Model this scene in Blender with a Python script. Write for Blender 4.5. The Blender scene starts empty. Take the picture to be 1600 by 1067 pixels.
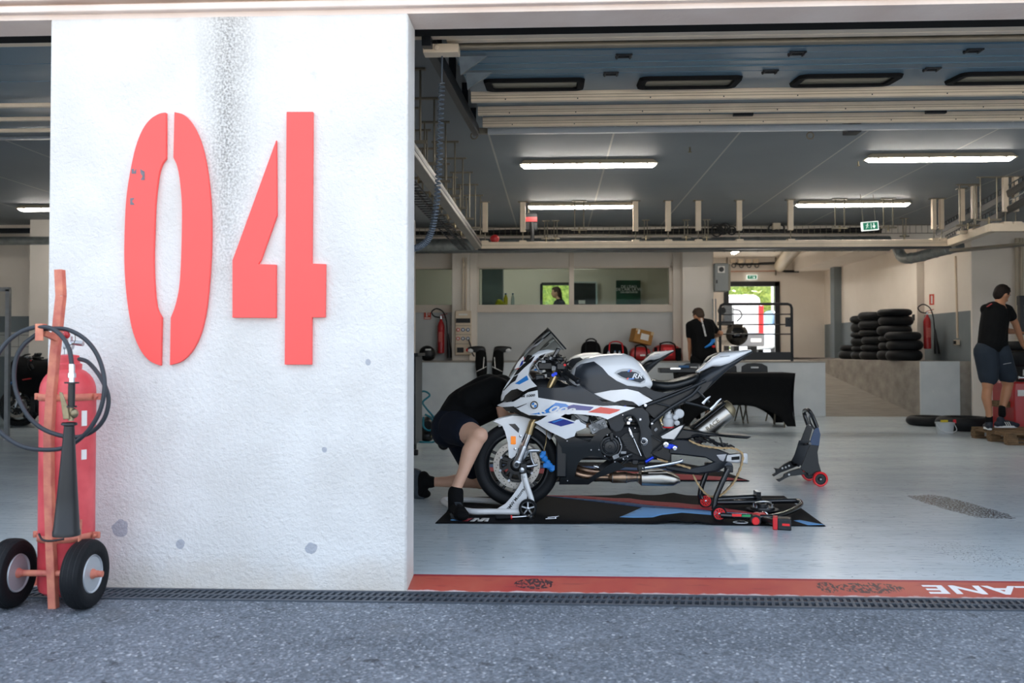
import bpy, bmesh, math, random
from mathutils import Vector, Matrix, noise
random.seed(7)
PI = math.pi
SC = bpy.context.scene
COL = SC.collection
V = Vector
# ------------------------------------------------------------------ camera
F = 1400.0
CAMZ = 1.13
YAW = math.atan(66 / F)
PITCH = math.atan(28 / F)
CX, CY = 800.0, 520.0
RMAT = Matrix.Rotation(YAW, 3, 'Z') @ Matrix.Rotation(PI / 2 + PITCH, 3, 'X')
CAM = V((0, 0, CAMZ))
cd = bpy.data.cameras.new('camera')
cam = bpy.data.objects.new('camera', cd)
COL.objects.link(cam)
cam.location = CAM
cam.rotation_euler = RMAT.to_euler()
cd.sensor_width = 36
cd.lens = F / 1600 * 36
cd.shift_y = -(533.5 - CY) / 1600
cd.clip_start = .05
cd.clip_end = 500
cd.dof.use_dof = True
cd.dof.focus_distance = 6.1
cd.dof.aperture_fstop = 2.6
SC.camera = cam


def ray(px, py):
    return (RMAT @ V(((px - CX) / F, -(py - CY) / F, -1))).normalized()


def at(px, py, Y):
    d = ray(px, py)
    return CAM + d * (Y / d.y)


def atz(px, py, z=0.0):
    d = ray(px, py)
    return CAM + d * ((z - CAMZ) / d.z)


def atx(px, py, x):
    d = ray(px, py)
    return CAM + d * (x / d.x)


def C1(u, v): return (720 + u / 5.335, 490 + v / 5.335)
def C2(u, v): return (960 + u / 5.335, 490 + v / 5.335)
def C3(u, v): return (640 + u / 4.85, 620 + v / 4.85)
def C4(u, v): return (860 + u / 6.275, 620 + v / 6.275)
def C5(u, v): return (1040 + u / 4.85, 620 + v / 4.85)


# ------------------------------------------------------------------ materials
def lin(c):
    if isinstance(c, str):
        c = c.lstrip('#')
        c = [int(c[i:i + 2], 16) / 255 for i in (0, 2, 4)]
    return tuple((x / 12.92 if x <= .04045 else ((x + .055) / 1.055) ** 2.4) for x in c) + (1,)


MATS = {}


def mat(name, col, rough=.5, metal=0, var=.06, scale=6, bump=0, bscale=60, coat=0, emit=0, alpha=1, col2=None, spec=.5):
    if 'cloth' in name or name in ('hair', 'rubber', 'tyre_rubber'): spec = .2
    if name in MATS: return MATS[name]
    m = bpy.data.materials.new(name)
    m.use_nodes = True
    nt = m.node_tree
    b = nt.nodes['Principled BSDF']
    c = lin(col)
    tc = nt.nodes.new('ShaderNodeTexCoord')
    if var:
        n = nt.nodes.new('ShaderNodeTexNoise')
        n.inputs['Scale'].default_value = scale
        n.inputs['Detail'].default_value = 4
        nt.links.new(tc.outputs['Object'], n.inputs['Vector'])
        r = nt.nodes.new('ShaderNodeValToRGB')
        r.color_ramp.elements[0].position = .3
        r.color_ramp.elements[1].position = .7
        c2 = lin(col2) if col2 else c
        r.color_ramp.elements[0].color = tuple(x * (1 - var) for x in c[:3]) + (1,)
        r.color_ramp.elements[1].color = tuple(min(1, x * (1 + var)) for x in c2[:3]) + (1,)
        nt.links.new(n.outputs['Fac'], r.inputs['Fac'])
        nt.links.new(r.outputs['Color'], b.inputs['Base Color'])
    else:
        b.inputs['Base Color'].default_value = c
    b.inputs['Roughness'].default_value = rough
    b.inputs['Metallic'].default_value = metal
    b.inputs['Specular IOR Level'].default_value = spec
    b.inputs['Coat Weight'].default_value = coat
    b.inputs['Coat Roughness'].default_value = .08
    if bump:
        n2 = nt.nodes.new('ShaderNodeTexNoise')
        n2.inputs['Scale'].default_value = bscale
        n2.inputs['Detail'].default_value = 3
        nt.links.new(tc.outputs['Object'], n2.inputs['Vector'])
        bp = nt.nodes.new('ShaderNodeBump')
        bp.inputs['Strength'].default_value = bump
        bp.inputs['Distance'].default_value = .01
        nt.links.new(n2.outputs['Fac'], bp.inputs['Height'])
        nt.links.new(bp.outputs['Normal'], b.inputs['Normal'])
    if emit:
        b.inputs['Emission Color'].default_value = c
        b.inputs['Emission Strength'].default_value = emit
    if alpha < 1:
        b.inputs['Alpha'].default_value = alpha
    MATS[name] = m
    return m


class NT:
    """small node-building helper"""
    def __init__(s, name):
        s.m = bpy.data.materials.new(name); s.m.use_nodes = True
        s.nt = s.m.node_tree; s.b = s.nt.nodes['Principled BSDF']
        s.tc = s.nt.nodes.new('ShaderNodeTexCoord').outputs['Object']
        MATS[name] = s.m

    def link(s, a, b): s.nt.links.new(a, b)

    def noise(s, scale, detail=4, vec=None, rough=.5, stretch=None):
        n = s.nt.nodes.new('ShaderNodeTexNoise')
        n.inputs['Scale'].default_value = scale; n.inputs['Detail'].default_value = detail
        n.inputs['Roughness'].default_value = rough
        v = vec or s.tc
        if stretch:
            mp = s.nt.nodes.new('ShaderNodeMapping'); mp.inputs['Scale'].default_value = stretch
            s.link(v, mp.inputs['Vector']); v = mp.outputs['Vector']
        s.link(v, n.inputs['Vector'])
        return n.outputs['Fac']

    def ramp(s, fac, stops):
        r = s.nt.nodes.new('ShaderNodeValToRGB')
        e = r.color_ramp.elements
        while len(e) < len(stops): e.new(.5)
        for i, (p, c) in enumerate(stops):
            e[i].position = p
            e[i].color = c if isinstance(c, tuple) and len(c) == 4 else (lin(c) if isinstance(c, str) else (c, c, c, 1))
        s.link(fac, r.inputs['Fac'])
        return r.outputs['Color']

    def mix(s, fac, a, b):
        n = s.nt.nodes.new('ShaderNodeMix'); n.data_type = 'RGBA'
        for k, x in ((0, fac), (6, a), (7, b)):
            if hasattr(x, 'links') or hasattr(x, 'is_output'): s.link(x, n.inputs[k])
            elif k == 0: n.inputs[0].default_value = x
            else: n.inputs[k].default_value = lin(x)
        return n.outputs[2]

    def math(s, op, a, b=0.0, c=None):
        n = s.nt.nodes.new('ShaderNodeMath'); n.operation = op
        for k, x in enumerate((a, b) if c is None else (a, b, c)):
            if isinstance(x, (int, float)): n.inputs[k].default_value = x
            else: s.link(x, n.inputs[k])
        return n.outputs[0]

    def sep(s):
        n = s.nt.nodes.new('ShaderNodeSeparateXYZ'); s.link(s.tc, n.inputs[0]); return n.outputs

    def bump(s, h, strength=.3, dist=.01):
        n = s.nt.nodes.new('ShaderNodeBump'); n.inputs['Strength'].default_value = strength
        n.inputs['Distance'].default_value = dist
        s.link(h, n.inputs['Height']); s.link(n.outputs[0], s.b.inputs['Normal'])

    def col(s, c): s.link(c, s.b.inputs['Base Color'])

    def rough(s, r):
        if isinstance(r, float): s.b.inputs['Roughness'].default_value = r
        else: s.link(r, s.b.inputs['Roughness'])


# ------------------------------------------------------------------ mesh builder
def basis(d):
    d = V(d).normalized()
    up = V((0, 0, 1)) if abs(d.z) < .95 else V((1, 0, 0))
    a = d.cross(up).normalized()
    return a, d.cross(a).normalized()


class MB:
    def __init__(s): s.v = []; s.f = []

    def add(s, vs, fs):
        n = len(s.v)
        s.v += [V(p) for p in vs]
        s.f += [tuple(i + n for i in f) for f in fs]
        return s

    def box(s, c, size, rot=None, taper=1):
        c = V(c); x, y, z = [a / 2 for a in size]
        vs = []
        for dz in (-1, 1):
            k = taper if dz > 0 else 1
            for dx, dy in ((-1, -1), (1, -1), (1, 1), (-1, 1)):
                p = V((dx * x * k, dy * y * k, dz * z))
                if rot is not None: p = rot @ p
                vs.append(c + p)
        return s.add(vs, [(3, 2, 1, 0), (4, 5, 6, 7), (0, 1, 5, 4), (1, 2, 6, 5), (2, 3, 7, 6), (3, 0, 4, 7)])

    def b2(s, lo, hi):
        lo, hi = V(lo), V(hi)
        return s.box((lo + hi) / 2, hi - lo)

    def bar(s, p0, p1, w, h=None):
        """rectangular bar between two points; w across, h along the other axis"""
        p0, p1 = V(p0), V(p1); h = h or w
        a, b = basis(p1 - p0)
        vs = []
        for p in (p0, p1):
            for i, j in ((-1, -1), (1, -1), (1, 1), (-1, 1)):
                vs.append(p + a * w / 2 * i + b * h / 2 * j)
        return s.add(vs, [(3, 2, 1, 0), (4, 5, 6, 7), (0, 1, 5, 4), (1, 2, 6, 5), (2, 3, 7, 6), (3, 0, 4, 7)])

    def cyl(s, p0, p1, r0, r1=None, seg=16, cap=True):
        p0, p1 = V(p0), V(p1); r1 = r0 if r1 is None else r1
        return s.rings([(p0, r0), (p1, r1)], seg, cap, d=p1 - p0)

    def rings(s, pr, seg=16, cap=True, d=None):
        """lathe-like: list of (point, radius) along a straight axis"""
        a, b = basis(d if d is not None else pr[-1][0] - pr[0][0])
        vs = []; fs = []
        for p, r in pr:
            for k in range(seg):
                t = 2 * PI * k / seg
                vs.append(V(p) + a * (math.cos(t) * r) + b * (math.sin(t) * r))
        for i in range(len(pr) - 1):
            for k in range(seg):
                k2 = (k + 1) % seg
                fs.append((i * seg + k, i * seg + k2, (i + 1) * seg + k2, (i + 1) * seg + k))
        if cap:
            fs.append(tuple(range(seg - 1, -1, -1)))
            n = (len(pr) - 1) * seg
            fs.append(tuple(range(n, n + seg)))
        return s.add(vs, fs)

    def lathe(s, c, axis, prof, seg=24, cap=False):
        """prof: (height along axis, radius)"""
        c = V(c); ax = V(axis).normalized()
        return s.rings([(c + ax * h, max(r, 1e-4)) for h, r in prof], seg, cap, d=ax)

    def tube(s, path, r, seg=8, closed=False, cap=True, smooth=0):
        pts = [V(p) for p in path]
        if smooth: pts = spline(pts, smooth, closed)
        rs = r if isinstance(r, (list, tuple)) else [r] * len(pts)
        if isinstance(r, (list, tuple)) and len(r) != len(pts):
            m = len(pts) - 1
            rs = [r[min(int(i / m * (len(r) - 1)), len(r) - 2)] * (1 - (i / m * (len(r) - 1)) % 1) + r[min(int(i / m * (len(r) - 1)) + 1, len(r) - 1)] * ((i / m * (len(r) - 1)) % 1) if i < m else r[-1] for i in range(len(pts))]
        n = len(pts); vs = []; fs = []
        pa = None
        for i in range(n):
            if closed: d = pts[(i + 1) % n] - pts[i - 1]
            else: d = pts[min(i + 1, n - 1)] - pts[max(i - 1, 0)]
            if d.length < 1e-9: d = V((0, 0, 1))
            d.normalize()
            if pa is None: a, b = basis(d)
            else:
                a = (pa - d * pa.dot(d))
                if a.length < 1e-6: a, b = basis(d)
                else: a.normalize(); b = d.cross(a).normalized()
            pa = a
            for k in range(seg):
                t = 2 * PI * k / seg
                vs.append(pts[i] + (a * math.cos(t) + b * math.sin(t)) * rs[i])
        for i in range(n if closed else n - 1):
            j = (i + 1) % n
            for k in range(seg):
                k2 = (k + 1) % seg
                fs.append((i * seg + k, i * seg + k2, j * seg + k2, j * seg + k))
        if cap and not closed:
            fs.append(tuple(range(seg - 1, -1, -1)))
            fs.append(tuple(range((n - 1) * seg, n * seg)))
        return s.add(vs, fs)

    def ell(s, c, r, seg=16, rot=None):
        c = V(c); r = V(r) if not isinstance(r, (int, float)) else V((r, r, r))
        n = seg // 2; vs = []; fs = []
        for i in range(1, n):
            ph = PI * i / n
            for k in range(seg):
                t = 2 * PI * k / seg
                p = V((r.x * math.sin(ph) * math.cos(t), r.y * math.sin(ph) * math.sin(t), r.z * math.cos(ph)))
                vs.append(c + (rot @ p if rot is not None else p))
        for i in range(n - 2):
            for k in range(seg):
                k2 = (k + 1) % seg
                fs.append((i * seg + k, (i + 1) * seg + k, (i + 1) * seg + k2, i * seg + k2))
        t = V((0, 0, r.z)); 
        top = c + (rot @ t if rot is not None else t); bot = c - (rot @ t if rot is not None else t)
        vs += [top, bot]; m = (n - 1) * seg
        for k in range(seg):
            k2 = (k + 1) % seg
            fs.append((m, k, k2)); fs.append((m + 1, (n - 2) * seg + k2, (n - 2) * seg + k))
        return s.add(vs, fs)

    def torus(s, c, axis, R, r, seg=32, rs=10, w=None):
        c = V(c); ax = V(axis).normalized(); a, b = basis(ax); w = w or r
        vs = []; fs = []
        for i in range(seg):
            t = 2 * PI * i / seg
            rd = a * math.cos(t) + b * math.sin(t)
            for j in range(rs):
                q = 2 * PI * j / rs
                vs.append(c + rd * (R + r * math.cos(q)) + ax * (w * math.sin(q)))
        for i in range(seg):
            for j in range(rs):
                i2 = (i + 1) % seg; j2 = (j + 1) % rs
                fs.append((i * rs + j, i2 * rs + j, i2 * rs + j2, i * rs + j2))
        return s.add(vs, fs)

    def prism(s, pts, d):
        """polygon (3D points in a plane) extruded by vector d"""
        d = V(d); n = len(pts)
        vs = [V(p) for p in pts] + [V(p) + d for p in pts]
        fs = [tuple(range(n)), tuple(range(2 * n - 1, n - 1, -1))]
        for i in range(n):
            j = (i + 1) % n
            fs.append((i, j + 0, j + n, i + n)[::-1])
        return s.add(vs, fs)

    def grid(s, P, closed_u=False, closed_v=False):
        """P[i][j] points"""
        n = len(P); m = len(P[0])
        vs = [p for row in P for p in row]; fs = []
        for i in range(n if closed_u else n - 1):
            for j in range(m if closed_v else m - 1):
                i2 = (i + 1) % n; j2 = (j + 1) % m
                fs.append((i * m + j, i2 * m + j, i2 * m + j2, i * m + j2))
        return s.add(vs, fs)

    def loft(s, secs, seg=20):
        """secs: (x, y, ztop, zbot, halfwidth, exponent) rings in YZ planes along x"""
        P = []
        for x, y, zt, zb, w, e in secs:
            c = (zt + zb) / 2; h = (zt - zb) / 2; row = []
            for k in range(seg):
                t = 2 * PI * k / seg
                cs, sn = math.cos(t), math.sin(t)
                row.append(V((x, y + w * math.copysign(abs(cs) ** (2 / e), cs), c + h * math.copysign(abs(sn) ** (2 / e), sn))))
            P.append(row)
        n = len(s.v)
        s.grid(P, closed_v=True)
        m = len(P)
        s.f.append(tuple(n + k for k in range(seg - 1, -1, -1)))
        s.f.append(tuple(n + (m - 1) * seg + k for k in range(seg)))
        return s

    def mirror(s, y0=0.0):
        n = len(s.v)
        s.v += [V((p.x, 2 * y0 - p.y, p.z)) for p in s.v]
        s.f += [tuple(i + n for i in f[::-1]) for f in s.f[:]]
        return s

    def build(s, name, m, parent=None, bevel=0, solid=0, smooth=True, loc=None, bseg=2, ang=35, sub=0):
        me = bpy.data.meshes.new(name)
        o = bpy.data.objects.new(name, me)
        off = V(loc) if loc is not None else V((0, 0, 0))
        me.from_pydata([tuple(p - off) for p in s.v], [], s.f)
        bm = bmesh.new(); bm.from_mesh(me)
        bmesh.ops.recalc_face_normals(bm, faces=bm.faces[:])
        bm.to_mesh(me); bm.free()
        if smooth:
            me.polygons.foreach_set('use_smooth', [True] * len(me.polygons))
            me.set_sharp_from_angle(angle=math.radians(ang))
        me.materials.append(m)
        COL.objects.link(o)
        o.location = off
        if solid:
            md = o.modifiers.new('solid', 'SOLIDIFY'); md.thickness = solid; md.offset = -1
        if bevel:
            md = o.modifiers.new('bevel', 'BEVEL'); md.width = bevel; md.segments = bseg
            md.limit_method = 'ANGLE'; md.angle_limit = math.radians(30)
            md.harden_normals = False
        if sub:
            md = o.modifiers.new('sub', 'SUBSURF'); md.levels = sub; md.render_levels = sub
        if parent is not None:
            o.parent = parent
            o.location = off
        return o


def spline(pts, n, closed=False):
    out = []; m = len(pts)
    for i in range(m if closed else m - 1):
        p0 = pts[(i - 1) % m] if closed or i > 0 else pts[0]
        p1 = pts[i]; p2 = pts[(i + 1) % m]
        p3 = pts[(i + 2) % m] if closed or i < m - 2 else pts[m - 1]
        for k in range(n):
            t = k / n
            out.append(.5 * ((2 * p1) + (p2 - p0) * t + (2 * p0 - 5 * p1 + 4 * p2 - p3) * t * t + (3 * p1 - p0 - 3 * p2 + p3) * t ** 3))
    if not closed: out.append(pts[-1].copy())
    return out


def T(name, label, cat, loc=(0, 0, 0), group=None, rz=0):
    o = bpy.data.objects.new(name, None)
    o.empty_display_size = .1
    COL.objects.link(o)
    o.location = loc
    o.rotation_euler = (0, 0, rz)
    return tag(o, label, cat, group)


def tag(o, label, cat, group=None):
    o['label'] = label; o['category'] = cat
    if group: o['group'] = group
    return o


def struct(o):
    o['kind'] = 'structure'
    return o


def kids(o): return [c for c in o.children]


def dup(root, loc=None, rz=None, label=None, group=None, parent=None):
    r = root.copy(); COL.objects.link(r)
    if loc is not None: r.location = loc
    if rz is not None: r.rotation_euler = (0, 0, rz)
    if label: r['label'] = label
    if group: r['group'] = group
    for ch in kids(root):
        c = ch.copy(); COL.objects.link(c); c.parent = r
        for g in kids(ch):
            d = g.copy(); COL.objects.link(d); d.parent = c
    return r


def text_mb(txt, size, extrude=.001, shear=0, bold=0, align='CENTER', spacing=1):
    """flat text as an MB in the XZ plane facing -Y (readable from the camera side)"""
    cu = bpy.data.curves.new('lettering', 'FONT')
    cu.body = txt; cu.size = size; cu.extrude = extrude; cu.shear = shear; cu.offset = bold
    cu.align_x = align; cu.align_y = 'CENTER'; cu.space_character = spacing
    cu.resolution_u = 3
    o = bpy.data.objects.new('lettering', cu)
    COL.objects.link(o)
    dg = bpy.context.evaluated_depsgraph_get()
    me = o.evaluated_get(dg).to_mesh()
    mb = MB()
    mb.add([(p.co.x, -p.co.z, p.co.y) for p in me.vertices], [tuple(p.vertices) for p in me.polygons])
    o.evaluated_get(dg).to_mesh_clear()
    bpy.data.objects.remove(o); bpy.data.curves.remove(cu)
    return mb


def xf(mb, M):
    mb.v = [M @ p for p in mb.v]
    return mb


def TR(loc, rz=0, rx=0, ry=0, s=1):
    return Matrix.Translation(V(loc)) @ Matrix.Rotation(rz, 4, 'Z') @ Matrix.Rotation(ry, 4, 'Y') @ Matrix.Rotation(rx, 4, 'X') @ Matrix.Scale(s, 4)


def interp(tab, x):
    if x <= tab[0][0]: return tab[0][1]
    for (a, fa), (b, fb) in zip(tab, tab[1:]):
        if x <= b:
            t = (x - a) / (b - a); return fa + (fb - fa) * t
    return tab[-1][1]
# ------------------------------------------------------------------ shared materials
def M(n): return MATS[n]


mat('white_paint', '#f2f4f6', .22, var=.02, coat=.6)
mat('black_plastic', '#121417', .38, var=.1)
mat('satin_black', '#121518', .3, var=.08)
mat('graphite', '#20252b', .34, metal=.2, var=.08)
mat('panel_grey', '#2b3037', .3, metal=.1, var=.06)
mat('frame_black', '#08090b', .8, var=0, spec=.2)
mat('dark_grey_metal', '#3b3f45', .35, metal=.8, var=.1)
mat('rubber', '#15171a', .62, var=.15, bump=.15, bscale=120)
mat('tyre_rubber', '#1b1d20', .55, var=.12, bump=.1, bscale=90)
mat('chrome', '#d8d9dc', .15, metal=1, var=.03)
mat('aluminium', '#b9bcc0', .3, metal=1, var=.08, scale=20)
mat('cast_metal', '#8a8c8e', .45, metal=.9, var=.15, scale=30, bump=.2)
mat('gold_metal', '#b7a37c', .28, metal=1, var=.05)
mat('chain_gold', '#a68c66', .4, metal=.5, var=.25, scale=60)
mat('brushed_steel', '#b5b0a8', .3, metal=1, var=.1, scale=8)
mat('burnt_steel', '#7c6359', .35, metal=.9, var=.25, scale=14, col2='#a88a70')
mat('blue_anodised', '#1c3fd0', .3, metal=.5, var=.05)
mat('blue_tape', '#1779c8', .5, var=.12, scale=30)
mat('bike_blue', '#1f2f8c', .25, coat=.6, var=.03)
mat('bike_light_blue', '#2f86d8', .25, coat=.6, var=.03)
mat('bike_red', '#e0352b', .25, coat=.6, var=.04)
mat('gloss_black', '#0a0b0d', .08, coat=1, var=0)
mat('grip_pad', '#3a4047', .6, var=.25, scale=90, bump=.4, bscale=160)
mat('pale_grey_plastic', '#c7c9cb', .4, var=.04)
mat('orange_reflector', '#ff8a10', .2, coat=.5, var=.03, emit=.15)  # slight emission paints a glow on the reflector, not a lamp
mat('red_plastic', '#d0222a', .35, var=.05)
mat('bright_red', '#f02a2e', .35, var=.04)
mat('stand_white', '#e8e9ea', .35, var=.03, coat=.3)
mat('black_enamel', '#16181b', .22, var=.06, coat=.5)
mat('black_cloth', '#0b0c0e', .85, var=.15, scale=12, bump=.15, bscale=200)
mat('navy_cloth', '#141a28', .85, var=.12, scale=10, bump=.15, bscale=160)
mat('skin', '#dcae94', .5, var=.07, scale=9)
mat('skin_tan', '#b5805f', .5, var=.07, scale=9)
mat('hair', '#1d1512', .6, var=.3, scale=60, bump=.4, bscale=140)
mat('hair_brown', '#3c2b1e', .6, var=.3, scale=60, bump=.4, bscale=140)
mat('shoe_grey', '#39424a', .7, var=.15, scale=30)
mat('sole_white', '#e4e6e8', .6, var=.04)
mat('cream_metal', '#dccbb4', .45, var=.06)
mat('galvanised', '#8e9494', .35, metal=.7, var=.2, scale=10)
mat('steel_grey', '#7b7466', .45, metal=.5, var=.12)
mat('dark_cable', '#1c1d1f', .6, var=.1)
mat('door_blue', '#5a7686', .3, var=.05, scale=2)
mat('dark_frame', '#171a1f', .45, var=.05)
mat('red_paint', '#b5262a', .35, var=.08, coat=.2)
mat('label_white', '#e8e6e2', .5, var=.02)
mat('lettering_white', '#f0f0f0', .5, var=0)
mat('lettering_black', '#15161a', .5, var=0)
mat('grey_panel', '#8d9190', .45, var=.04)
mat('cardboard', '#a9793f', .8, var=.08, scale=12)
mat('tape_beige', '#cbb28a', .5, var=.03)
mat('sign_green', '#17624a', .5, var=.03, emit=.5)
mat('sign_white', '#e9efe9', .5, var=0, emit=.4)
mat('lamp', '#fff8ee', .5, var=0, emit=20)
mat('rail_silver', '#c9cdd1', .35, metal=.2, var=.04)
mat('lamp_body', '#bdb19c', .5, var=.05)
mat('bronze_metal', '#8c8168', .4, metal=.8, var=.2, scale=30)
mat('socket_blue', '#2a5f92', .5, var=.05)
mat('teal_hose', '#0f6f80', .5, var=.05)
mat('clear_plastic', '#d8dee2', .3, var=.03, alpha=.75)

def glass(name, tint, ior=1.5, boost=1.0):
    m = bpy.data.materials.new(name); m.use_nodes = True; nt = m.node_tree
    nt.nodes.remove(nt.nodes['Principled BSDF'])
    t = nt.nodes.new('ShaderNodeBsdfTransparent'); t.inputs[0].default_value = lin(tint)
    g_ = nt.nodes.new('ShaderNodeBsdfGlossy'); g_.inputs['Roughness'].default_value = .02
    f = nt.nodes.new('ShaderNodeLayerWeight'); f.inputs[0].default_value = .12 * boost
    mx_ = nt.nodes.new('ShaderNodeMixShader')
    nt.links.new(f.outputs['Fresnel'], mx_.inputs[0]); nt.links.new(t.outputs[0], mx_.inputs[1]); nt.links.new(g_.outputs[0], mx_.inputs[2])
    nt.links.new(mx_.outputs[0], nt.nodes['Material Output'].inputs['Surface'])
    MATS[name] = m
glass('glass_clear', '#e4eeea', boost=1.3)
glass('screen_smoke', '#e6e9ea', boost=2.0)

# faded red of the wheeled extinguisher and its rusty orange bracket
mat('faded_red', '#c8323e', .45, var=.14, scale=5, col2='#dd5a5e')
mat('rusty_orange', '#c4655a', .6, var=.12, scale=14, col2='#cf8468', bump=.2)
mat('coral_red', '#fb5550', .5, var=.03, scale=3)

n = NT('stucco')                                    # front pillar, weathered white render
x, y, z = n.sep()
base = n.ramp(n.noise(3, 5), [(.35, '#d3d1cd'), (.65, '#dfdedb')])
d = n.math('ABSOLUTE', n.math('ADD', x, 1.60))
streak = n.ramp(n.math('ADD', d, n.math('MULTIPLY', n.noise(9, 4, stretch=(1, 1, .25)), .10)), [(.04, 1.0), (.22, 0.0)])
top = n.ramp(n.math('MULTIPLY', z, .25), [(.30, 0.0), (.52, 1.0)])
grain = n.ramp(n.noise(90, 3), [(.35, 1.0), (.62, .15)])
sf = n.math('MULTIPLY', n.math('MULTIPLY', streak, top), n.math('MULTIPLY', grain, .8))
c = n.mix(sf, base, '#55514c')
low = n.ramp(n.math('ADD', n.math('MULTIPLY', z, .8), n.math('MULTIPLY', n.noise(7, 4), .25)), [(.08, 1.0), (.24, 0.0)])
c = n.mix(n.math('MULTIPLY', low, .45), c, '#c9b9a4')
dirt = n.ramp(n.noise(14, 6), [(.68, 0.0), (.76, 1.0)])
c = n.mix(n.math('MULTIPLY', dirt, .25), c, '#a8a29a')
wob = n.math('MULTIPLY', n.math('SUBTRACT', n.noise(22, 3), .5), .05)
chips = None
for px, py, rx, rz in ((188, 825, .042, .042), (282, 850, .022, .025), (486, 857, .03, .03), (507, 703, .013, .014), (575, 566, .014, .016)):
    p = at(px, py, 4.31)
    dx = n.math('DIVIDE', n.math('SUBTRACT', x, p.x), rx); dz = n.math('DIVIDE', n.math('SUBTRACT', z, p.z), rz)
    r = n.math('SQRT', n.math('ADD', n.math('MULTIPLY', dx, dx), n.math('MULTIPLY', dz, dz)))
    k = n.math('LESS_THAN', n.math('ADD', r, n.math('MULTIPLY', wob, 18)), 1.0)
    chips = k if chips is None else n.math('MAXIMUM', chips, k)
c = n.mix(chips, c, '#aeb1b8')
n.col(c); n.rough(.8)
n.bump(n.math('SUBTRACT', n.math('ADD', n.noise(45, 4), n.math('MULTIPLY', n.noise(150, 2), .4)), n.math('MULTIPLY', chips, .8)), .55, .012)

n = NT('asphalt')
v = n.nt.nodes.new('ShaderNodeTexVoronoi'); v.inputs['Scale'].default_value = 100; n.link(n.tc, v.inputs['Vector'])
g1 = n.ramp(v.outputs['Color'], [(.1, '#2a3037'), (.45, '#555e68'), (.8, '#7f8893'), (.97, '#dfe4ea')])
g2 = n.ramp(n.noise(1.3, 5), [(.3, '#4b525a'), (.7, '#8d949d')])
c = n.mix(.4, g1, g2)
spot = n.ramp(n.noise(16, 3), [(.66, 0.0), (.70, 1.0)])
c = n.mix(n.math('MULTIPLY', spot, .65), c, '#23272d')
sp2 = n.ramp(n.noise(2.2, 4), [(.6, 0.0), (.72, 1.0)])
c = n.mix(n.math('MULTIPLY', sp2, .35), c, '#4c4c4a')
n.col(c); n.rough(.75); n.bump(v.outputs['Distance'], .8, .006)

n = NT('epoxy_floor')                               # grey painted garage floor
x, y, z = n.sep()
c = n.ramp(n.noise(.9, 5, stretch=(1, 2.5, 1)), [(.3, '#b9c6ce'), (.7, '#ccd8de')])
fine = n.ramp(n.noise(6, 6, stretch=(.6, 4, 1)), [(.45, 0.0), (.75, 1.0)])
c = n.mix(n.math('MULTIPLY', fine, .3), c, '#9aa2a5')
scr = n.ramp(n.noise(9, 2, stretch=(1, 14, 1)), [(.66, 0.0), (.675, 1.0)])
c = n.mix(n.math('MULTIPLY', scr, .7), c, '#3d4247')
dots = n.ramp(n.noise(30, 2), [(.72, 0.0), (.735, 1.0)])
c = n.mix(n.math('MULTIPLY', dots, .7), c, '#2c3035')
for cx_, cy_, sx, sy, th in ((1495, 790, .17, .5, .45), (1525, 865, .22, .35, .62)):   # rubber marks with their own shape
    p = atz(cx_, cy_, 0)
    u = n.math('DIVIDE', n.math('ADD', n.math('SUBTRACT', x, p.x), n.math('MULTIPLY', n.math('SUBTRACT', y, p.y), .12)), sx)
    w = n.math('DIVIDE', n.math('SUBTRACT', y, p.y), sy)
    m8 = n.math('ADD', n.math('POWER', n.math('ABSOLUTE', u), 4), n.math('POWER', n.math('ABSOLUTE', w), 4))
    k = n.math('LESS_THAN', n.math('ADD', m8, n.math('MULTIPLY', n.noise(7, 5), 1.6)), 1.75)
    g3 = n.math('GREATER_THAN', n.math('SUBTRACT', n.noise(70, 3), n.math('MULTIPLY', m8, .06)), th)
    c = n.mix(n.math('MULTIPLY', n.math('MULTIPLY', k, g3), .9), c, '#1c2126')
n.col(c)
n.rough(.24)
n.bump(n.noise(2.5, 3), .06, .02)

n = NT('red_kerb')
x, y, z = n.sep()
c = n.ramp(n.noise(2, 5), [(.3, '#a83c38'), (.5, '#b25242'), (.75, '#9a2f38')])
w1 = n.ramp(n.noise(11, 6, stretch=(.5, 2, 1)), [(.62, 0.0), (.68, 1.0)])
c = n.mix(n.math('MULTIPLY', w1, .6), c, '#8f3a38')
for px, half, top_ in ((835, .10, .33), (1355, .16, .5), (1290, .05, .5)):
    p = atz(px, 915, -.015)
    u = n.math('DIVIDE', n.math('SUBTRACT', x, p.x), half); w = n.math('DIVIDE', n.math('SUBTRACT', y, 4.425), .065)
    k = n.math('LESS_THAN', n.math('ADD', n.math('MULTIPLY', u, u), n.math('MULTIPLY', w, w)), 1.0)
    g3 = n.math('GREATER_THAN', n.noise(60, 5, stretch=(1.5, .6, 1)), .49)
    c = n.mix(n.math('MULTIPLY', n.math('MULTIPLY', k, g3), .9), c, '#26282d')
back = n.math('GREATER_THAN', n.math('ADD', y, n.math('MULTIPLY', n.noise(14, 4), .02)), 4.517)
c = n.mix(n.math('MULTIPLY', back, .8), c, '#8e1730')
edge = n.ramp(n.math('ADD', n.math('MULTIPLY', n.math('SUBTRACT', y, 4.31), 8), n.math('MULTIPLY', n.noise(18, 5), .45)), [(.33, 1.0), (.42, 0.0)])
c = n.mix(n.math('MULTIPLY', edge, .8), c, '#c9c3c4')
n.col(c); n.rough(.45)

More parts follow.
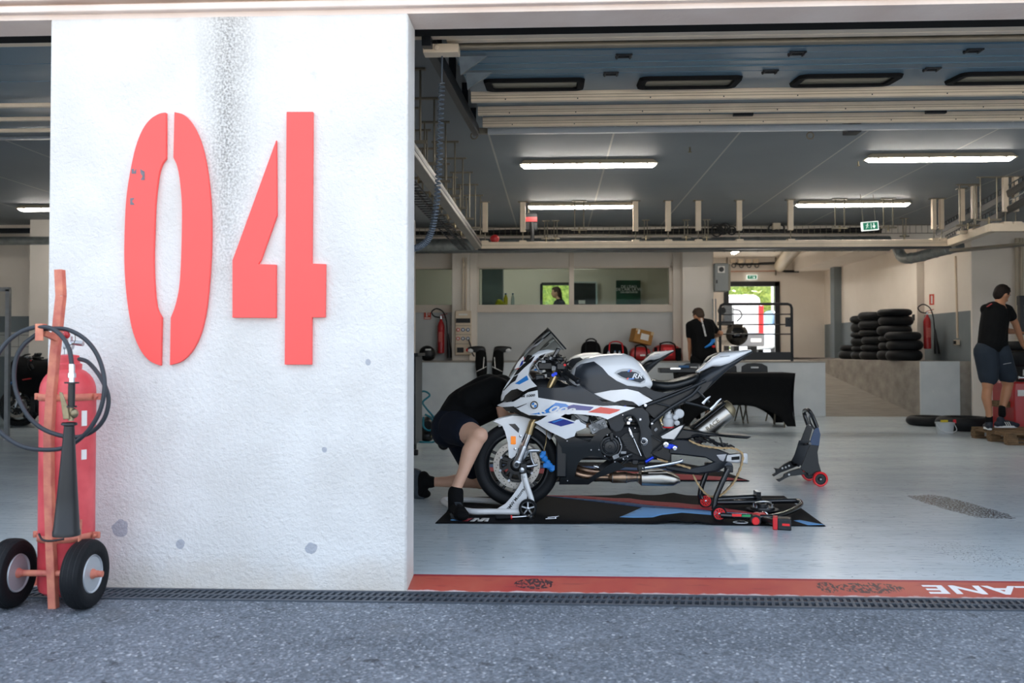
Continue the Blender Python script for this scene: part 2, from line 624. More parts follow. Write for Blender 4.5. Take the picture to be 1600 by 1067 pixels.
n = NT('plaster_wall')                              # inside walls, cream paint
n.col(n.ramp(n.noise(1.5, 5), [(.3, '#e6ddd2'), (.7, '#eee6dc')])); n.rough(.7); n.bump(n.noise(60, 3), .1, .004)
n = NT('grey_wall')
n.col(n.ramp(n.noise(2, 5), [(.3, '#c0c3c3'), (.7, '#cacccc')])); n.rough(.7); n.bump(n.noise(60, 3), .1, .004)
n = NT('slate_wall')
n.col(n.ramp(n.noise(2, 5), [(.3, '#707a80'), (.7, '#7c868b')])); n.rough(.7)
n = NT('bench_wall')
c = n.ramp(n.noise(4, 5), [(.3, '#c6ccd0'), (.7, '#d2d7da')])
ch = n.ramp(n.noise(5, 5), [(.72, 0.0), (.74, 1.0)])
n.col(n.mix(ch, c, '#d8dadb')); n.rough(.6)
n = NT('raw_concrete')
n.col(n.ramp(n.noise(5, 8), [(.3, '#85807a'), (.7, '#a8a29a')])); n.rough(.8); n.bump(n.noise(30, 4), .2, .01)
n = NT('ramp_concrete')
n.col(n.ramp(n.noise(3, 8, stretch=(1, 5, 1)), [(.3, '#77726b'), (.7, '#908a82')])); n.rough(.5)
n = NT('ceiling_paint')
x, y, z = n.sep()
c = n.ramp(n.noise(.8, 4), [(.3, '#7f868b'), (.7, '#898f93')])
u = n.math('ABSOLUTE', n.math('SUBTRACT', n.math('FRACT', n.math('DIVIDE', n.math('ADD', x, 20.03), 1.25)), .5))
n.col(n.mix(n.math('LESS_THAN', u, .008), c, '#b8b6b0')); n.rough(.6)
n = NT('soffit_paint')
n.col(n.ramp(n.noise(3, 6), [(.3, '#dccabf'), (.7, '#e9dbd2')])); n.rough(.8); n.bump(n.noise(40, 4), .2, .01)
n = NT('white_tile')
x, y, z = n.sep()
br = n.nt.nodes.new('ShaderNodeTexBrick'); br.offset = 0; br.inputs['Scale'].default_value = 1
br.inputs['Color1'].default_value = lin('#c8c8c4'); br.inputs['Color2'].default_value = lin('#cfcfcb'); br.inputs['Mortar'].default_value = lin('#8a8a88')
br.inputs['Brick Width'].default_value = .2; br.inputs['Row Height'].default_value = .2; br.inputs['Mortar Size'].default_value = .006
cb = n.nt.nodes.new('ShaderNodeCombineXYZ'); n.link(x, cb.inputs[0]); n.link(z, cb.inputs[1]); n.link(cb.outputs[0], br.inputs['Vector'])
n.col(br.outputs['Color']); n.rough(.25)
n = NT('foliage')
n.col(n.ramp(n.noise(9, 5), [(.3, '#55702f'), (.6, '#a5b455'), (.8, '#d0d07c')])); n.rough(.7)
n = NT('pallet_wood')
n.col(n.ramp(n.noise(6, 6, stretch=(1, 8, 8)), [(.3, '#4a3826'), (.55, '#7a5f42'), (.8, '#927553')])); n.rough(.8); n.bump(n.noise(30, 4, stretch=(1, 6, 6)), .3, .01)
n = NT('pit_lane_bounce')
n.col(n.ramp(n.noise(1, 6), [(.3, '#b5b0a6'), (.7, '#c6c1b8')])); n.rough(.8)  # kept pale so the sunlit ground throws light indoors
n = NT('yard')
n.col(n.ramp(n.noise(3, 6), [(.3, '#8d8880'), (.7, '#a39e96')])); n.rough(.8)
# ------------------------------------------------------------------ the building
YF, YI = 4.31, 4.53           # front and inner face of the front wall
ZA = -.03                     # asphalt level
CE = 3.3                      # garage ceiling
PL = .95                      # platform level at the back
PX0 = at(74, 500, YF).x
PX1 = at(636, 700, YF).x
S = lambda mb, n, m, **k: struct(mb.build(n, M(m), **k))
S(MB().b2((-40, -3, ZA - .3), (40, 4.113, ZA)), 'floor_asphalt', 'asphalt')
S(MB().b2((-60, -60, ZA - .3), (60, -3, ZA)), 'floor_pit_lane_bounce', 'pit_lane_bounce')  # unseen pale ground, added to bounce sunlight into the garage
S(MB().b2((-10, YI, -.3), (10, 24, 0)), 'floor', 'epoxy_floor')
# sloped red threshold in each opening
for i, (a, b) in enumerate(((PX1, 5.4), (-8.2, PX0))):
    mb = MB().prism([(a, YF, ZA), (a, YI, 0), (a, YI, -.3), (a, YF, -.3)], (b - a, 0, 0))
    S(mb, 'trim_%d' % (i + 1), 'red_kerb')
# painted letters on the threshold, read from inside the garage
t = text_mb('PIT LANE', .175, extrude=.0005, bold=.0045, align='RIGHT', spacing=1.08)
xe = atz(1437, 915, -.015).x
ang = math.atan2(-ZA, YI - YF)
t.v = [V((xe + (-p.x) * 1.22, 4.42 + math.cos(ang) * -p.z * .8, -.0139 + math.sin(ang) * -p.z * .8 - p.y * .5)) for p in t.v]
o = T('painted_lettering', '', '', (xe, 4.42, -.014))
for wd in (0, 1):
    t = text_mb('PIT LANE' if wd == 0 else 'PIT', .175, extrude=.0005, bold=.0045, align='RIGHT', spacing=1.08)
    break
for wd, pad in (('LANE', 0), ('PIT', 1)):
    t = text_mb(wd, .175, extrude=.0005, bold=.0045, align='RIGHT', spacing=1.08)
    t.v = [V((( -p.x) * 1.22 + pad * .78, math.cos(ang) * -p.z * .8, .0003 + math.sin(ang) * -p.z * .8 - p.y * .5)) for p in t.v]
    t.build('painted_word', mat('road_white', '#e9e6e6', .5, var=.05), o, smooth=False)
tag(o, 'white PIT LANE letters painted upside down on the red threshold', 'lettering')
# front pillar and upper wall
S(MB().b2((PX0, YF, ZA - .2), (PX1, YI, 2.78)), 'wall_front', 'stucco', bevel=.012)
S(MB().b2((5.4, YF, ZA - .2), (7.2, YI, 2.78)).b2((-10, YF, ZA - .2), (-8.2, YI, 2.78)), 'wall_front_far', 'stucco')
S(MB().b2((-12, YF + .003, 2.775), (12, YI, 7.5)), 'wall_upper', 'soffit_paint')
S(MB().b2((-12, YF - .035, 2.80), (12, YF + .01, 2.835)).b2((-12, YF - .06, 2.85), (12, YF + .01, 2.95)), 'trim_3', 'soffit_paint', bevel=.006)
# drain grate with two staggered rows of slots
G0, G1 = 4.115, 4.30
mb = MB()
mb.b2((-7, G0, ZA - .005), (6, G0 + .022, ZA + .006)); mb.b2((-7, G1 - .022, ZA - .005), (6, G1, ZA + .006))
mb.b2((-7, (G0 + G1) / 2 - .009, ZA - .012), (6, (G0 + G1) / 2 + .009, ZA + .005))
x = -7.0; k = 0
while x < 6:
    for j, (ya, yb) in enumerate(((G0 + .02, (G0 + G1) / 2 - .008), ((G0 + G1) / 2 + .008, G1 - .02))):
        xo = x + (.016 if j else 0)
        mb.prism([(xo, ya, ZA - .01), (xo + .014, ya, ZA - .01), (xo + .014 + .012, yb, ZA - .01), (xo + .012, yb, ZA - .01)], (0, 0, .014))
    x += .033
o = mb.build('drain_grate', mat('grate_iron', '#4b525b', .5, metal=.3, var=.2, scale=9), smooth=False)
tag(o, 'long dark iron drain grate along the foot of the facade', 'drain grate')
S(MB().b2((-40, 4.113, ZA - .3), (40, YF, ZA - .06)), 'trim_4', 'black_cloth')
# ceiling, side walls
S(MB().b2((-10, YI, CE), (10, 15.95, CE + .3)), 'ceiling', 'ceiling_paint')
S(MB().b2((-10, 15.95, 3.6), (10, 24.3, 3.9)), 'ceiling_back', 'plaster_wall')
S(MB().b2((-2.44, YI, 0), (-2.32, 14.9, CE)), 'wall_left', 'plaster_wall')
S(MB().b2((-10.2, YI, 0), (-10, 24, CE + .3)), 'wall_far_left', 'plaster_wall')
S(MB().b2((10, YI, 0), (10.2, 24, CE + .3)), 'wall_far_right', 'plaster_wall')
# platform: left block, ramp, right block
RA = [(6.27, 15.7), (5.55, 19.0), (5.3, 20.1), (5.3, 24)]
S(MB().b2((-2.8, 15.7, 0), (4.67, 24, PL - .025)), 'wall_platform_left', 'bench_wall')
S(MB().b2((-2.8, 15.69, PL - .025), (4.67, 24, PL)), 'floor_platform_left', 'raw_concrete')
poly = [V((x, y, 0)) for x, y in RA] + [V((7.13, 24, 0)), V((7.13, 15.7, 0))]
S(MB().prism([p + V((0, .02, 0)) for p in poly], (0, 0, PL)), 'wall_platform_right', 'raw_concrete')
S(MB().b2((6.27, 15.68, 0), (6.93, 15.72, PL)), 'wall_platform_front', 'bench_wall')
S(MB().prism([(4.6, 15.7, 0.002), (4.6, 20.1, PL), (4.6, 24, PL), (4.6, 24, 0), (4.6, 15.7, -.05)], (1.9, 0, 0)), 'floor_ramp', 'ramp_concrete')
# right wall: slate below, cream above, then the wall facing the front
S(MB().b2((7.13, 15.55, 0), (7.3, 24, 1.82)), 'wall_right_lower', 'slate_wall')
S(MB().b2((7.13, 15.55, 1.82), (7.3, 24, 3.6)), 'wall_right', 'plaster_wall')
S(MB().b2((7.06, 15.5, 0), (10, 15.55, CE)), 'wall_right_return', 'plaster_wall', bevel=.004)
S(MB().b2((6.99, 17.62, PL), (7.13, 17.9, 3.6)), 'wall_right_column', 'plaster_wall')
S(MB().b2((6.95, 22.6, PL), (7.13, 22.9, 3.6)), 'wall_right_pilaster', 'slate_wall')
S(MB().b2((6.3, 15.95, 3.22), (7.13, 24, 3.6)), 'ceiling_beam_side', 'plaster_wall')
S(MB().b2((-10, 15.75, 3.0), (7.2, 15.98, CE + .3)), 'ceiling_beam', 'plaster_wall')
# back wall with the doorway
dx0, dx1 = at(1132, 500, 24).x, at(1217, 500, 24).x
dz = at(1180, 441, 24).z
mb = MB().b2((dx1, 24, PL), (7.3, 24.3, 3.6)).b2((-10, 24, PL), (-.5, 24.3, 3.6)).b2((.6, 24, PL), (dx0, 24.3, 3.6)).b2((-.5, 24, PL), (.6, 24.3, 2.2)).b2((-.5, 24, 3.15), (.6, 24.3, 3.6)).b2((dx0, 24, dz), (dx1, 24.3, 3.6)).b2((-10, 24, -.2), (10, 24.3, PL - .001))
S(mb, 'wall_back', 'plaster_wall')
fr = MB(); w = .11
fr.b2((dx0 - .02, 23.95, PL), (dx0 + w, 24.04, dz + .02)).b2((dx1 - w, 23.95, PL), (dx1 + .02, 24.04, dz + .02)).b2((dx0, 23.95, dz - w), (dx1, 24.04, dz + .02))
S(fr, 'door_1', 'dark_frame')
# partition between garage and office: sill, head, mullions and two columns
YP = 16.5
zs, zt = at(900, 476, YP).z, at(900, 419, YP).z
X0 = -3.2
xa, xb, xc, xd = at(709, 450, YP).x, at(746, 450, YP).x, at(1048, 450, YP).x, at(1062, 450, YP).x
xm = at(893, 450, YP).x
S(MB().b2((X0, YP, PL), (xd, YP + .15, zs - .12)), 'wall_partition_lower', 'grey_wall')
S(MB().b2((X0, YP, zt + .02), (xd, YP + .15, 3.6)), 'wall_partition_upper', 'plaster_wall')
frame = mat('window_cream', '#e2d6c8', .5, var=.03)
def wf(i, x0, x1, mull=()):
    mb = MB().b2((x0 - .03, YP - .04, zs - .14), (x1 + .08, YP + .19, zs)).b2((x0 - .03, YP - .03, zt), (x1 + .03, YP + .18, zt + .03))
    for q in (x0, x1): mb.b2((q - .03, YP - .03, zs), (q + .03, YP + .18, zt + .03))
    for q in mull: mb.b2((q - .045, YP - .035, zs), (q + .045, YP + .18, zt + .6))
    o = struct(mb.build('window_%d' % i, frame, bevel=.004))
    struct(MB().b2((x0, YP + .07, zs), (x1, YP + .08, zt)).build('pane', M('glass_clear'), o))
    return o
wf(1, X0 + .1, xa); wf(2, xb, xc, [xm])
S(MB().b2((xa, YP - .3, PL), (xb - .12, YP + .14, 3.6)), 'wall_column_left', 'plaster_wall', bevel=.01)
S(MB().b2((xb - .12, YP - .1, PL), (xb, YP + .1, 3.6)), 'wall_column_step', 'plaster_wall')
S(MB().b2((xd, YP - .35, 0.4), (at(1115, 450, YP - .35).x, YP + .3, 3.6)), 'wall_column_right', 'plaster_wall', bevel=.01)
S(MB().b2((xc + .03, YP - .12, PL), (xd, YP + .1, 3.6)), 'wall_column_step_right', 'plaster_wall')
# office behind the glass
S(MB().b2((-3.2, 20.5, PL), (3.0, 20.6, 2.0)).b2((-3.2, 20.5, 2.66), (3.0, 20.6, 3.6)).b2((-3.2, 20.5, 2.0), (at(846, 450, 20.5).x, 20.6, 2.66)).b2((at(893, 450, 20.5).x, 20.5, 2.0), (3.0, 20.6, 2.66)), 'wall_office_back', 'plaster_wall')
o = S(MB().b2((2.85, YP + .3, PL), (2.95, 20.5, 3.6)), 'wall_office_side', 'plaster_wall')
mb = MB(); a0 = at(846, 450, 20.5).x; a1 = at(893, 450, 20.5).x
for q in (a0, a1): mb.b2((q - .03, 20.46, 2.0), (q + .03, 20.6, 2.66))
for q in (2.0, 2.66): mb.b2((a0, 20.46, q - .03), (a1, 20.6, q + .03))
S(mb, 'window_3', 'dark_frame')
# back wall of the office opens on daylight: a gap in wall_back is cut by its own window below
# left garage back wall: bands of cream, slate, tile, slate
YL = 15.0
z1, z2, z3 = at(50, 494, YL).z, at(50, 519, YL).z, at(50, 557, YL).z
S(MB().b2((-10, YL, z1), (-2.5, YL + .15, CE)), 'wall_left_garage', 'plaster_wall')
S(MB().b2((-10, YL, z2), (-2.5, YL + .15, z1)), 'wall_left_band', 'slate_wall')
S(MB().b2((-10, YL - .01, z3), (-2.5, YL + .15, z2)), 'wall_left_tiles', 'white_tile')
S(MB().b2((-10, YL, 0), (-2.5, YL + .15, z3)), 'wall_left_lower', 'slate_wall')
q = at(46, 450, YL - .6).x
S(MB().b2((q, YL - .6, 0), (q + .9, YL, CE)), 'wall_left_column', 'plaster_wall')
# outside at the back
S(MB().b2((-30, 24.3, PL - .4), (60, 90, PL - .02)), 'floor_yard', 'yard')
# ------------------------------------------------------------------ overhead door
def dzp(y): return 2.88 + .0824 * (y - 5.0)          # height of the inclined door track
DX0, DX1 = -.60, 5.1
door = struct(MB().b2((DX0, 4.94, 2.86), (DX1, 4.99, 2.93)).build('door_2', M('cream_metal'), bevel=.004))
def slab(name, ya, yb, m, dz=0, th=.04, x0=DX0, x1=DX1, parent=None, bevel=.004):
    za, zb = dzp(ya) + dz, dzp(yb) + dz
    mb = MB().prism([(x0, ya, za), (x0, yb, zb), (x0, yb, zb + th), (x0, ya, za + th)], (x1 - x0, 0, 0))
    o = mb.build(name, M(m), bevel=bevel); o.parent = parent or door; return struct(o)
slab('door_section', 5.05, 5.385, 'door_blue'); slab('door_section', 5.393, 5.855, 'door_blue')
sec = slab('door_section', 5.865, 6.40, 'door_blue')
mat('drawer_blue', '#4c626f', .35, var=.04)  # blue-grey of the tool trolley drawers
slab('door_section', 6.40, 7.45, 'door_blue', .012); slab('door_section', 7.46, 7.95, 'door_blue', .012)
for a, h in ((6.42, .066), (7.0, .056), (7.47, .070)):
    z0 = dzp(a)
    ob = struct(MB().b2((DX0, a, z0 - h), (DX1, a + .045, z0 + .01)).build('stiffener_beam', M('cream_metal'), door, bevel=.003))
    for q in (.38, .68):
        struct(MB().b2((DX0, a - .0015, z0 - h * q - .0015), (DX1, a, z0 - h * q + .0015)).build('seam', M('steel_grey'), ob))
    rv = MB()
    for k in range(11): rv.ell((DX0 + .25 + k * .52, a, z0 - h * .8), .005, 8)
    struct(rv.build('rivets', M('dark_grey_metal'), ob))
slab('bottom_rail', 8.03, 8.10, 'rail_silver', -.042, .05)
for y in (5.12, 5.24, 5.55, 5.70): struct(MB().b2((DX0, y, dzp(y) - .006), (DX1, y + .008, dzp(y))).build('seam', M('door_blue'), door))
struct(MB().b2((DX0, 5.06, dzp(5.06) - .012), (DX1, 5.085, dzp(5.06))).build('edge_strip', M('cream_metal'), door))
struct(MB().b2((PX1 - .2, 4.535, 2.785), (5.4, 4.66, 2.84)).build('gap_shade', M('frame_black'), door))  # black strip standing in for the dark gap behind the lintel
struct(MB().cyl((PX1 + .06, 5.02, 2.85), (5.1, 5.02, 2.85), .02, seg=12).build('spring_shaft', M('steel_grey'), door))
struct(MB().b2((PX1 - .1, 4.86, 2.86), (5.3, 4.93, 2.895)).build('header_rail', M('cream_metal'), door, bevel=.004))
mat('acrylic_pane', '#857f6c', .25, var=.04)
for k in range(6):
    x0 = -.48 + 1.055 * k; x1 = x0 + .69
    if x1 > 5.2: continue
    ya, yb = 5.98, 6.32
    def P(x, y, d=0): return V((x, y, dzp(y) + d))
    def ring(i, d, r):
        pts = []
        for cx_, cy_, a0 in ((x0 + i + r, ya + i + r, PI), (x1 - i - r, ya + i + r, 1.5 * PI), (x1 - i - r, yb - i - r, 0), (x0 + i + r, yb - i - r, .5 * PI)):
            for q in range(5):
                t = a0 + q / 4 * PI / 2
                pts.append(P(cx_ + r * math.cos(t), cy_ + r * math.sin(t), d))
        return pts
    mb = MB().grid([ring(0, 0, .06), ring(.006, -.022, .06), ring(.05, -.022, .03), ring(.055, -.004, .03)], closed_v=True)
    fo = struct(mb.build('window_frame', M('frame_black'), door))
    struct(MB().prism(ring(.05, -.006, .03), (0, 0, .004)).build('pane', M('acrylic_pane'), fo))
hm = []
for y in (5.389, 5.86):
    for k in range(5):
        xx = .42 + 1.03 * k - (y - 5.389) * .1
        if xx > 5: continue
        mb = MB().b2((xx - .05, y - .03, dzp(y) - .012), (xx + .05, y - .018, dzp(y))).b2((xx - .05, y + .018, dzp(y) - .012), (xx + .05, y + .03, dzp(y)))
        for q in (-.04, .04): mb.cyl((xx + q, y - .035, dzp(y) - .01), (xx + q, y + .035, dzp(y) - .01), .007, seg=8)
        struct(mb.build('hinge', M('dark_frame'), door))
for y, xs in ((7.4, (1.55, 3.1, 4.4)),):
    for xx in xs: struct(MB().b2((xx - .08, y - .02, dzp(y) - .02), (xx + .08, y + .02, dzp(y) + .01)).build('hinge', M('dark_frame'), door))
struct(MB().b2((2.62, 8.1, dzp(8.1) - .05), (2.74, 8.24, dzp(8.1) + .08)).build('lock_bracket', M('dark_frame'), door))
for px in (741, 1266):
    p = at(px, 212, 8.2); struct(MB().torus(p, (0, 1, 0), .03, .007, 20, 8).build('pull_ring', M('steel_grey'), door))
# left track with brackets
for sx in (-1, 1):
    xt = -.70 if sx < 0 else 5.22
    mb = MB().bar((xt, 4.85, dzp(4.85) - .02), (xt, 8.0, dzp(8.0) - .02), .05, .09)
    mb.bar((xt + .05 * sx, 4.85, dzp(4.85) + .08), (xt + .05 * sx, 8.0, dzp(8.0) + .08), .025, .05)
    tr = struct(mb.build('track', M('graphite'), door))
    for y in (5.5, 6.3, 7.2, 7.95):
        struct(MB().bar((xt - .02, y, dzp(y)), (xt - .02, y, CE), .03, .05).build('track_bracket', M('dark_grey_metal'), door))
    struct(MB().bar((xt, 8.02, dzp(8.05) - .02), (xt + .25 * (-sx), 8.2, dzp(8.2)), .05).build('track_end', M('steel_grey'), door))
for y in (5.32, 5.75):
    struct(MB().prism([(DX0 + .03, y, dzp(y) - .01), (DX0 + .2, y, dzp(y) - .01), (DX0 + .03, y + .1, dzp(y) - .09)], (0, .02, 0)).build('corner_plate', M('galvanised'), door))
bx = at(690, 79, 4.98)
ob = MB().box(bx, (.2, .09, .05)).cyl(bx + V((-.02, -.046, 0)), bx + V((-.02, -.06, 0)), .015).build('switch_box', M('cream_metal'), bevel=.004)
tag(ob, 'small cream connector box at the left end of the overhead door, coiled cable below', 'junction box')
# coiled cable
pts = spline([at(*q) for q in ((691, 82, 5.0), (690, 130, 5.0), (688, 200, 5.0), (685, 280, 5.0), (679, 340, 5.02), (668, 375, 5.04), (648, 388, 5.06), (630, 389, 5.08))], 70)
n_st = int(len(pts) * .14); hel = []
for i, p in enumerate(pts):
    if i < n_st: 
        if i % 12 == 0: hel.append(p)
        continue
    d = (pts[min(i + 1, len(pts) - 1)] - pts[i - 1]).normalized(); a = d.cross(V((0, 1, 0))).normalized(); b = d.cross(a)
    t = i * .9
    hel.append(p + (a * math.cos(t) + b * math.sin(t)) * .016)
ob = MB().tube(hel, .0048, 5).build('coiled_cable', mat('coil_blue', '#515b66', .4, var=.05))
tag(ob, 'long blue-grey spiral cable hanging in a curve beside the white pillar', 'cable')
# ------------------------------------------------------------------ lights
def tube_light(x0, x1, y, label, z=CE, ydir=False):
    L = x1 - x0
    o = T('ceiling_light', label, 'ceiling light', ((x0 + x1) / 2, y, z), 'fluorescent ceiling lights')
    h = L / 2
    def pr(hw0, hw1, z0, z1, e0, e1):
        vs = []
        for zz, hw, e in ((z0, hw0, e0), (z1, hw1, e1)):
            for sx, sy in ((-1, -1), (1, -1), (1, 1), (-1, 1)): vs.append((sx * (h - e), sy * hw, zz))
        return MB().add(vs, [(3, 2, 1, 0), (4, 5, 6, 7), (0, 1, 5, 4), (1, 2, 6, 5), (2, 3, 7, 6), (3, 0, 4, 7)])
    a = pr(.05, .088, 0, -.052, .05, .0); a.build('lamp_body', M('lamp_body'), o)
    b = pr(.06, .03, -.052, -.085, .01, .05); b.build('diffuser', M('lamp'), o, bevel=.008)
    for k in range(6):
        MB().box((-h + .12 + k * (L - .24) / 5, -.066, -.045), (.02, .012, .035)).build('clip', M('steel_grey'), o)
    if ydir: o.rotation_euler = (0, 0, PI / 2)
    return o
tube_light(-.39, 1.17, 10.2, 'left tube light of the front row, just behind the overhead door')
tube_light(3.44, 5.05, 10.05, 'right tube light of the front row, longest in view')
tube_light(-.39, 1.17, 13.15, 'left tube light of the rear row, above the white bike')
tube_light(3.50, 5.13, 13.15, 'right tube light of the rear row, left of the green exit sign')
tube_light(-8.0, -6.43, 13.0, 'tube light in the neighbouring garage left of the pillar')
tube_light(3.65, 5.2, 21.6, 'tube light running away on the ceiling of the back passage', 3.6, True)
tube_light(3.0, 4.6, 17.9, 'added unseen tube light brightening the back passage, left one', 3.6, True)  # hidden by the beam, added to brighten the passage walls
tube_light(4.7, 6.3, 17.9, 'added unseen tube light brightening the back passage, right one', 3.6, True)  # second added tube, out of view, same purpose
o = tube_light(-1.6, 0.0, 18.6, 'tube light on the office ceiling behind the window band', 3.6)
# ------------------------------------------------------------------ suspended trunking
TX, TY, TZ = -1.105, 13.0, 2.66
def trunk(pts, w=.11, h=.10):
    mb = MB()
    for a, b in zip(pts, pts[1:]): mb.bar(a, b, w, h)
    return mb
tr = T('cable_trunking', 'rectangular cream cable trunking frame hung below the ceiling', 'cable trunking', (TX, TY, TZ))
def W(mb, name, m, root, **k):
    """part built from world coordinates under a placed root"""
    off = V((0, 0, 0)); r = root
    while r is not None: off += V(r.location); r = r.parent
    mb.v = [p - off for p in mb.v]
    return mb.build(name, M(m) if isinstance(m, str) else m, root, **k)
R1, R2 = at(1484, 384, 13.0), at(1551, 360, 11.4)
W(trunk([(TX, 5.6, TZ), (TX, TY, TZ)], .1, .1), 'trunk_rail', mat('rail_grey', '#8a857c', .45), tr, bevel=.006)
W(MB().b2((TX + .051, 5.6, TZ - .012), (TX + .054, TY, TZ + .012)), 'trunk_slot', 'dark_frame', tr)
W(trunk([(TX - .05, TY, TZ), (R1.x + .05, TY, TZ)]), 'trunk_rail', 'cream_metal', tr, bevel=.006)
W(MB().b2((TX, TY - .058, TZ - .075), (R1.x, TY + .05, TZ - .052)), 'trunk_underside', 'graphite', tr)
W(MB().b2((TX, TY - .058, TZ - .004), (R1.x, TY - .054, TZ + .004)), 'trunk_seam', 'lamp_body', tr)
W(trunk([(R1.x, TY, TZ), (R2.x, 11.4, TZ)]), 'trunk_rail', 'cream_metal', tr, bevel=.006)
W(trunk([(R2.x - .05, 11.4, TZ), (9.5, 11.4, TZ)]), 'trunk_rail', 'cream_metal', tr, bevel=.006)
W(trunk([(R1.x, 12.9, TZ - .12), (6.9, 11.6, TZ - .1)], .25, .03), 'trunk_tray', 'steel_grey', tr)
# box-section hangers along the rear rail
def hanger(px, label, y=TY, w=.075, ztop=CE, zb=2.86, dbl=False):
    x = at(px, 340, y).x
    o = T('trunking_hanger', label, 'ceiling hanger', (x, y, TZ + .05), 'box hangers of the cable trunking')
    W(MB().b2((x - w / 2, y - .03, zb), (x + w / 2, y + .03, ztop)), 'channel', 'cream_metal', o, bevel=.003)
    W(MB().b2((x - w / 2 - .03, y - .04, ztop - .012), (x + w / 2 + .03, y + .04, ztop)), 'top_plate', 'steel_grey', o)
    W(MB().cyl((x, y, TZ + .05), (x, y, zb), .008, seg=8), 'rod', 'steel_grey', o)
    W(MB().b2((x - .05, y - .062, TZ + .03), (x + .05, y + .062, TZ + .07)), 'clamp', 'cream_metal', o)
ords = ('first', 'second', 'third', 'fourth', 'fifth', 'sixth', 'seventh')
for i, px in enumerate((758, 817, 993, 1044, 1091, 1155, 1235)):
    hanger(px, '%s cream box hanger from the left on the rear trunking rail' % ords[i])
for i, px in enumerate((1459, 1471)): hanger(px, ('left' if i == 0 else 'right') + ' box hanger of the close pair at the right end of the rear rail', w=.055)
for i, (px, y) in enumerate(((1503, 12.2), (1522, 12.0), (1571, 11.4), (1587, 11.4))):
    hanger(px, 'cream box hanger number %s going right past the exit sign' % ('one', 'two', 'three', 'four')[i], y=y, w=.06)
# thin U hangers
def uhanger(x, y, w, label, zt=CE, zb=2.74, grp='thin U-shaped hangers', r=.009, lift=None):
    o = T('rod_hanger', label, 'ceiling hanger', (x, y, zb), grp)
    hw = w / 2
    for s in (-1, 1): MB().cyl((s * hw, 0, 0), (s * hw, 0, zt - zb), r, seg=6).build('rod', M('steel_grey'), o)
    MB().b2((-hw - .05, -.012, -.012), (hw + .05, .012, .012)).build('cross_bar', M('steel_grey'), o)
    MB().b2((-hw - .04, -.02, zt - zb - .015), (hw + .04, .02, zt - zb)).build('top_plate', M('steel_grey'), o)
    MB().cyl((0, 0, -.05), (0, 0, .03), .014, seg=8).build('bolt', M('bronze_metal'), o)
    return o
for px, lab in ((905, 'white U hanger below the left rear tube light'), (1312, 'left white U hanger below the right rear tube light'), (1388, 'right white U hanger beside the exit sign')):
    uhanger(at(px, 340, 12.95).x, 12.95, .13, lab, zb=2.88)
for i, y in enumerate((6.1, 6.8, 7.6, 8.4, 9.2, 10.0, 10.8, 11.6, 12.4)):
    uhanger(TX - .02, y, .2, '%s rod hanger from the front along the left trunking rail' % (ords + ('eighth', 'ninth'))[i], zb=2.73, grp='rod hangers of the left rail')
    uhanger(TX - .22, y + .3, .16, '%s rod hanger from the front carrying the tray beside the left rail' % (ords + ('eighth', 'ninth'))[i], zb=2.82, grp='rod hangers of the side tray')
for i, (px, y) in enumerate(((1512, 11.9), (1545, 11.4))):
    uhanger(at(px, 330, y).x, y, .2, ('left' if i == 0 else 'right') + ' wide U hanger at the corner of the right trunking', zb=2.76, grp='wide hangers at right')
# wire tray beside the left rail
mb = MB()
for xx in (TX - .3, TX - .2, TX - .12): mb.bar((xx, 5.6, 2.62), (xx, 13.2, 2.62), .012)
for k in range(50): mb.bar((TX - .3, 5.7 + k * .15, 2.615), (TX - .12, 5.7 + k * .15, 2.615), .008)
mb.tube([(TX - .22, 5.6, 2.65), (TX - .2, 8, 2.64), (TX - .23, 11, 2.65), (TX - .2, 13.2, 2.65)], .02, 6)
tag(mb.build('cable_tray', M('graphite')), 'wire cable tray running into depth along the left trunking rail', 'cable tray')
# ducts and cable runs on the back beam
def spiral_duct(path, r, name, label, m='galvanised', sm=6):
    o = T(name, label, 'duct', path[0])
    pts = spline([V(p) for p in path], sm) if sm else [V(p) for p in path]
    W(MB().tube(pts, r, 20), 'duct_pipe', m, o)
    acc = 0; ringm = MB()
    for a, b in zip(pts, pts[1:]):
        L = (b - a).length; t = (.28 - acc)
        while t < L:
            ringm.torus(a + (b - a) * (t / L), b - a, r + .001, .006, 20, 6); t += .28
        acc = (acc + L) % .28
    W(ringm, 'duct_seams', m, o)
    return o
spiral_duct([(-3.0, 15.3, 2.93), (0, 15.3, 2.93), (3, 15.3, 2.93), (5.62, 15.3, 2.93)], .125, 'ventilation_duct', 'long silver spiral duct running behind the rear trunking', sm=0)
spiral_duct([at(1400, 378, 15.3), at(1404, 392, 15.25), at(1412, 403, 15.1), at(1432, 402, 14.8), at(1462, 394, 14.4), at(1500, 384, 13.9)], .085, 'ventilation_duct', 'short silver flexible duct elbow below the right end of the trunking')
spiral_duct([(4.95, 17.0, 3.36), (5.1, 19, 3.36), (5.95, 23.9, 3.36)][::1], .15, 'ventilation_duct', 'thick pale round duct under the ceiling of the back passage', 'lamp_body', sm=0)
mb = MB(); 
for k, (dy, dz_) in enumerate(((0, 0), (.05, .02), (.02, .05), (-.03, .03))):
    mb.tube([(-3.2 + i * .8, 15.6 + dy, 3.17 + dz_ + .012 * math.sin(i * 1.7 + k)) for i in range(12)], .022, 6, smooth=3)
tag(mb.build('cable_bundle', M('dark_cable')), 'thick bundle of black cables along the back beam', 'cable')
mb = MB()
for z_ in (3.13, 3.27): mb.bar((-3.2, 15.52, z_), (6.6, 15.52, z_), .012)
for k in range(98): mb.bar((-3.15 + k * .1, 15.52, 3.13), (-3.15 + k * .1, 15.52, 3.27), .006)
tag(mb.build('cable_tray', M('steel_grey')), 'wire mesh cable tray across the back beam', 'cable tray')
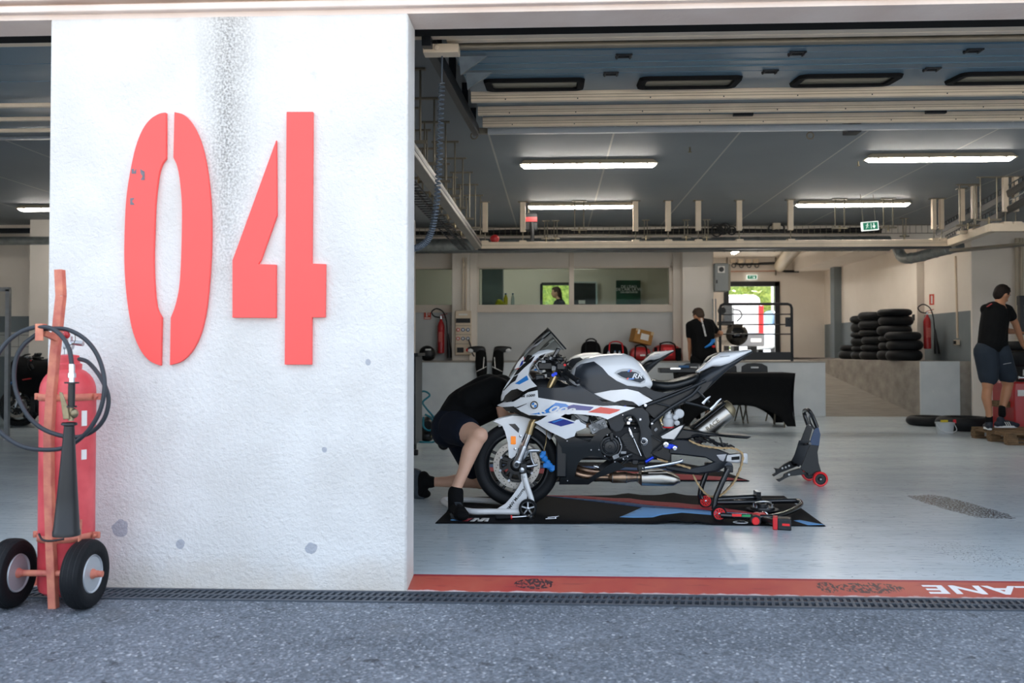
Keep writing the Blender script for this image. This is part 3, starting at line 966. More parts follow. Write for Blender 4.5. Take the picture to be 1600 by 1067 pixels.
for j, (ya, yb, zz) in enumerate(((380, 356, 0), (366, 336, 0))):
    a = at(1478 - j * 14, ya, 14.8 + j * .4); b = at(1600, (318, 296)[j], 10.8); b = a + (b - a) * 1.25; b.z = a.z
    mb = MB()
    for k in range(4): mb.tube([a + V((0, 0, .02 * k)), (a + b) / 2 + V((0, .03 * k, .015 * k - .02)), b + V((0, 0, .02 * k))], .022, 6, smooth=6)
    d = (b - a); 
    for s in (.0, .12): mb.bar(a + V((0, 0, s)), b + V((0, 0, s)), .012)
    for k in range(34): mb.bar(a + d * k / 34, a + d * k / 34 + V((0, 0, .12)), .008)
    tag(mb.build('cable_tray', M('graphite')), ('lower' if j == 0 else 'upper') + ' black cable tray rising to the right edge under the ceiling', 'cable tray')
# left garage pipes
for j, (y, zz, r) in enumerate(((14.4, 2.95, .07), (14.5, 3.13, .045))):
    tag(MB().tube([(-9.8, y, zz), (-6, y, zz), (-2.6, y, zz)], r, 12).build('ceiling_pipe', M('galvanised' if j == 0 else 'graphite')), ('lower silver' if j == 0 else 'upper dark') + ' pipe across the back of the left garage', 'pipe')
# left garage raised door
mb = MB()
ld = struct(MB().b2((-8.1, 4.86, 2.86), (-2.6, 4.93, 2.895)).build('door_3', M('cream_metal')))
for a, b, m_, d_ in ((4.95, 5.385, 'door_blue', 0), (5.39, 5.86, 'door_blue', 0), (5.87, 6.4, 'door_blue', 0), (6.4, 7.95, 'door_blue', .012), (6.4, 6.45, 'cream_metal', -.066), (7.0, 7.05, 'cream_metal', -.056), (7.47, 7.52, 'cream_metal', -.07), (8.03, 8.1, 'aluminium', -.042)):
    slab('door_section', a, b, m_, d_, .03, -8.1, -2.75, ld)
struct(MB().b2((-8.2, 4.535, 2.785), (PX0 + .1, 4.66, 2.84)).build('gap_shade', M('frame_black'), ld))  # black strip in place of the shade above the left opening
# exit signs
def exit_sign(p, w, h, rz, label, ry=0):
    o = T('exit_sign', label, 'exit sign', p, None, rz)
    MB().box((0, .02, 0), (w, .04, h)).build('sign_case', M('sign_white'), o, bevel=.004)
    MB().box((0, -.002, 0), (w * .86, .004, h * .8)).build('sign_face', M('sign_green'), o)
    q = h * .3
    fig = MB().ell((-w * .2 + q * .15, -.007, q * .75), (q * .22, .003, q * .22), 10)
    fig.bar((-w * .2, -.006, q * .5), (-w * .22, -.006, -q * .2), .006 + q * .2, .003)
    fig.bar((-w * .22, -.006, -q * .15), (-w * .2 + q * .5, -.006, -q * .5), q * .2, .003).bar((-w * .22, -.006, -q * .15), (-w * .2 - q * .5, -.006, -q * .9), q * .2, .003)
    fig.bar((-w * .2, -.006, q * .4), (-w * .2 + q * .6, -.006, q * .1), q * .16, .003).bar((-w * .2, -.006, q * .4), (-w * .2 - q * .6, -.006, q * .2), q * .16, .003)
    fig.b2((w * .02, -.008, -h * .3), (w * .04, -.004, h * .3))
    fig.build('running_figure', M('sign_white'), o)
    ar = MB().b2((w * .2 - w * .02, -.008, -.0), (w * .2 + w * .02, -.004, h * .3)).prism([(w * .1, -.008, .0), (w * .3, -.008, .0), (w * .2, -.008, -h * .3)], (0, .004, 0))
    ar.build('arrow', M('sign_white'), o)
    o.rotation_euler = (0, ry, rz)
    return o
e = exit_sign(at(1360, 353, 12.6), .24, .125, .12, 'green running man exit sign hanging tilted under the ceiling', -.09)
for s in (-1, 1): MB().cyl((s * .09, .02, .06), (s * .09, .02, .5), .004, seg=6).build('suspension_wire', M('steel_grey'), e)
exit_sign(at(1175, 433, 23.9), .28, .12, 0, 'small green exit sign above the bright back door')
# small ceiling bits
p = at(826, 347, 13.6)
o = T('hose_reel_box', 'black square box with red band on the back beam under the left rear light', 'box', p)
MB().bar((0, 0, .1), (0, 0, CE - p.z), .03).build('hanger_rod', M('steel_grey'), o)
MB().box((0, 0, 0), (.27, .13, .26)).build('case', M('dark_frame'), o, bevel=.01)
MB().box((.03, -.08, .03), (.2, .02, .07)).build('band', M('red_paint'), o)
MB().tube([(.05, -.1, -.02), (.06, -.12, -.2), (.04, -.1, -.4)], .03, 8, smooth=4).build('hose', M('dark_cable'), o)
p = at(773, 373, 12.98)
tag(MB().ell(p, (.07, .06, .06)).build('red_cap', M('red_paint')), 'small red plastic cap sitting on the rear trunking rail, left part', 'cap')
p = at(1213, 353, 15.4)
o = T('junction_box', 'square grey junction box with black cable loops on the back beam', 'junction box', p)
MB().box((0, 0, 0), (.13, .08, .12)).build('case', M('lamp_body'), o, bevel=.01)
for s in (-1, 1): MB().torus((s * .06, 0, -.04), (0, 1, 0), .07, .014, 16, 6).build('cable_loop', M('dark_cable'), o)
p = at(1130, 358, 15.35)
mb = MB()
for k in range(7): mb.torus(p + V((random.uniform(-.15, .15), 0, random.uniform(-.03, .03))), (random.uniform(-.4, .4), 1, .2), random.uniform(.05, .11), .012, 16, 6)
tag(mb.build('cable_coil', M('dark_cable')), 'tangle of black cable on the back beam above the right column', 'cable')
for i, (px, py, y) in enumerate(((1078, 244, 9.6), (1341, 232, 10.4))):
    p = at(px, py, y); p.z = CE
    o = T('sprinkler_head', ('left' if i == 0 else 'right') + ' tiny metal sprinkler on the bare ceiling', 'sprinkler', p)
    MB().cyl((0, 0, 0), (0, 0, -.05), .008).build('stem', M('bronze_metal'), o)
    MB().cyl((0, 0, -.05), (0, 0, -.055), .02).build('deflector', M('bronze_metal'), o)
for i, px in enumerate((1009, 1104, 1072, 1413, 853, 868)):
    x = at(px, 350, 14.9).x
    uhanger(x, 14.9, .05, 'thin dark rod between rear hangers, %s' % ('right of the second light', 'left of the fourth hanger', 'by the third hanger', 'right of the exit sign', 'by the black box', 'below the left rear light')[i], zb=3.0, grp='thin rods at the back beam')
# ------------------------------------------------------------------ things at the back of the garage
def extinguisher(p, label, rz=0):
    o = T('fire_extinguisher', label, 'fire extinguisher', p, 'slim wall extinguishers', rz)
    MB().lathe((0, 0, 0), (0, 0, 1), [(0, .05), (.01, .064), (.5, .066), (.56, .05), (.6, .025), (.63, .02)], 20, True).build('cylinder', M('red_paint'), o)
    MB().box((0, -.066, .3), (.07, .006, .18)).build('label_plate', mat('label_red', '#c8645c', .5, var=.2, scale=60), o)
    MB().cyl((0, 0, .63), (0, 0, .69), .018).build('valve', M('chrome'), o)
    MB().bar((-.02, 0, .69), (.12, 0, .73), .02, .012).bar((-.02, 0, .67), (.1, 0, .66), .02, .01).build('handle', M('red_paint'), o)
    MB().tube([(0, 0, .66), (-.12, -.02, .68), (-.17, -.02, .76), (-.08, -.02, .82), (.04, -.02, .76), (.1, -.02, .6), (.12, -.02, .4), (.13, -.02, .3)], .011, 8, smooth=6).build('hose', M('rubber'), o)
    MB().lathe((.13, -.02, .36), (.08, 0, -1), [(0, .016), (.05, .02), (.42, .05), (.45, .052)], 16, True).build('horn', M('black_plastic'), o)
    return o
extinguisher(at(689, 552, YP - .12) , 'slim red fire extinguisher on the grey wall above the black helmet')
e = extinguisher(atx(1449, 545, 6.88), 'slim red fire extinguisher on the slate wall right of the tyre stacks', 0)
def wall_sign(p, w, h, label, rz=0, grp=None):
    o = T('extinguisher_sign', label, 'sign', p, grp, rz)
    MB().box((0, 0, 0), (w, .006, h)).build('sign_plate', mat('sign_red', '#d8503c', .5, var=.04), o)
    MB().box((-w * .1, -.004, h * .05), (w * .2, .003, h * .5)).box((w * .22, -.004, h * .1), (w * .12, .003, h * .3)).build('pictogram', M('label_white'), o)
    MB().box((0, -.004, -h * .36), (w * .8, .003, h * .12)).build('caption_strip', M('label_white'), o)
wall_sign(at(668, 492, YP - .02), .13, .16, 'small red and white extinguisher sign on the grey wall')
o = T('extinguisher_sign', 'narrow red vertical sign over the right-hand extinguisher', 'sign', atx(1456, 468, 7.1), None, -PI / 4)
MB().box((0, 0, 0), (.09, .01, .2)).build('sign_plate', M('sign_red'), o)
MB().box((0, -.007, 0), (.03, .003, .15)).build('pictogram', M('label_white'), o)
# distribution board on the left column
bp0 = at(724, 520, YP - .34)
o = T('socket_board', 'tall cream power socket board on the column right of the extinguisher', 'socket board', bp0)
MB().box((0, 0, 0), (.29, .08, .80)).build('case', M('cream_metal'), o, bevel=.01)
MB().box((0, -.045, .22), (.26, .02, .08)).build('breaker_window', M('dark_frame'), o)
MB().box((-.05, -.045, -.31), (.12, .02, .09)).build('breaker_window', M('dark_frame'), o)
MB().box((0, -.042, .33), (.16, .006, .03)).build('name_plate', M('label_white'), o)
for i in range(2):
    for j in range(3):
        c = V((-.09 + j * .09, -.05, .055 - i * .16))
        s = MB().lathe(c, (0, -1, 0), [(0, .032), (.02, .032), (.025, .022)], 16, True).build('socket', M('red_plastic' if j == 0 else 'socket_blue'), o)
        MB().lathe(c + V((0, -.026, 0)), (0, -1, 0), [(0, .02), (.008, .019)], 12, True).build('socket_face', M('label_white'), s)
MB().lathe((.09, -.04, -.31), (0, -1, 0), [(0, .035), (.02, .035), (.03, .02)], 16, True).build('emergency_button', M('bright_red'), o)
for z_ in (-.03, -.2, .13): MB().box((0, -.042, z_), (.28, .004, .006)).build('panel_seam', M('steel_grey'), o)
MB().tube([(.09, -.06, -.1), (.13, -.1, -.2), (.17, -.12, -.36), (.2, -.05, -.42)], .012, 8, smooth=5).build('plug_cable', M('dark_cable'), o)
MB().bar((0, -.0, .4), (0, 0, 1.36), .04, .03).bar((.05, 0, .4), (.05, 0, 1.36), .02, .02).build('conduit', M('cream_metal'), o)
# helmet
p = at(668, 561, 15.95); p.z = PL
o = T('motorcycle_helmet', 'matt black motorcycle helmet on the platform below the extinguisher', 'helmet', p)
MB().loft([(-.15, 0, .16, .10, .04, 2.2), (-.13, 0, .22, .04, .10, 2.2), (-.07, 0, .27, 0, .13, 2.3), (0, 0, .28, 0, .14, 2.4), (.07, 0, .26, 0, .13, 2.4), (.12, 0, .21, .03, .10, 2.2), (.14, 0, .16, .09, .04, 2.2)], 24).build('shell', mat('matt_black', '#101114', .4, var=.05), o, sub=1)
MB().box((.03, -.135, .2), (.1, .02, .03)).build('decal', M('label_white'), o, bevel=.004)
MB().box((0, -.12, .06), (.28, .06, .008)).build('edge_trim', M('rubber'), o)
# racing boots, upside down, soles at the top
def boot(p, s, label):
    o = T('racing_boot', label, 'boot', p, 'black boots drying upside down')
    mb = MB()
    rings_ = []
    for z, cx_, rx, ry in ((-.15, 0, .045, .05), (-.12, 0, .055, .06), (0, .005, .07, .065), (.12, .01, .072, .062), (.2, .01, .065, .055), (.26, .015, .062, .052), (.3, .02, .055, .045)):
        rings_.append([V((s * cx_ + rx * math.cos(t * PI / 8), ry * math.sin(t * PI / 8), z)) for t in range(16)])
    mb.grid(rings_, closed_v=True)
    mb.f.append(tuple(range(16))); mb.f.append(tuple(range(6 * 16, 7 * 16)))
    mb.build('shaft', M('black_cloth'), o, sub=1)
    MB().loft([(-.05 if s > 0 else .05, 0, .33, .22, .04, 2.4), (s * .04, 0, .34, .23, .05, 2.4), (s * .12, 0, .33, .25, .045, 2.4), (s * .17, 0, .32, .28, .03, 2.2)], 16).build('foot', M('black_plastic'), o, sub=1)
    MB().bar((s * .03 - s * .06, -.068, .18), (s * .03 - s * .05, -.07, .02), .012, .008).build('stripe', M('label_white'), o)
    MB().bar((-s * .06, -.066, .05), (s * .06, -.07, -.02), .02, .006).build('brand_strip', M('label_white'), o)
    MB().ell((s * .13, -.03, .27), (.035, .025, .03), 12).build('toe_slider', M('pale_grey_plastic'), o)
    o.scale = (1.5, 1.2, 1.25)
    return o
pb = at(749, 574, 15.55)
boot(at(753, 578, 15.6), -1, 'left black racing boot drying upside down at the platform edge')
boot(at(777, 578, 15.6), 1, 'right black racing boot drying upside down at the platform edge')
for xx in (753, 777):
    p = at(xx, 582, 15.6); o = T('boot_stand', 'thin black post under the ' + ('left' if xx == 753 else 'right') + ' upturned racing boot', 'stand', (p.x, 15.6, 0), 'boot drying posts')
    MB().cyl((0, 0, 0), (0, 0, p.z - .13), .012).build('post', M('black_plastic'), o); MB().cyl((0, 0, 0), (0, 0, .015), .08).build('base', M('black_plastic'), o)
# bags along the wall
def sack(name, label, cat, pxl, pxr, pyt, m, y=15.95, depth=.35, trim=None, e=3.0, grp=None):
    a, b = at(pxl, 563, y), at(pxr, 563, y); top = at(pxl, pyt, y).z - PL
    L = b.x - a.x
    o = T(name, label, cat, ((a.x + b.x) / 2, y + depth / 2, PL), grp)
    secs = []
    for t, k in ((-.5, .55), (-.46, .8), (-.3, .97), (0, 1), (.3, .96), (.46, .8), (.5, .55)):
        secs.append((t * L, 0, top * k, 0, depth / 2 * (.75 + .25 * k), e))
    mb = MB().loft(secs, 24)
    mb.v = [p + V((0, 0, noise.noise(p * 9 + a) * .02 if p.z > .05 else 0)) for p in mb.v]
    mb.build('bag_body', M(m), o, sub=1)
    if trim:
        for q in (-.28, .28):
            MB().tube([(q * L, -depth / 2 - .005, .02), (q * L, -depth / 2 - .012, top * .5), (q * L * .9, -depth / 2 + .03, top * .93), (q * L * .8, 0, top * 1.02)], .013, 6, smooth=5).build('strap', M(trim), o)
        MB().tube([(-.25 * L, -.05, top * .98), (-.1 * L, -.1, top * 1.08), (.1 * L, -.1, top * 1.08), (.25 * L, -.05, top * .98)], .012, 6, smooth=5).build('handle', M(trim), o)
    return o, L, top
o, L, t = sack('backpack', 'plain black backpack leaning on the grey wall, leftmost bag', 'bag', 908, 940, 532, 'black_cloth', trim='rubber', e=2.2)
o, L, t = sack('sports_bag', 'black sports bag with red piping beside the backpack', 'bag', 943, 982, 536, 'black_cloth', trim='red_plastic')
o, L, t = sack('sports_bag', 'red and black holdall under the cardboard box', 'bag', 985, 1018, 541, 'red_paint', trim='black_cloth')
MB().box((.03, -.185, .1), (.09, .01, .03)).build('emblem', M('label_white'), o)
o, L, t = sack('sports_bag', 'bright red and black tool bag, rightmost on the platform', 'bag', 1021, 1066, 537, 'red_paint', trim='black_cloth')
MB().b2((-L * .47, -.182, 0), (-L * .36, -.15, t * .8)).build('end_panel', M('black_cloth'), o, bevel=.01)
MB().b2((L * .3, -.182, 0), (L * .47, -.15, t * .75)).build('end_panel', M('black_cloth'), o, bevel=.01)
MB().box((0, -.187, t * .55), (.16, .012, .15)).build('front_pocket', M('bright_red'), o, bevel=.005)
MB().prism([(-.05, -.195, .19), (-.03, -.195, .19), (0, -.195, .165), (.03, -.195, .19), (.05, -.195, .19), (.03, -.195, .14), (-.03, -.195, .14)], (0, .004, 0)).build('emblem', M('label_white'), o)
cb = at(1003, 531, 16.05)
o = T('cardboard_box', 'taped brown cardboard box lying tilted on top of the red bags', 'box', cb + V((0, .12, .055)))
mb = xf(MB().box((0, 0, 0), (.34, .26, .24)), TR((0, 0, 0), .25, 0, .22)); mb.build('carton', M('cardboard'), o, bevel=.004)
xf(MB().box((.02, -.133, 0), (.15, .003, .11)).box((-.11, -.133, .07), (.04, .003, .08)), TR((0, 0, 0), .25, 0, .22)).build('label_paper', M('label_white'), o)
xf(MB().box((0, 0, .1215), (.345, .05, .003)).box((.145, -.133, .09), (.05, .003, .06)).box((-.145, -.133, .1), (.05, .003, .04)), TR((0, 0, 0), .25, 0, .22)).build('tape', M('tape_beige'), o)
for i, px in enumerate((951, 961, 968)):
    p = at(px, 562, 15.85); p.z = PL
    o = T('water_bottle', ('leftmost', 'middle', 'rightmost')[i] + ' small clear water bottle before the black sports bag', 'bottle', p, 'water bottles on the platform')
    MB().lathe((0, 0, 0), (0, 0, 1), [(0, .026), (.01, .031), (.12, .031), (.15, .02), (.165, .012)], 14, True).build('bottle_body', M('clear_plastic'), o)
    MB().lathe((0, 0, .165), (0, 0, 1), [(0, .013), (.02, .013)], 12, True).build('cap', M('socket_blue'), o)
# railing on the platform edge
ra, rb, rt = at(1125, 475, 15.8), at(1237, 475, 15.8), 1.95
o = T('guard_rail', 'black tubular guard rail on the platform edge', 'railing', (ra.x, 15.8, PL))
c = .07; zt_ = at(1180, 475, 15.8).z
W(MB().tube([(ra.x, 15.8, PL), (ra.x, 15.8, zt_ - c), (ra.x + .02, 15.8, zt_ - .02), (ra.x + c, 15.8, zt_), (rb.x - c, 15.8, zt_), (rb.x - .02, 15.8, zt_ - .02), (rb.x, 15.8, zt_ - c), (rb.x, 15.8, PL)], .024, 10), 'frame', 'dark_frame', o)
for y in (491, 507, 522):
    zz = at(1180, y, 15.8).z
    W(MB().cyl((ra.x, 15.8, zz), (rb.x, 15.8, zz), .011, seg=8), 'rail_bar', 'dark_frame', o)
W(MB().b2((ra.x, 15.79, PL + .02), (rb.x, 15.81, at(1180, 550, 15.8).z)), 'kick_plate', 'dark_frame', o)
for i, py in enumerate((492, 508)):
    p = at(1231, py, 15.76); W(MB().b2((p.x - .04, 15.76, at(1, 512, 15.8).z), (p.x + .05, 15.78, at(1, 498, 15.8).z)) if i == 0 else MB().ell(p + V((.02, 0, .1)), .02), 'tag_plate', 'graphite', o)
p2 = at(1120, 520, 15.9)
o = T('guard_rail', 'slim steel post pair right behind the standing man', 'railing', (p2.x, 16.0, PL))
for q in (0, .05): W(MB().cyl((p2.x - q, 16.0, PL), (p2.x - q, 16.0, at(1, 470, 16).z), .013, seg=8), 'post', 'aluminium', o)
# electric cabinet and its cables
ca, cbx = at(1117, 411, 16.0), at(1142, 455, 16.0)
o = T('electric_cabinet', 'grey steel electric cabinet with fan grille high beside the column', 'cabinet', ((ca.x + cbx.x) / 2, 16.1, cbx.z))
W(MB().b2((ca.x, 16.0, cbx.z), (cbx.x - .04, 16.25, ca.z)), 'case', 'grey_panel', o, bevel=.01)
W(MB().b2((cbx.x - .04, 16.02, cbx.z + .02), (cbx.x, 16.25, ca.z - .02)), 'side', 'steel_grey', o)
pc = at(1127, 421, 15.99)
W(MB().b2((pc.x - .06, 15.98, pc.z - .06), (pc.x + .06, 16.0, pc.z + .06)), 'fan_frame', 'label_white', o)
W(MB().lathe((pc.x, 15.985, pc.z), (0, -1, 0), [(0, .045), (.012, .045), (.012, .02), (.02, .015)], 20, True), 'fan', 'dark_frame', o)
pc = at(1120, 440, 15.99)
W(MB().b2((pc.x - .012, 15.98, pc.z - .03), (pc.x + .012, 16.0, pc.z + .03)), 'lock', 'dark_frame', o)
# boxes on the passage end wall
o = T('wall_conduit', 'black conduit line with four small boxes above the back door', 'conduit', at(1180, 420, 23.85))
W(MB().tube([at(1145, 411, 23.85), at(1160, 413, 23.85), at(1185, 412, 23.85), at(1213, 411, 23.85), at(1216, 414, 23.85), at(1216, 422, 23.85), at(1228, 424, 23.85), at(1248, 424, 23.85)], .035, 6), 'cable', 'dark_cable', o)
for px in (1145, 1157, 1169, 1181):
    b_ = at(px, 408, 23.8)
    W(MB().box(b_, (.14, .08, .1)), 'box', 'cream_metal', o, bevel=.01)
    W(MB().torus(b_ + V((.02, -.02, -.12)), (0, 1, 0), .05, .012, 14, 6), 'cable_loop', 'dark_cable', o)
W(MB().bar(at(1142, 424, 23.9), at(1240, 423, 23.9), .02), 'pipe', mat('copper_pipe', '#b06a44', .4, metal=.5), o)
for px in (1136, 1212): W(MB().bar(at(px, 400, 23.9), at(px, 430, 23.9), .05, .03), 'channel', 'steel_grey', o)
# air compressor behind the rail
pc = at(1149, 523, 17.0)
o = T('air_compressor', 'black air compressor tank with grey pump behind the guard rail', 'compressor', (pc.x, 17.3, PL))
W(MB().lathe((pc.x, 16.75, pc.z), (0, 1, 0), [(0, .0), (.01, .1), (.04, .16), (.1, .205), (1.1, .205), (1.16, .1), (1.18, 0)], 28), 'tank', 'gloss_black', o)
W(MB().ell((pc.x + .05, 16.75, pc.z + .02), .015, 8), 'plug', 'chrome', o)
ph = at(1137, 494, 17.0)
mb = MB()
for k in range(9): mb.b2((ph.x - .10, 16.9, ph.z - .1 + k * .03), (ph.x + .10, 17.15, ph.z - .085 + k * .03))
mb.b2((ph.x - .07, 16.93, ph.z - .13), (ph.x + .07, 17.12, ph.z + .2))
W(mb, 'pump_head', 'cast_metal', o)
W(MB().lathe((ph.x - .12, 16.85, ph.z + .1), (0, 1, 0), [(0, .06), (.2, .06)], 16, True).b2((ph.x - .16, 16.9, ph.z - .17), (ph.x + .1, 17.2, ph.z - .1)), 'motor', 'dark_frame', o)
W(MB().tube([ph + V((.08, -.1, .12)), ph + V((.2, -.1, .1)), ph + V((.24, -.1, 0)), ph + V((.15, -.1, -.1))], .012, 8, smooth=5), 'pipe', 'dark_cable', o)
W(MB().b2((pc.x - .3, 16.8, PL), (pc.x - .24, 17.9, PL + .1)).b2((pc.x + .1, 16.85, PL), (pc.x + .14, 16.95, PL + .12)).b2((pc.x - .14, 16.85, PL), (pc.x - .1, 16.95, PL + .12)), 'foot', 'dark_frame', o)
pk = at(1137, 553, 16.5); 
mb = MB().loft([(-.25, 0, .06, 0, .1, 2.2), (-.15, 0, .16, 0, .2, 2.3), (.0, 0, .21, 0, .22, 2.2), (.15, 0, .15, 0, .2, 2.3), (.24, 0, .05, 0, .1, 2)], 16)
mb.v = [p + V((pk.x, 16.4, PL + noise.noise(p * 12) * .02 * (p.z > .02))) for p in mb.v]
tag(mb.build('cloth_bundle', mat('grey_cloth', '#8b8c8a', .8, var=.15), sub=1), 'crumpled grey cover on the platform in front of the compressor', 'cloth')
# tyres in stacks
def tyre_proto(p, label, R=.31, r=.085, grp='rain tyres stacked on the platform', axis=(0, 0, 1), h=.13):
    o = T('motorcycle_tyre', label, 'tyre', p, grp)
    prof = []
    for k in range(14):
        t = -PI * .72 + k / 13 * PI * 1.44
        prof.append((math.sin(t) * h / 2 * 1.0, R - r + math.cos(t) * r))
    MB().lathe((0, 0, h / 2), axis, prof, 36).build('casing', M('tyre_rubber'), o, solid=.008)
    g_ = MB()
    g_.torus((0, 0, h / 2 - .052), axis, R - r - .035, .008, 36, 6).torus((0, 0, h / 2 + .052), axis, R - r - .035, .008, 36, 6)
    g_.build('bead', M('rubber'), o)
    return o
stacks = [((6.40, 17.15), [0.19, .16, .12, .18, .18, .13], 'tall right-hand'), ((6.30, 16.48), [.19, .18, .15], 'low front right'), ((6.34, 17.98), [.18, .12, .17, .13, .18, .16], 'tall middle'), ((6.42, 18.8), [.17, .11, .17, .11, .19, .15], 'tall left-hand'), ((6.46, 19.6), [.18, .12], 'low far left')]
proto = None
posn = ('bottom', 'second', 'third', 'fourth', 'fifth', 'top')
for (x, y), hs, nm in stacks:
    z = PL
    for k, h in enumerate(hs):
        lab = '%s tyre from below in the %s black tyre stack' % (posn[k] if k < len(hs) - 1 else 'top', nm)
        loc = (x + random.uniform(-.03, .03), y + random.uniform(-.03, .03), z)
        if proto is None: proto = o = tyre_proto(loc, lab)
        else: o = dup(proto, loc, None, lab)
        o.scale = (1, 1, h / .13)
        z += h
# tyres on the floor, bucket
pf = atz(1463, 667, 0)
o = dup(proto, (pf.x, pf.y + .3, 0), None, 'single flat tyre lying on the floor left of the white bucket', 'tyres lying on the garage floor'); o.scale = (1.0, 1.0, 1.1)
pf = atz(1516, 675, 0)
o = dup(proto, (pf.x + .05, pf.y + .3, 0), None, 'wide slick tyre lying on the floor behind the pallet', 'tyres lying on the garage floor'); o.scale = (1.25, 1.1, 1.5)
pf = atz(1483, 679, 0)
o = T('bucket', 'white translucent plastic bucket with wire handle on the floor', 'bucket', (pf.x, pf.y + .13, 0))
MB().lathe((0, 0, 0), (0, 0, 1), [(0, .0), (0, .10), (.14, .115), (.14, .125), (.155, .125), (.155, .11), (.01, .095)], 28).build('tub', M('clear_plastic'), o)
MB().tube([(-.12, -.02, .13), (-.1, -.13, .06), (0, -.17, .03), (.1, -.13, .06), (.12, -.02, .13)], .004, 6, smooth=6).build('handle', M('sole_white'), o)
MB().box((.13, 0, .17), (.03, .03, .05)).build('clip', M('red_plastic'), o)
MB().box((.0, .02, .17), (.09, .03, .03)).build('tool_grip', mat('yellow_plastic', '#d9c22a', .5), o)
# black cloth covered table with chairs
ta, tb = at(1062, 582, 13.35), at(1243, 582, 13.35)
tz = at(1200, 583, 13.35).z
LX = tb.x - ta.x
o = T('folding_table', 'long folding table under a stretched black cover behind the bike tail', 'table', (ta.x, 13.35, 0))
D = .72
P = []
cover = MB()
def arch(u):           # lower hem height of the stretch cover along a side
    return .03 + .30 * max(0, 1 - ((u - .5) / .41) ** 2) ** .6 if abs(u - .5) < .41 else .03 + .0 
N = 40
front = []
for i in range(N + 1):
    u = i / N; x = u * LX; 
    h = arch(u) if abs(u - .5) < .41 else .02
    col_ = []
    for j in range(9):
        v = j / 8
        pin = .05 * math.sin(PI * v) * (1 if abs(u - .5) > .4 else .3)
        xx = x + (pin * (1 if u < .5 else -1)) * (abs(u - .5) * 2)
        col_.append(V((xx, 0 + .03 * math.sin(PI * v), h + (tz - h) * v)))
    front.append(col_)
cover.grid(front)
cover.grid([[V((p.x, D - p.y, p.z)) for p in c_] for c_ in front])
for x_ in (0, LX):
    cover.grid([[V((x_ + .03 * math.sin(PI * j / 8) * (1 if x_ == 0 else -1), D * i / 10, (.02 + (0 if i in (0, 10) else .35 * math.sin(PI * i / 10))) + (tz - (.02 + (0 if i in (0, 10) else .35 * math.sin(PI * i / 10)))) * j / 8)) for j in range(9)] for i in range(11)])
cover.b2((0, 0, tz - .005), (LX, D, tz))
cover.build('stretch_cover', M('black_cloth'), o, solid=.004)
MB().b2((.02, .02, tz - .04), (LX - .02, D - .02, tz - .008)).build('tabletop', M('grey_panel'), o)
for x_ in (.12, LX - .12):
    for y_ in (.06, D - .06):
        MB().tube([(x_, y_, tz - .05), (x_ + (.03 if x_ < 1 else -.03), y_, 0.0)], .014, 8).build('leg', M('steel_grey'), o)
def chair(p, rz, label):
    o = T('folding_chair', label, 'chair', p, 'black plastic folding chairs at the covered table', rz)
    pts = [(-.2, .2, .55), (-.215, .205, .72), (-.205, .21, .88), (-.12, .21, .925), (0, .21, .935), (.12, .21, .925), (.205, .21, .88), (.215, .205, .72), (.2, .2, .55)]
    MB().prism([V(q) for q in pts], (0, .02, 0)).build('backrest', M('black_plastic'), o, bevel=.008)
    MB().b2((-.06, .195, .85), (.06, .206, .875)).build('handle_slot', M('pale_grey_plastic'), o)
    MB().b2((-.21, -.2, .43), (.21, .2, .455)).build('seat', M('black_plastic'), o, bevel=.01)
    for s in (-1, 1):
        MB().tube([(s * .2, .22, .78), (s * .2, .1, .43), (s * .2, -.22, 0)], .012, 8).build('leg', M('steel_grey'), o)
        MB().tube([(s * .18, -.18, .43), (s * .18, .24, 0)], .012, 8).build('leg', M('steel_grey'), o)
    return o
c0 = chair((at(1185, 575, 14.3).x, 14.36, 0), 0, 'black folding chair behind the right half of the covered table')
dup(c0, (at(1137, 575, 14.3).x, 14.36, 0), .05, 'black folding chair behind the covered table, seen over the bike tail')
dup(c0, (at(1086, 575, 14.4).x, 14.36, 0), -.05, 'black folding chair beside the standing man')
# low dark case with blue box left of the table
p = at(1066, 588, 12.9)
o = T('tool_case', 'black tool case on the left end of the covered table', 'tool case', (p.x, 13.6, tz))
MB().b2((-.25, -.16, 0), (.3, .16, .07)).build('case_body', M('black_plastic'), o, bevel=.01)
MB().b2((-.1, -.17, .055), (.05, -.155, .075)).build('latch', M('chrome'), o)
p = at(1071, 578, 13.4)
o = tag(MB().b2((-.07, -.05, 0), (.08, .05, .04)).build('blue_box', M('socket_blue'), loc=None, bevel=.008), 'small blue plastic box on the black tool case', 'box'); o.location = (p.x, 13.6, tz + .07)
p = at(1093, 577, 13.5)
o = tag(MB().lathe((0, 0, 0), (0, 0, 1), [(0, .03), (.09, .03), (.1, .015), (.12, .012)], 14, True).build('spray_can', M('chrome')), 'small silver can on the table beside the standing man', 'can'); o.location = (p.x, 13.55, tz)
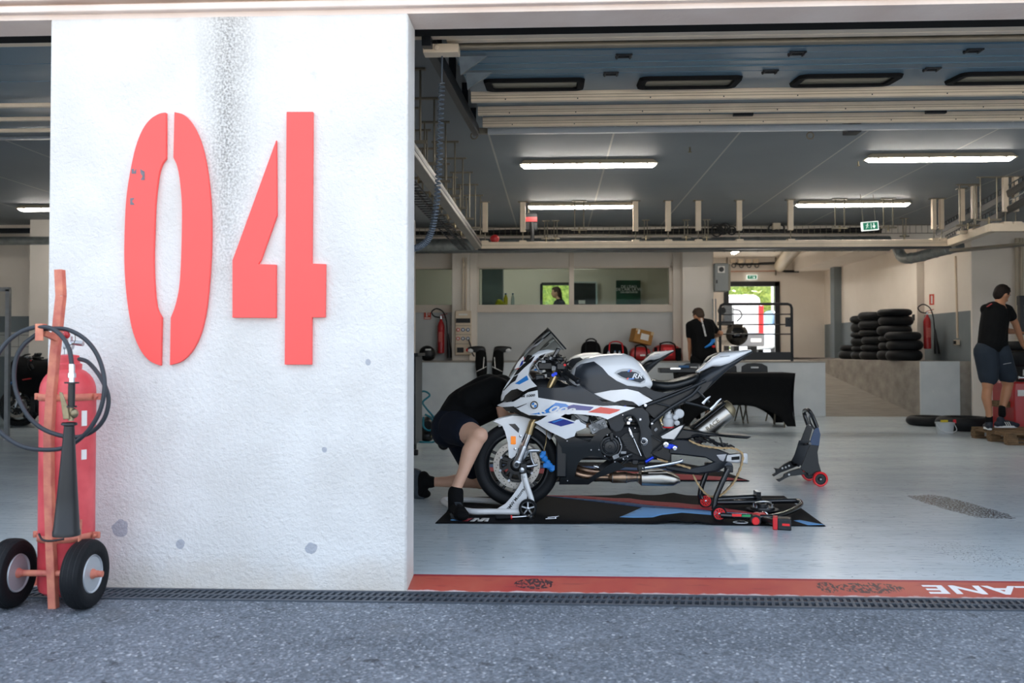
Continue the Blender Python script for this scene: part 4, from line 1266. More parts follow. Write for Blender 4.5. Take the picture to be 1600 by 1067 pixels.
# floor-standing black items at left: cabinet edge, air hose reel, castor
pc = at(650, 600, 9.6); 
o = T('tool_trolley', 'dark grey tool trolley with drawers half hidden by the pillar', 'tool trolley', (at(652, 600, 9.6).x - .35, 9.6, 0))
hh = at(650, 556, 9.6).z
MB().b2((-.35, 0, .12), (.33, .5, hh)).build('cabinet_body', M('graphite'), o, bevel=.008)
for k in range(7):
    z0 = .16 + k * (hh - .2) / 7
    d_ = MB().b2((-.33, -.02, z0), (.31, 0, z0 + (hh - .2) / 7 - .02)).build('drawer', M('drawer_blue'), o, bevel=.004)
    MB().b2((-.3, -.04, z0 + .08), (.28, -.02, z0 + .095)).build('drawer_handle', M('dark_frame'), d_)
MB().b2((-.37, -.03, hh), (.36, .52, hh + .03)).build('worktop', M('dark_frame'), o, bevel=.005)
for sx in (-.25, .25):
    for sy in (.08, .42): MB().cyl((sx - .02, sy, .06), (sx + .02, sy, .06), .06, seg=16).build('castor', M('rubber'), o)
p = atz(664, 692, 0)
o = T('hose_reel', 'black pump on the floor wrapped with a teal air hose, left of the kneeling man', 'hose reel', (p.x, p.y + .15, 0))
MB().ell((.02, 0, .2), (.11, .12, .12)).ell((.0, 0, .08), (.1, .12, .08)).cyl((.02, -.13, .2), (.02, .13, .2), .07).build('reel_body', M('black_plastic'), o)
MB().tube([(-.15, -.1, .02), (.0, -.16, .01), (.12, -.13, .02), (.15, -.1, .12), (.11, -.13, .3), (.02, -.15, .42), (-.03, -.13, .5), (.05, -.1, .58), (-.02, -.08, .63), (-.12, -.05, .6)], .012, 8, smooth=8).build('air_hose', M('teal_hose'), o)
MB().tube([(0, -.14, .35), (.08, -.15, .3), (.1, -.14, .2), (.05, -.14, .15), (-.02, -.14, .2), (-.02, -.14, .32)], .012, 8, smooth=8, closed=False).build('hose_coil', M('teal_hose'), o)
MB().box((.1, -.1, .08), (.06, .03, .03)).build('coupling', M('bronze_metal'), o)
p = atz(693, 703, 0)
o = T('castor_wheel', 'small black wheel with metal hub on the floor behind the kneeling man', 'wheel', (p.x, p.y, .07))
MB().torus((0, 0, 0), (.2, 1, 0), .05, .02, 24, 10).build('tyre', M('rubber'), o)
MB().cyl((-.004, -.02, 0), (.004, .02, 0), .035, seg=16).build('hub', M('aluminium'), o)
p = atz(649, 711, 0)
tag(MB().box(p + V((-.02, 0, .03)), (.1, .06, .06)).build('floor_block', M('black_plastic'), bevel=.01), 'small black block on the floor at the pillar edge', 'block')
# right wall fittings
o = T('wall_conduit', 'cream conduit with socket on the slate part of the right wall', 'conduit', atx(1497, 535, 7.12))
W(MB().bar(atx(1493, 400, 7.12), atx(1496.5, 528, 7.12), .03, .03), 'pipe', 'cream_metal', o)
W(MB().box(atx(1495, 535, 7.09), (.06, .12, .09)), 'socket_case', 'cream_metal', o, bevel=.006)
W(MB().box(atx(1492, 535, 7.05), (.04, .05, .06)), 'socket_face', 'dark_frame', o)
o = T('wall_conduit', 'pair of vertical pipes on the wall above the right-hand man', 'conduit', at(1592, 380, 15.4))
for px in (1589, 1596): W(MB().cyl(at(px, 372, 15.4), at(px, 560, 15.4), .03, seg=10), 'pipe', 'lamp_body', o)
tag(MB().box(atx(1427, 496, 6.98), (.02, .1, .12)).build('light_switch', M('dark_frame'), bevel=.005), 'dark square switch on the column behind the tyre stacks', 'switch')
# office behind the window band
o = T('poster', 'dark green poster with white capital lettering behind the right window pane', 'poster', at(982, 456, 20.3))
a, b = at(963, 438, 20.35), at(1001, 476, 20.35)
W(MB().b2((a.x, 20.35, b.z - .2), (b.x, 20.498, a.z)), 'sheet', mat('poster_green', '#16332c', .5, var=.15, scale=2, col2='#1f5a45'), o)
for k, (s_, sz) in enumerate((("DE L'EAU,", .085), ("DE L'AIR, LA VIE", .085), ('DES RESSOURCES', .05))):
    t = text_mb(s_, sz, .001, bold=.001); c = at(983, 448 + k * 4.3, 20.34); t.v = [p + c for p in t.v]
    W(t, 'lettering', 'lettering_white', o, smooth=False)
o = T('notice_board', 'dark framed board on the office wall left of the green poster', 'board', at(914, 457, 20.4))
a, b = at(897, 442, 20.35), at(931, 476, 20.35)
W(MB().b2((a.x, 20.37, b.z - .1), (b.x, 20.498, a.z)), 'panel', 'dark_frame', o)
W(MB().b2((a.x - .03, 20.36, a.z), (b.x + .03, 20.4, a.z + .03)).b2((b.x, 20.36, b.z - .1), (b.x + .03, 20.4, a.z)), 'frame', 'aluminium', o)
W(MB().b2((a.x + .1, 20.35, b.z + .02), (a.x + .25, 20.365, b.z + .1)), 'paper', 'label_white', o)
a, b = at(753, 418, 17.4), at(785, 476, 17.4)
struct(MB().b2((a.x, 17.4, PL), (b.x, 17.8, 3.6)).build('wall_office_column', M('slate_wall')))
p = at(784, 474, 16.9)
tbl = T('office_shelf', 'shelf top inside the office just below the windows', 'shelf', (0, 16.9, zs - .08))
MB().b2((-1.5, -.2, 0), (2.1, .15, .03)).build('board', M('label_white'), tbl)
for x_ in (-1.3, 0, 1.9): MB().b2((x_, -.2, PL - zs + .08), (x_ + .04, .1, 0)).build('bracket', M('label_white'), tbl)
mb = MB().loft([(-.13, 0, .1, 0, .05, 2.2), (-.08, 0, .2, 0, .09, 2.3), (.0, 0, .17, 0, .1, 2.2), (.08, 0, .07, 0, .08, 2.3), (.16, 0, .03, 0, .04, 2)], 16)
pp = at(784, 474, 16.85)
mb.v = [V((q.x + pp.x, q.y + 16.85, q.z * 1.0 + zs - .05 + noise.noise(q * 15) * .015)) for q in mb.v]
tag(mb.build('yellow_bag', mat('lime_cloth', '#c3bb2a', .6, var=.1), sub=1), 'crumpled yellow-green bag behind the office window', 'bag')
for px, m_, r, lab in ((790, 'yellow_plastic', .04, 'yellow bottle behind the bag at the office window'), (801, 'clear_plastic', .035, 'clear plastic bottle behind the office window')):
    x = at(px, 470, 16.95).x; o = T('bottle', lab, 'bottle', (x, 16.98, zs - .05))
    MB().lathe((0, 0, 0), (0, 0, 1), [(0, r * .9), (.02, r), (.2, r), (.25, r * .45), (.27, r * .4)], 14, True).build('bottle_body', M(m_), o)
    MB().lathe((0, 0, .27), (0, 0, 1), [(0, r * .45), (.025, r * .45)], 12, True).build('cap', M('socket_blue'), o)
# outdoors: van, car, trees
def van():
    x1 = at(1192, 470, 31).x; x0 = x1 - 2.0
    o = T('van', 'white delivery van seen from behind through the back door', 'van', ((x0 + x1) / 2, 31, PL - .02))
    g = PL - .02; top = at(1150, 461, 31).z
    pr = [V((x0, 31, g + .45)), V((x1 + .02, 31, g + .45)), V((x1, 31, g + 1.3)), V((x1 - .1, 31, top - .1)), V((x1 - .25, 31, top)), V((x0 + .2, 31, top)), V((x0 + .05, 31, top - .1))]
    W(MB().prism(pr, (0, 4.6, 0)), 'body', 'white_paint', o, bevel=.05)
    W(MB().b2(((x0 + x1) / 2 - .008, 30.985, g + .6), ((x0 + x1) / 2 + .008, 31.0, top - .1)).b2((x0 + .1, 30.985, g + 1.9), (x1 - .15, 31, g + 1.915)), 'door_seam', 'grey_panel', o)
    W(MB().b2((x0, 30.85, g + .35), (x1 + .02, 31.1, g + .8)), 'bumper', mat('bumper_grey', '#6f6f70', .6), o, bevel=.04)
    W(MB().b2((x1 - .15, 30.93, g + .75), (x1 + .01, 31.1, g + 1.75)), 'tail_light', 'bright_red', o, bevel=.02)
    W(MB().b2((x1 - .45, 30.83, g + .5), (x1 - .1, 30.86, g + .62)), 'number_plate', 'label_white', o)
    for s in (x0 + .15, x1 - .3):
        for y in (31.8, 34.8): W(MB().cyl((s, y, g + .32), (s + .2, y, g + .32), .32, seg=24), 'wheel', 'rubber', o)
van()
def car():
    c = at(1208, 530, 34)
    x = c.x + .75; g = PL - .02
    o = T('car', 'pale car parked right of the van beyond the back door', 'car', (x, 34, g))
    W(MB().loft([(x - .95, 35, g + 1.0, g + .3, 1.8, 4), (x - .9, 35, g + 1.15, g + .25, 2.0, 4), (x, 35, g + 1.2, g + .25, 2.05, 4), (x + .9, 35, g + 1.15, g + .25, 2.0, 4), (x + .95, 35, g + 1.0, g + .3, 1.8, 4)], 24), 'body', mat('car_silver', '#c9d2da', .3, metal=.2), o)
    W(MB().loft([(x - .8, 35.1, g + 1.2, g + 1.0, 1.2, 3), (x - .65, 35.1, g + 1.75, g + 1.0, 1.0, 3), (x + .65, 35.1, g + 1.75, g + 1.0, 1.0, 3), (x + .8, 35.1, g + 1.2, g + 1.0, 1.2, 3)], 24), 'cabin', mat('car_glass', '#5b7c94', .1), o)
    for s in (x - .85, x + .65):
        for y in (33.7, 36.3): W(MB().cyl((s, y, g + .3), (s + .2, y, g + .3), .3, seg=24), 'wheel', 'rubber', o)
    W(MB().b2((x - .9, 33.0, g + .65), (x - .5, 33.1, g + .8)).b2((x + .5, 33.0, g + .65), (x + .9, 33.1, g + .8)), 'headlight', 'chrome', o)
    W(MB().b2((x - .4, 32.95, g + .5), (x + .4, 33.05, g + .62)), 'bumper', 'grey_panel', o)
car()
def tree(x, y, h, r, label, seed):
    rnd = random.Random(seed)
    o = T('tree', label, 'tree', (x, y, PL - .02), 'trees beyond the yard')
    MB().tube([(0, 0, 0), (.1, 0, h * .3), (-.05, .1, h * .6)], [.18, .14, .07], 8).build('trunk', mat('bark', '#5c4a38', .9, var=.2), o)
    mb = MB()
    for k in range(900):
        a = rnd.uniform(0, 2 * PI); q = rnd.uniform(-1, 1); rr = r * rnd.uniform(.75, 1.03) * (1 + .18 * math.sin(3 * a + seed) * math.cos(4 * q))
        c = V((math.cos(a) * math.sqrt(1 - q * q) * rr, math.sin(a) * math.sqrt(1 - q * q) * rr, h * .6 + q * rr * 1.05))
        s = rnd.uniform(.1, .24); u = V((rnd.uniform(-1, 1), rnd.uniform(-1, 1), rnd.uniform(-1, 1))).normalized(); v = u.cross(V((rnd.uniform(-1, 1), .3, rnd.uniform(-1, 1)))).normalized()
        mb.add([c - u * s, c + v * s * .6, c + u * s, c - v * s * .6], [(0, 1, 2, 3)])
    mb.build('crown', M('foliage'), o, smooth=False)
    core = MB().ell((0, 0, h * .6), (r * .85, r * .85, r * .9), 20); core.build('inner_crown', M('foliage'), o)
for i, (px, y, h, r, lab) in enumerate(((1212, 46, 4.6, 1.7, 'yellow-green bush right of the van'), (1265, 50, 5.2, 2.2, 'bushy tree far right beyond the door frame'), (1150, 56, 4.6, 2.2, 'tree partly hidden by the van'), (878, 40, 4.6, 1.7, 'tree behind the office window'), (800, 45, 4.6, 2.2, 'tree left behind the office window'))):
    p = at(px, 500, y); tree(p.x, y, h, r, lab, i + 3)
o = T('flag_pole', 'thin pale pole outside the back door in front of the trees', 'pole', (at(1207, 500, 38).x, 38, PL - .02))
MB().cyl((0, 0, 0), (0, 0, 4.2), .045, seg=10).build('shaft', M('label_white'), o)
# left garage: black motorcycle is placed later; glass cabinet edge
p = at(6, 560, 11)
o = T('display_frame', 'tall dark glazed frame at the far left edge', 'frame', (p.x - .3, 11, 0))
MB().bar((.35, 0, 0), (.35, 0, at(6, 452, 11).z), .05).bar((-.5, 0, 0), (-.5, 0, at(6, 452, 11).z), .05).bar((-.5, 0, at(6, 452, 11).z), (.37, 0, at(6, 452, 11).z), .05).build('frame', M('aluminium'), o)
MB().b2((-.48, -.005, .1), (.33, .005, at(6, 454, 11).z)).build('glass', M('screen_smoke'), o)
# ------------------------------------------------------------------ the white sports motorcycle
YB = 6.32
BX = at(960, 785, YB).x
bike = T('sport_motorcycle', 'white blue and red sports motorcycle on paddock stands, rear wheel taken out', 'motorcycle', (BX, YB, 0))
BO = V((BX, YB, 0))
def q(C, u, v, off=0.0): return at(*C(u, v), YB - off)
def bpart(mb, name, m, parent=None, **k):
    mb.v = [p - BO for p in mb.v]
    return mb.build(name, M(m) if isinstance(m, str) else m, parent or bike, **k)
def panel(name, C, pts, wf_, m, th=.006, far=True, parent=None, step=.03, extra=0.0, ypush=None, raw=None):
    P = []
    for uv in pts:
        w = .15
        for _ in range(4):
            p = q(C, *uv, w) if C else q(lambda a, b: (a, b), *uv, w)
            w = wf_(p.x, p.z) + extra
        P.append((p.x, p.z))
    bm = bmesh.new()
    vs = [bm.verts.new((x, 0, z)) for x, z in P]
    bm.faces.new(vs)
    x0, x1 = min(p[0] for p in P), max(p[0] for p in P); z0, z1 = min(p[1] for p in P), max(p[1] for p in P)
    def cut(co, no):
        bmesh.ops.bisect_plane(bm, geom=bm.verts[:] + bm.edges[:] + bm.faces[:], plane_co=co, plane_no=no, dist=1e-6)
    x = x0 + step * .5
    while x < x1: cut((x, 0, 0), (1, 0, 0)); x += step
    z = z0 + step * .5
    while z < z1: cut((0, 0, z), (0, 0, 1)); z += step
    bmesh.ops.triangulate(bm, faces=[f for f in bm.faces if len(f.verts) > 4])
    bmesh.ops.remove_doubles(bm, verts=bm.verts[:], dist=1e-5)
    bm.verts.index_update()
    V0 = [(v.co.x, v.co.z) for v in bm.verts]; F0 = [tuple(v.index for v in f.verts) for f in bm.faces]
    bm.free()
    outs = []
    for s in ((1, -1) if far else (1,)):
        out = [V((x, YB - s * (wf_(x, z) + extra), z)) for x, z in V0]
        inn = [V((x, YB - s * (wf_(x, z) + extra - th), z)) for x, z in V0]
        mb = MB(); mb.add(out + inn, F0 + [tuple(i + len(out) for i in f[::-1]) for f in F0])
        ec = {}
        for f in F0:
            for a, b in zip(f, f[1:] + f[:1]): ec[(a, b)] = ec.get((a, b), 0) + 1
        for (a, b) in ec:
            if (b, a) not in ec: mb.f.append((b, a, a + len(out), b + len(out)))
        pr = parent
        if isinstance(parent, list): pr = parent[len(outs)]
        outs.append(bpart(mb, name, m, pr))
    return outs
WX = [(-.42, .015), (-.385, .03), (-.36, .075), (-.31, .12), (-.25, .155), (-.15, .20), (0, .235), (.2, .25), (.45, .24), (.7, .19), (1.4, .15)]
def wF(x, z):
    w = interp(WX, x)
    if z > .88: w *= max(.45, 1 - (z - .88) * 1.5)
    if z < .66: w *= max(.5, 1 - (.66 - z) * .85)
    return max(w, .012)
# --- tank
def sec(px, t, b, w, e): 
    p = at(px, t, YB); return (p.x, YB, p.z, at(px, b, YB).z, w, e)
TS = [sec(889, 590, 606, .06, 2.2), sec(893, 577, 612, .11, 2.4), sec(901, 567, 616, .145, 2.6), sec(915, 559, 620, .165, 2.7), sec(937, 553.5, 624, .175, 2.7), sec(960, 552, 626, .175, 2.7), sec(975, 552.2, 625, .17, 2.7), sec(988, 557, 622, .155, 2.6), sec(1000, 567, 618, .135, 2.5), sec(1010, 580, 612, .115, 2.4), sec(1017, 593, 606, .09, 2.2)]
def wT(x, z):
    xs = [s[0] for s in TS]
    g_ = lambda k: interp([(s[0], s[k]) for s in TS], x)
    zt, zb, w, e = g_(2), g_(3), g_(4), g_(5)
    c, h = (zt + zb) / 2, (zt - zb) / 2
    if z <= c: return w + .002
    t = min(abs(z - c) / h, .985)
    return max(w * (1 - t ** e) ** (1 / e), .01) + .002
bpart(MB().loft(TS, 32), 'fuel_tank', 'white_paint')
def wK(x, z): return max(wT(x, z), .13)
panel('knee_panel', C1, [(945, 520), (960, 450), (1000, 420), (1110, 398), (1180, 450), (1230, 510), (1300, 560), (1387, 600), (1480, 610), (1560, 625), (1560, 650), (1440, 640), (1387, 630), (1250, 638), (1110, 665), (1050, 630), (980, 580)], wK, 'panel_grey', extra=.004)
side = panel('side_cover', C1, [(1110, 667), (1250, 640), (1387, 628), (1480, 650), (1600, 722), (1485, 772), (1440, 735), (1350, 718), (1280, 738), (1200, 712)], wK, 'white_paint', extra=.008)
panel('side_cover_vent', C1, [(1285, 742), (1350, 722), (1437, 738), (1475, 765), (1400, 762)], wK, 'black_plastic', extra=.002)
gp = panel('tank_pad', C2, [(0, 492), (30, 470), (70, 458), (130, 455), (200, 475), (245, 515), (262, 548), (255, 575), (215, 585), (120, 562), (45, 532)], wT, 'pale_grey_plastic', extra=.004, step=.012)
panel('tank_pad_insert', C2, [(22, 500), (60, 482), (110, 478), (180, 488), (235, 525), (255, 550), (215, 576), (130, 552), (60, 525)], wT, 'grip_pad', extra=.009, parent=gp, step=.012)
# lettering on the tank pad
def decal_text(s, C, u, v, hpx, wf_, m, parent, shear=.3, rot=0.0, bold=0, extra=.008, sx=1.0):
    t = text_mb(s, hpx / 222 * 1.38, .0008, shear=shear, bold=bold)
    c = at(*C(u, v), YB - .17)
    R = Matrix.Rotation(rot, 3, 'Y')
    out = []
    for p in t.v:
        r = R @ V((p.x * sx, 0, p.z)); x, z = c.x + r.x, c.z + r.z
        out.append(V((x, YB - wf_(x, z) - extra + p.y, z)))
    t.v = out
    return bpart(t, 'lettering', m, parent, smooth=False)
decal_text('RR', C2, 188, 522, 7.5, wT, 'lettering_white', gp[0], .35, 0, .0012, extra=.011, sx=1.3)
for i, (m_, du) in enumerate((('bike_light_blue', 0), ('bike_blue', 10), ('bike_red', 20))):
    panel('stripe', C2, [(108 + du, 486), (118 + du, 468), (128 + du, 468), (118 + du, 486)], wT, m_, .001, False, gp[0], extra=.012)
panel('stripe', C2, [(118, 540), (170, 536), (160, 548), (112, 550)], wT, 'bike_light_blue', .001, False, gp[0], extra=.012)
panel('stripe', C2, [(98, 545), (110, 535), (122, 535), (116, 552)], wT, 'bike_red', .001, False, gp[0], extra=.012)
bpart(MB().cyl(q(C1, 1098, 408, .12), q(C1, 1098, 408, .10), .006), 'tank_bolt', 'chrome')
bpart(MB().lathe(q(C1, 1290, 345), (0, 0, 1), [(-.03, .045), (.004, .045), (.012, .038)], 24, True), 'filler_cap', 'graphite')
# --- seat, tail
bpart(MB().loft([sec(1009, 598, 604, .05, 2.2), sec(1014, 592, 607, .085, 2.5), sec(1024, 592.5, 611, .11, 2.8), sec(1040, 595, 612, .135, 2.8), sec(1056, 592, 609, .15, 2.8), sec(1072, 587, 604, .145, 2.8), sec(1085, 583.5, 598, .12, 2.6), sec(1092, 583, 590, .07, 2.2)], 28), 'seat', 'satin_black', sub=1)
TW = [sec(1088, 579, 583, .04, 2.4), sec(1095, 573, 580, .07, 2.6), sec(1102, 565, 577, .09, 2.8), sec(1110, 557, 573, .105, 3), sec(1123, 550.5, 574, .115, 3), sec(1135, 549.3, 570, .115, 3), sec(1148, 548.3, 562, .105, 3), sec(1160, 547.3, 555.5, .085, 2.8), sec(1172, 546.3, 549.5, .05, 2.4)]
bpart(MB().loft(TW, 28), 'tail_cowl', 'white_paint')
bpart(MB().loft([sec(1080, 595, 619, .06, 3), sec(1092, 584, 618, .085, 3), sec(1104, 576, 608, .10, 3), sec(1120, 570, 592, .106, 3), sec(1135, 563, 578, .10, 3), sec(1150, 557, 568, .09, 3), sec(1163, 551, 558, .07, 3), sec(1175, 547.3, 551, .03, 3)], 28), 'tail_underside', 'graphite')
bpart(MB().loft([sec(1101, 563, 572, .05, 2.5), sec(1107, 556.5, 568, .07, 2.6), sec(1118, 551.5, 562, .075, 2.6), sec(1124, 550, 556, .05, 2.4)], 20), 'rear_pad', 'satin_black')
bpart(MB().bar(q(C2, 950, 320, .09), q(C2, 1110, 303, .07), .006, .004).bar(q(C2, 880, 360, .117), q(C2, 960, 352, .117), .005, .004), 'tail_seam', 'grey_panel')
def wS(x, z): return .15
panel('seat_rail_cover', C2, [(0, 600), (60, 592), (130, 605), (200, 622), (262, 606), (330, 645), (430, 662), (560, 627), (655, 590), (640, 602), (330, 722), (300, 700), (200, 652), (130, 632), (0, 638)], lambda x, z: .152, 'graphite')
panel('under_tray', C2, [(300, 745), (660, 605), (820, 560), (740, 665), (700, 700), (600, 745), (470, 790), (330, 870), (260, 800)], lambda x, z: .10, 'black_plastic')
sf = MB(); tb_ = lambda mb, C, pts, r, off, sm=5: mb.tube([q(C, *p, off) for p in pts], r, 8, smooth=sm)
for s in (1, -1):
    a = MB(); tb_(a, C2, [(255, 768), (480, 685), (665, 605), (760, 560)], .011, s * .135); bpart(a, 'subframe_tube', 'satin_black')
    a = MB(); tb_(a, C2, [(308, 915), (450, 800), (600, 708), (655, 672), (715, 605)], .012, s * .135); bpart(a, 'subframe_tube', 'satin_black')
a = MB(); tb_(a, C2, [(350, 745), (470, 775)], .007, .13); bpart(a, 'peg_bracket', 'satin_black'); a = MB(); tb_(a, C2, [(590, 740), (700, 765), (800, 795)], .009, .14); bpart(a, 'peg_bracket', 'satin_black'); a = MB(); tb_(a, C2, [(690, 640), (790, 740)], .007, .14); bpart(a, 'peg_bracket', 'satin_black')
for pp in ([(800, 800), (835, 765), (860, 735), (890, 708)], [(735, 750), (765, 715), (800, 688)]):
    a = MB().tube([q(C2, *p, .16) for p in pp], [.014, .010, .009, .004], 8, smooth=3); bpart(a, 'passenger_peg', 'chrome')
a = MB()
for u, v, r in ((535, 830, .032), (505, 860, .020), (515, 908, .019)): a.lathe(q(C2, u, v, .10), (0, -1, 0), [(0, r), (.045, r), (.05, r * .85), (.052, r * .5)], 20, True)
bpart(a, 'reservoir_caps', 'pale_grey_plastic')
bpart(MB().lathe(q(C2, 450, 940, .10), (0, 0, 1), [(0, .035), (.01, .04), (.05, .04), (.06, .03), (.085, .028), (.09, .018), (.12, .016)], 20, True), 'shock_reservoir', 'pale_grey_plastic')
bpart(MB().lathe(q(C2, 450, 943, .10), (0, 0, 1), [(-.006, .039), (.002, .04)], 20, True), 'reservoir_ring', 'bright_red')
a = MB(); tb_(a, C2, [(400, 850), (385, 890), (400, 930)], .008, .12); bpart(a, 'hose', 'gold_metal')
# --- upper cowl, headlight and side fairings
cowl = panel('upper_cowl', C1, [(333, 732), (335, 690), (350, 640), (385, 580), (430, 520), (480, 455), (530, 400), (590, 350), (650, 312), (720, 300), (775, 305), (762, 320), (705, 332), (655, 352), (605, 398), (575, 450), (562, 510), (592, 560), (635, 605), (575, 622), (520, 650), (470, 625), (420, 638), (370, 682), (352, 722)], wF, 'white_paint', step=.02)
panel('headlight', C1, [(352, 722), (358, 695), (382, 668), (430, 640), (470, 627), (518, 652), (490, 688), (430, 722), (385, 738)], wF, 'gloss_black', extra=-.004, step=.02)
panel('cowl_stripe', C1, [(440, 520), (470, 470), (520, 420), (600, 360), (620, 350), (590, 400), (530, 450), (480, 500)], wF, 'gloss_black', .001, True, cowl, extra=.003, step=.02)
panel('cowl_stripe', C1, [(520, 400), (555, 345), (600, 352), (545, 405)], wF, 'gloss_black', .001, True, cowl, extra=.003, step=.02)
panel('cowl_stripe', C1, [(395, 590), (440, 525), (455, 520), (480, 505), (455, 560), (420, 580), (360, 640), (350, 640)], wF, 'gloss_black', .001, True, cowl, extra=.003, step=.02)
panel('blue_patch', C1, [(450, 583), (550, 515), (566, 550), (488, 590)], wF, 'bike_light_blue', .001, True, cowl, extra=.003, step=.02)
main = panel('side_fairing', C1, [(302, 765), (350, 742), (440, 733), (490, 705), (520, 682), (560, 655), (640, 638), (645, 700), (820, 728), (1000, 752), (1180, 770), (1300, 765), (1453, 783), (1330, 832), (1223, 882), (1160, 857), (1040, 842), (930, 835), (868, 838), (832, 858), (880, 875), (950, 897), (962, 884), (985, 882), (1000, 905), (1045, 928), (1045, 950), (960, 985), (948, 1022), (874, 1046), (747, 985), (612, 905), (660, 888), (722, 850), (570, 846), (500, 815), (480, 800), (440, 772), (340, 778)], wF, 'white_paint')
panel('side_fairing_insert', C1, [(640, 612), (760, 622), (860, 615), (900, 600), (985, 600), (1100, 668), (1180, 735), (1240, 765), (1180, 768), (1000, 752), (820, 728), (645, 700)], wF, 'panel_grey', extra=-.003)
a = MB(); tb_(a, C1, [(985, 600), (1080, 690), (1160, 760)], .012, .22); tb_(a, C1, [(880, 560), (985, 640), (1100, 740)], .010, .2); bpart(a, 'frame_spar', 'satin_black')
panel('front_air_intake', C1, [(348, 778), (440, 775), (480, 802), (500, 818), (570, 848), (720, 852), (690, 885), (610, 884), (500, 850), (440, 822), (380, 812)], wF, 'gloss_black', extra=-.012)
fz = main
def dec(pts, m_, extra=.0035, C=C1): panel('fairing_stripe', C, pts, wF, m_, .001, True, fz, extra=extra, step=.025)
dec([(728, 790), (790, 742), (875, 752), (900, 768), (860, 800), (760, 822), (640, 840), (575, 838), (640, 828)], 'bike_light_blue')
dec([(900, 768), (940, 758), (1110, 778), (1075, 808), (1040, 806), (900, 800), (860, 800)], 'bike_blue')
dec([(1058, 822), (1110, 800), (1165, 778), (1332, 800), (1300, 818), (1240, 837), (1150, 828)], 'bike_red')
dec([(722, 905), (830, 873), (880, 885), (950, 910), (835, 940)], 'bike_blue')
dec([(755, 902), (845, 876), (860, 880), (775, 910)], 'bike_light_blue', .0045)
decal_text('1000', C1, 790, 795, 10.5, wF, 'lettering_white', main[0], .5, .12, .0015, extra=.0055, sx=1.7)
decal_text('S', C1, 650, 828, 8, wF, 'lettering_white', main[0], .5, .12, .0012, extra=.0055, sx=1.9)
decal_text('M 1000', C1, 560, 685, 3.6, wF, 'lettering_black', main[0], .2, -.12, .0006, extra=.003, sx=1.4)
panel('crease_shade', C1, [(400, 784), (470, 778), (550, 748), (548, 752), (475, 786)], wF, 'graphite', .001, True, main, extra=.003)  # shade along the fairing crease, painted as a dark strip
# roundel
c = q(C1, 613, 757, .15); c = V((c.x, YB - wF(c.x, c.z) - .003, c.z))
ty = (wF(c.x + .02, c.z) - wF(c.x - .02, c.z)) / .04
def disc(r0, r1, a0, a1, dy, n=24):
    mb = MB(); vs = []; fs = []
    for i in range(n + 1):
        t = a0 + (a1 - a0) * i / n
        for r in (r0, r1):
            x, z = r * math.cos(t), r * math.sin(t); vs.append(c + V((x, -dy - x * ty, z)))
    for i in range(n): fs.append((2 * i, 2 * i + 1, 2 * i + 3, 2 * i + 2))
    return mb.add(vs, fs)
rd = bpart(disc(.0, .0285, 0, 2 * PI, .002), 'roundel', 'gloss_black', main[0], solid=.002)
for k in range(4): bpart(disc(.0, .0175, k * PI / 2, (k + 1) * PI / 2, .0045, 8), 'roundel_quarter', 'bike_light_blue' if k % 2 else 'label_white', main[0])
bpart(disc(.0175, .0195, 0, 2 * PI, .0048), 'roundel_ring', 'label_white', main[0]); bpart(disc(.027, .029, 0, 2 * PI, .0048), 'roundel_ring', 'label_white', main[0])
# windscreen
cen = spline([q(C1, *p, 0) for p in ((395, 528), (430, 455), (520, 322), (620, 212), (722, 118))], 5)
edg_w = [.03, .10, .135, .165, .19]
edg = spline([q(C1, *p, w) for p, w in zip(((402, 535), (485, 450), (600, 355), (740, 312), (880, 296)), edg_w)], 5)
G = []
for a_, b_ in zip(cen, edg):
    row = []
    for j in range(-10, 11):
        s = abs(j) / 10; w = YB - b_.y
        k = 1 - math.cos(s * PI / 2)
        k = k * .75 + s * s * .25
        row.append(V((a_.x + (b_.x - a_.x) * k, YB - math.copysign(w * math.sin(s * PI / 2), -j) * -1 * -1, a_.z + (b_.z - a_.z) * k)))
    G.append(row)
ws = bpart(MB().grid(G), 'windscreen', 'screen_smoke')
rim = MB().tube(G[-1], .004, 6); bpart(rim, 'screen_edge', 'graphite', ws)
panel('screen_badge', C1, [(445, 462), (475, 405), (522, 352), (528, 380), (518, 425), (480, 452)], lambda x, z: wF(x, z) * .75, 'label_white', .002, True, extra=.03, step=.02)
panel('screen_badge_red', C1, [(445, 465), (480, 456), (520, 428), (529, 380), (524, 352), (534, 378), (524, 432), (482, 462)], lambda x, z: wF(x, z) * .75, 'bike_red', .002, True, extra=.032, step=.02)
panel('screen_badge_blue', C1, [(484, 448), (516, 422), (522, 385), (505, 400), (492, 430)], lambda x, z: wF(x, z) * .75, 'bike_blue', .002, True, extra=.033, step=.02)
# dark inner body
bpart(MB().loft([sec(800, 606, 632, .05, 3), sec(820, 594, 640, .09, 3), sec(845, 588, 650, .12, 3), sec(870, 592, 655, .14, 3), sec(892, 600, 655, .15, 3)], 20), 'inner_cowl', 'black_plastic')
bpart(MB().b2(V((at(868, 1, YB).x, YB - .17, at(1, 735, YB).z)), V((at(884, 1, YB).x, YB + .17, at(1, 650, YB).z))), 'radiator', 'satin_black', bevel=.01)
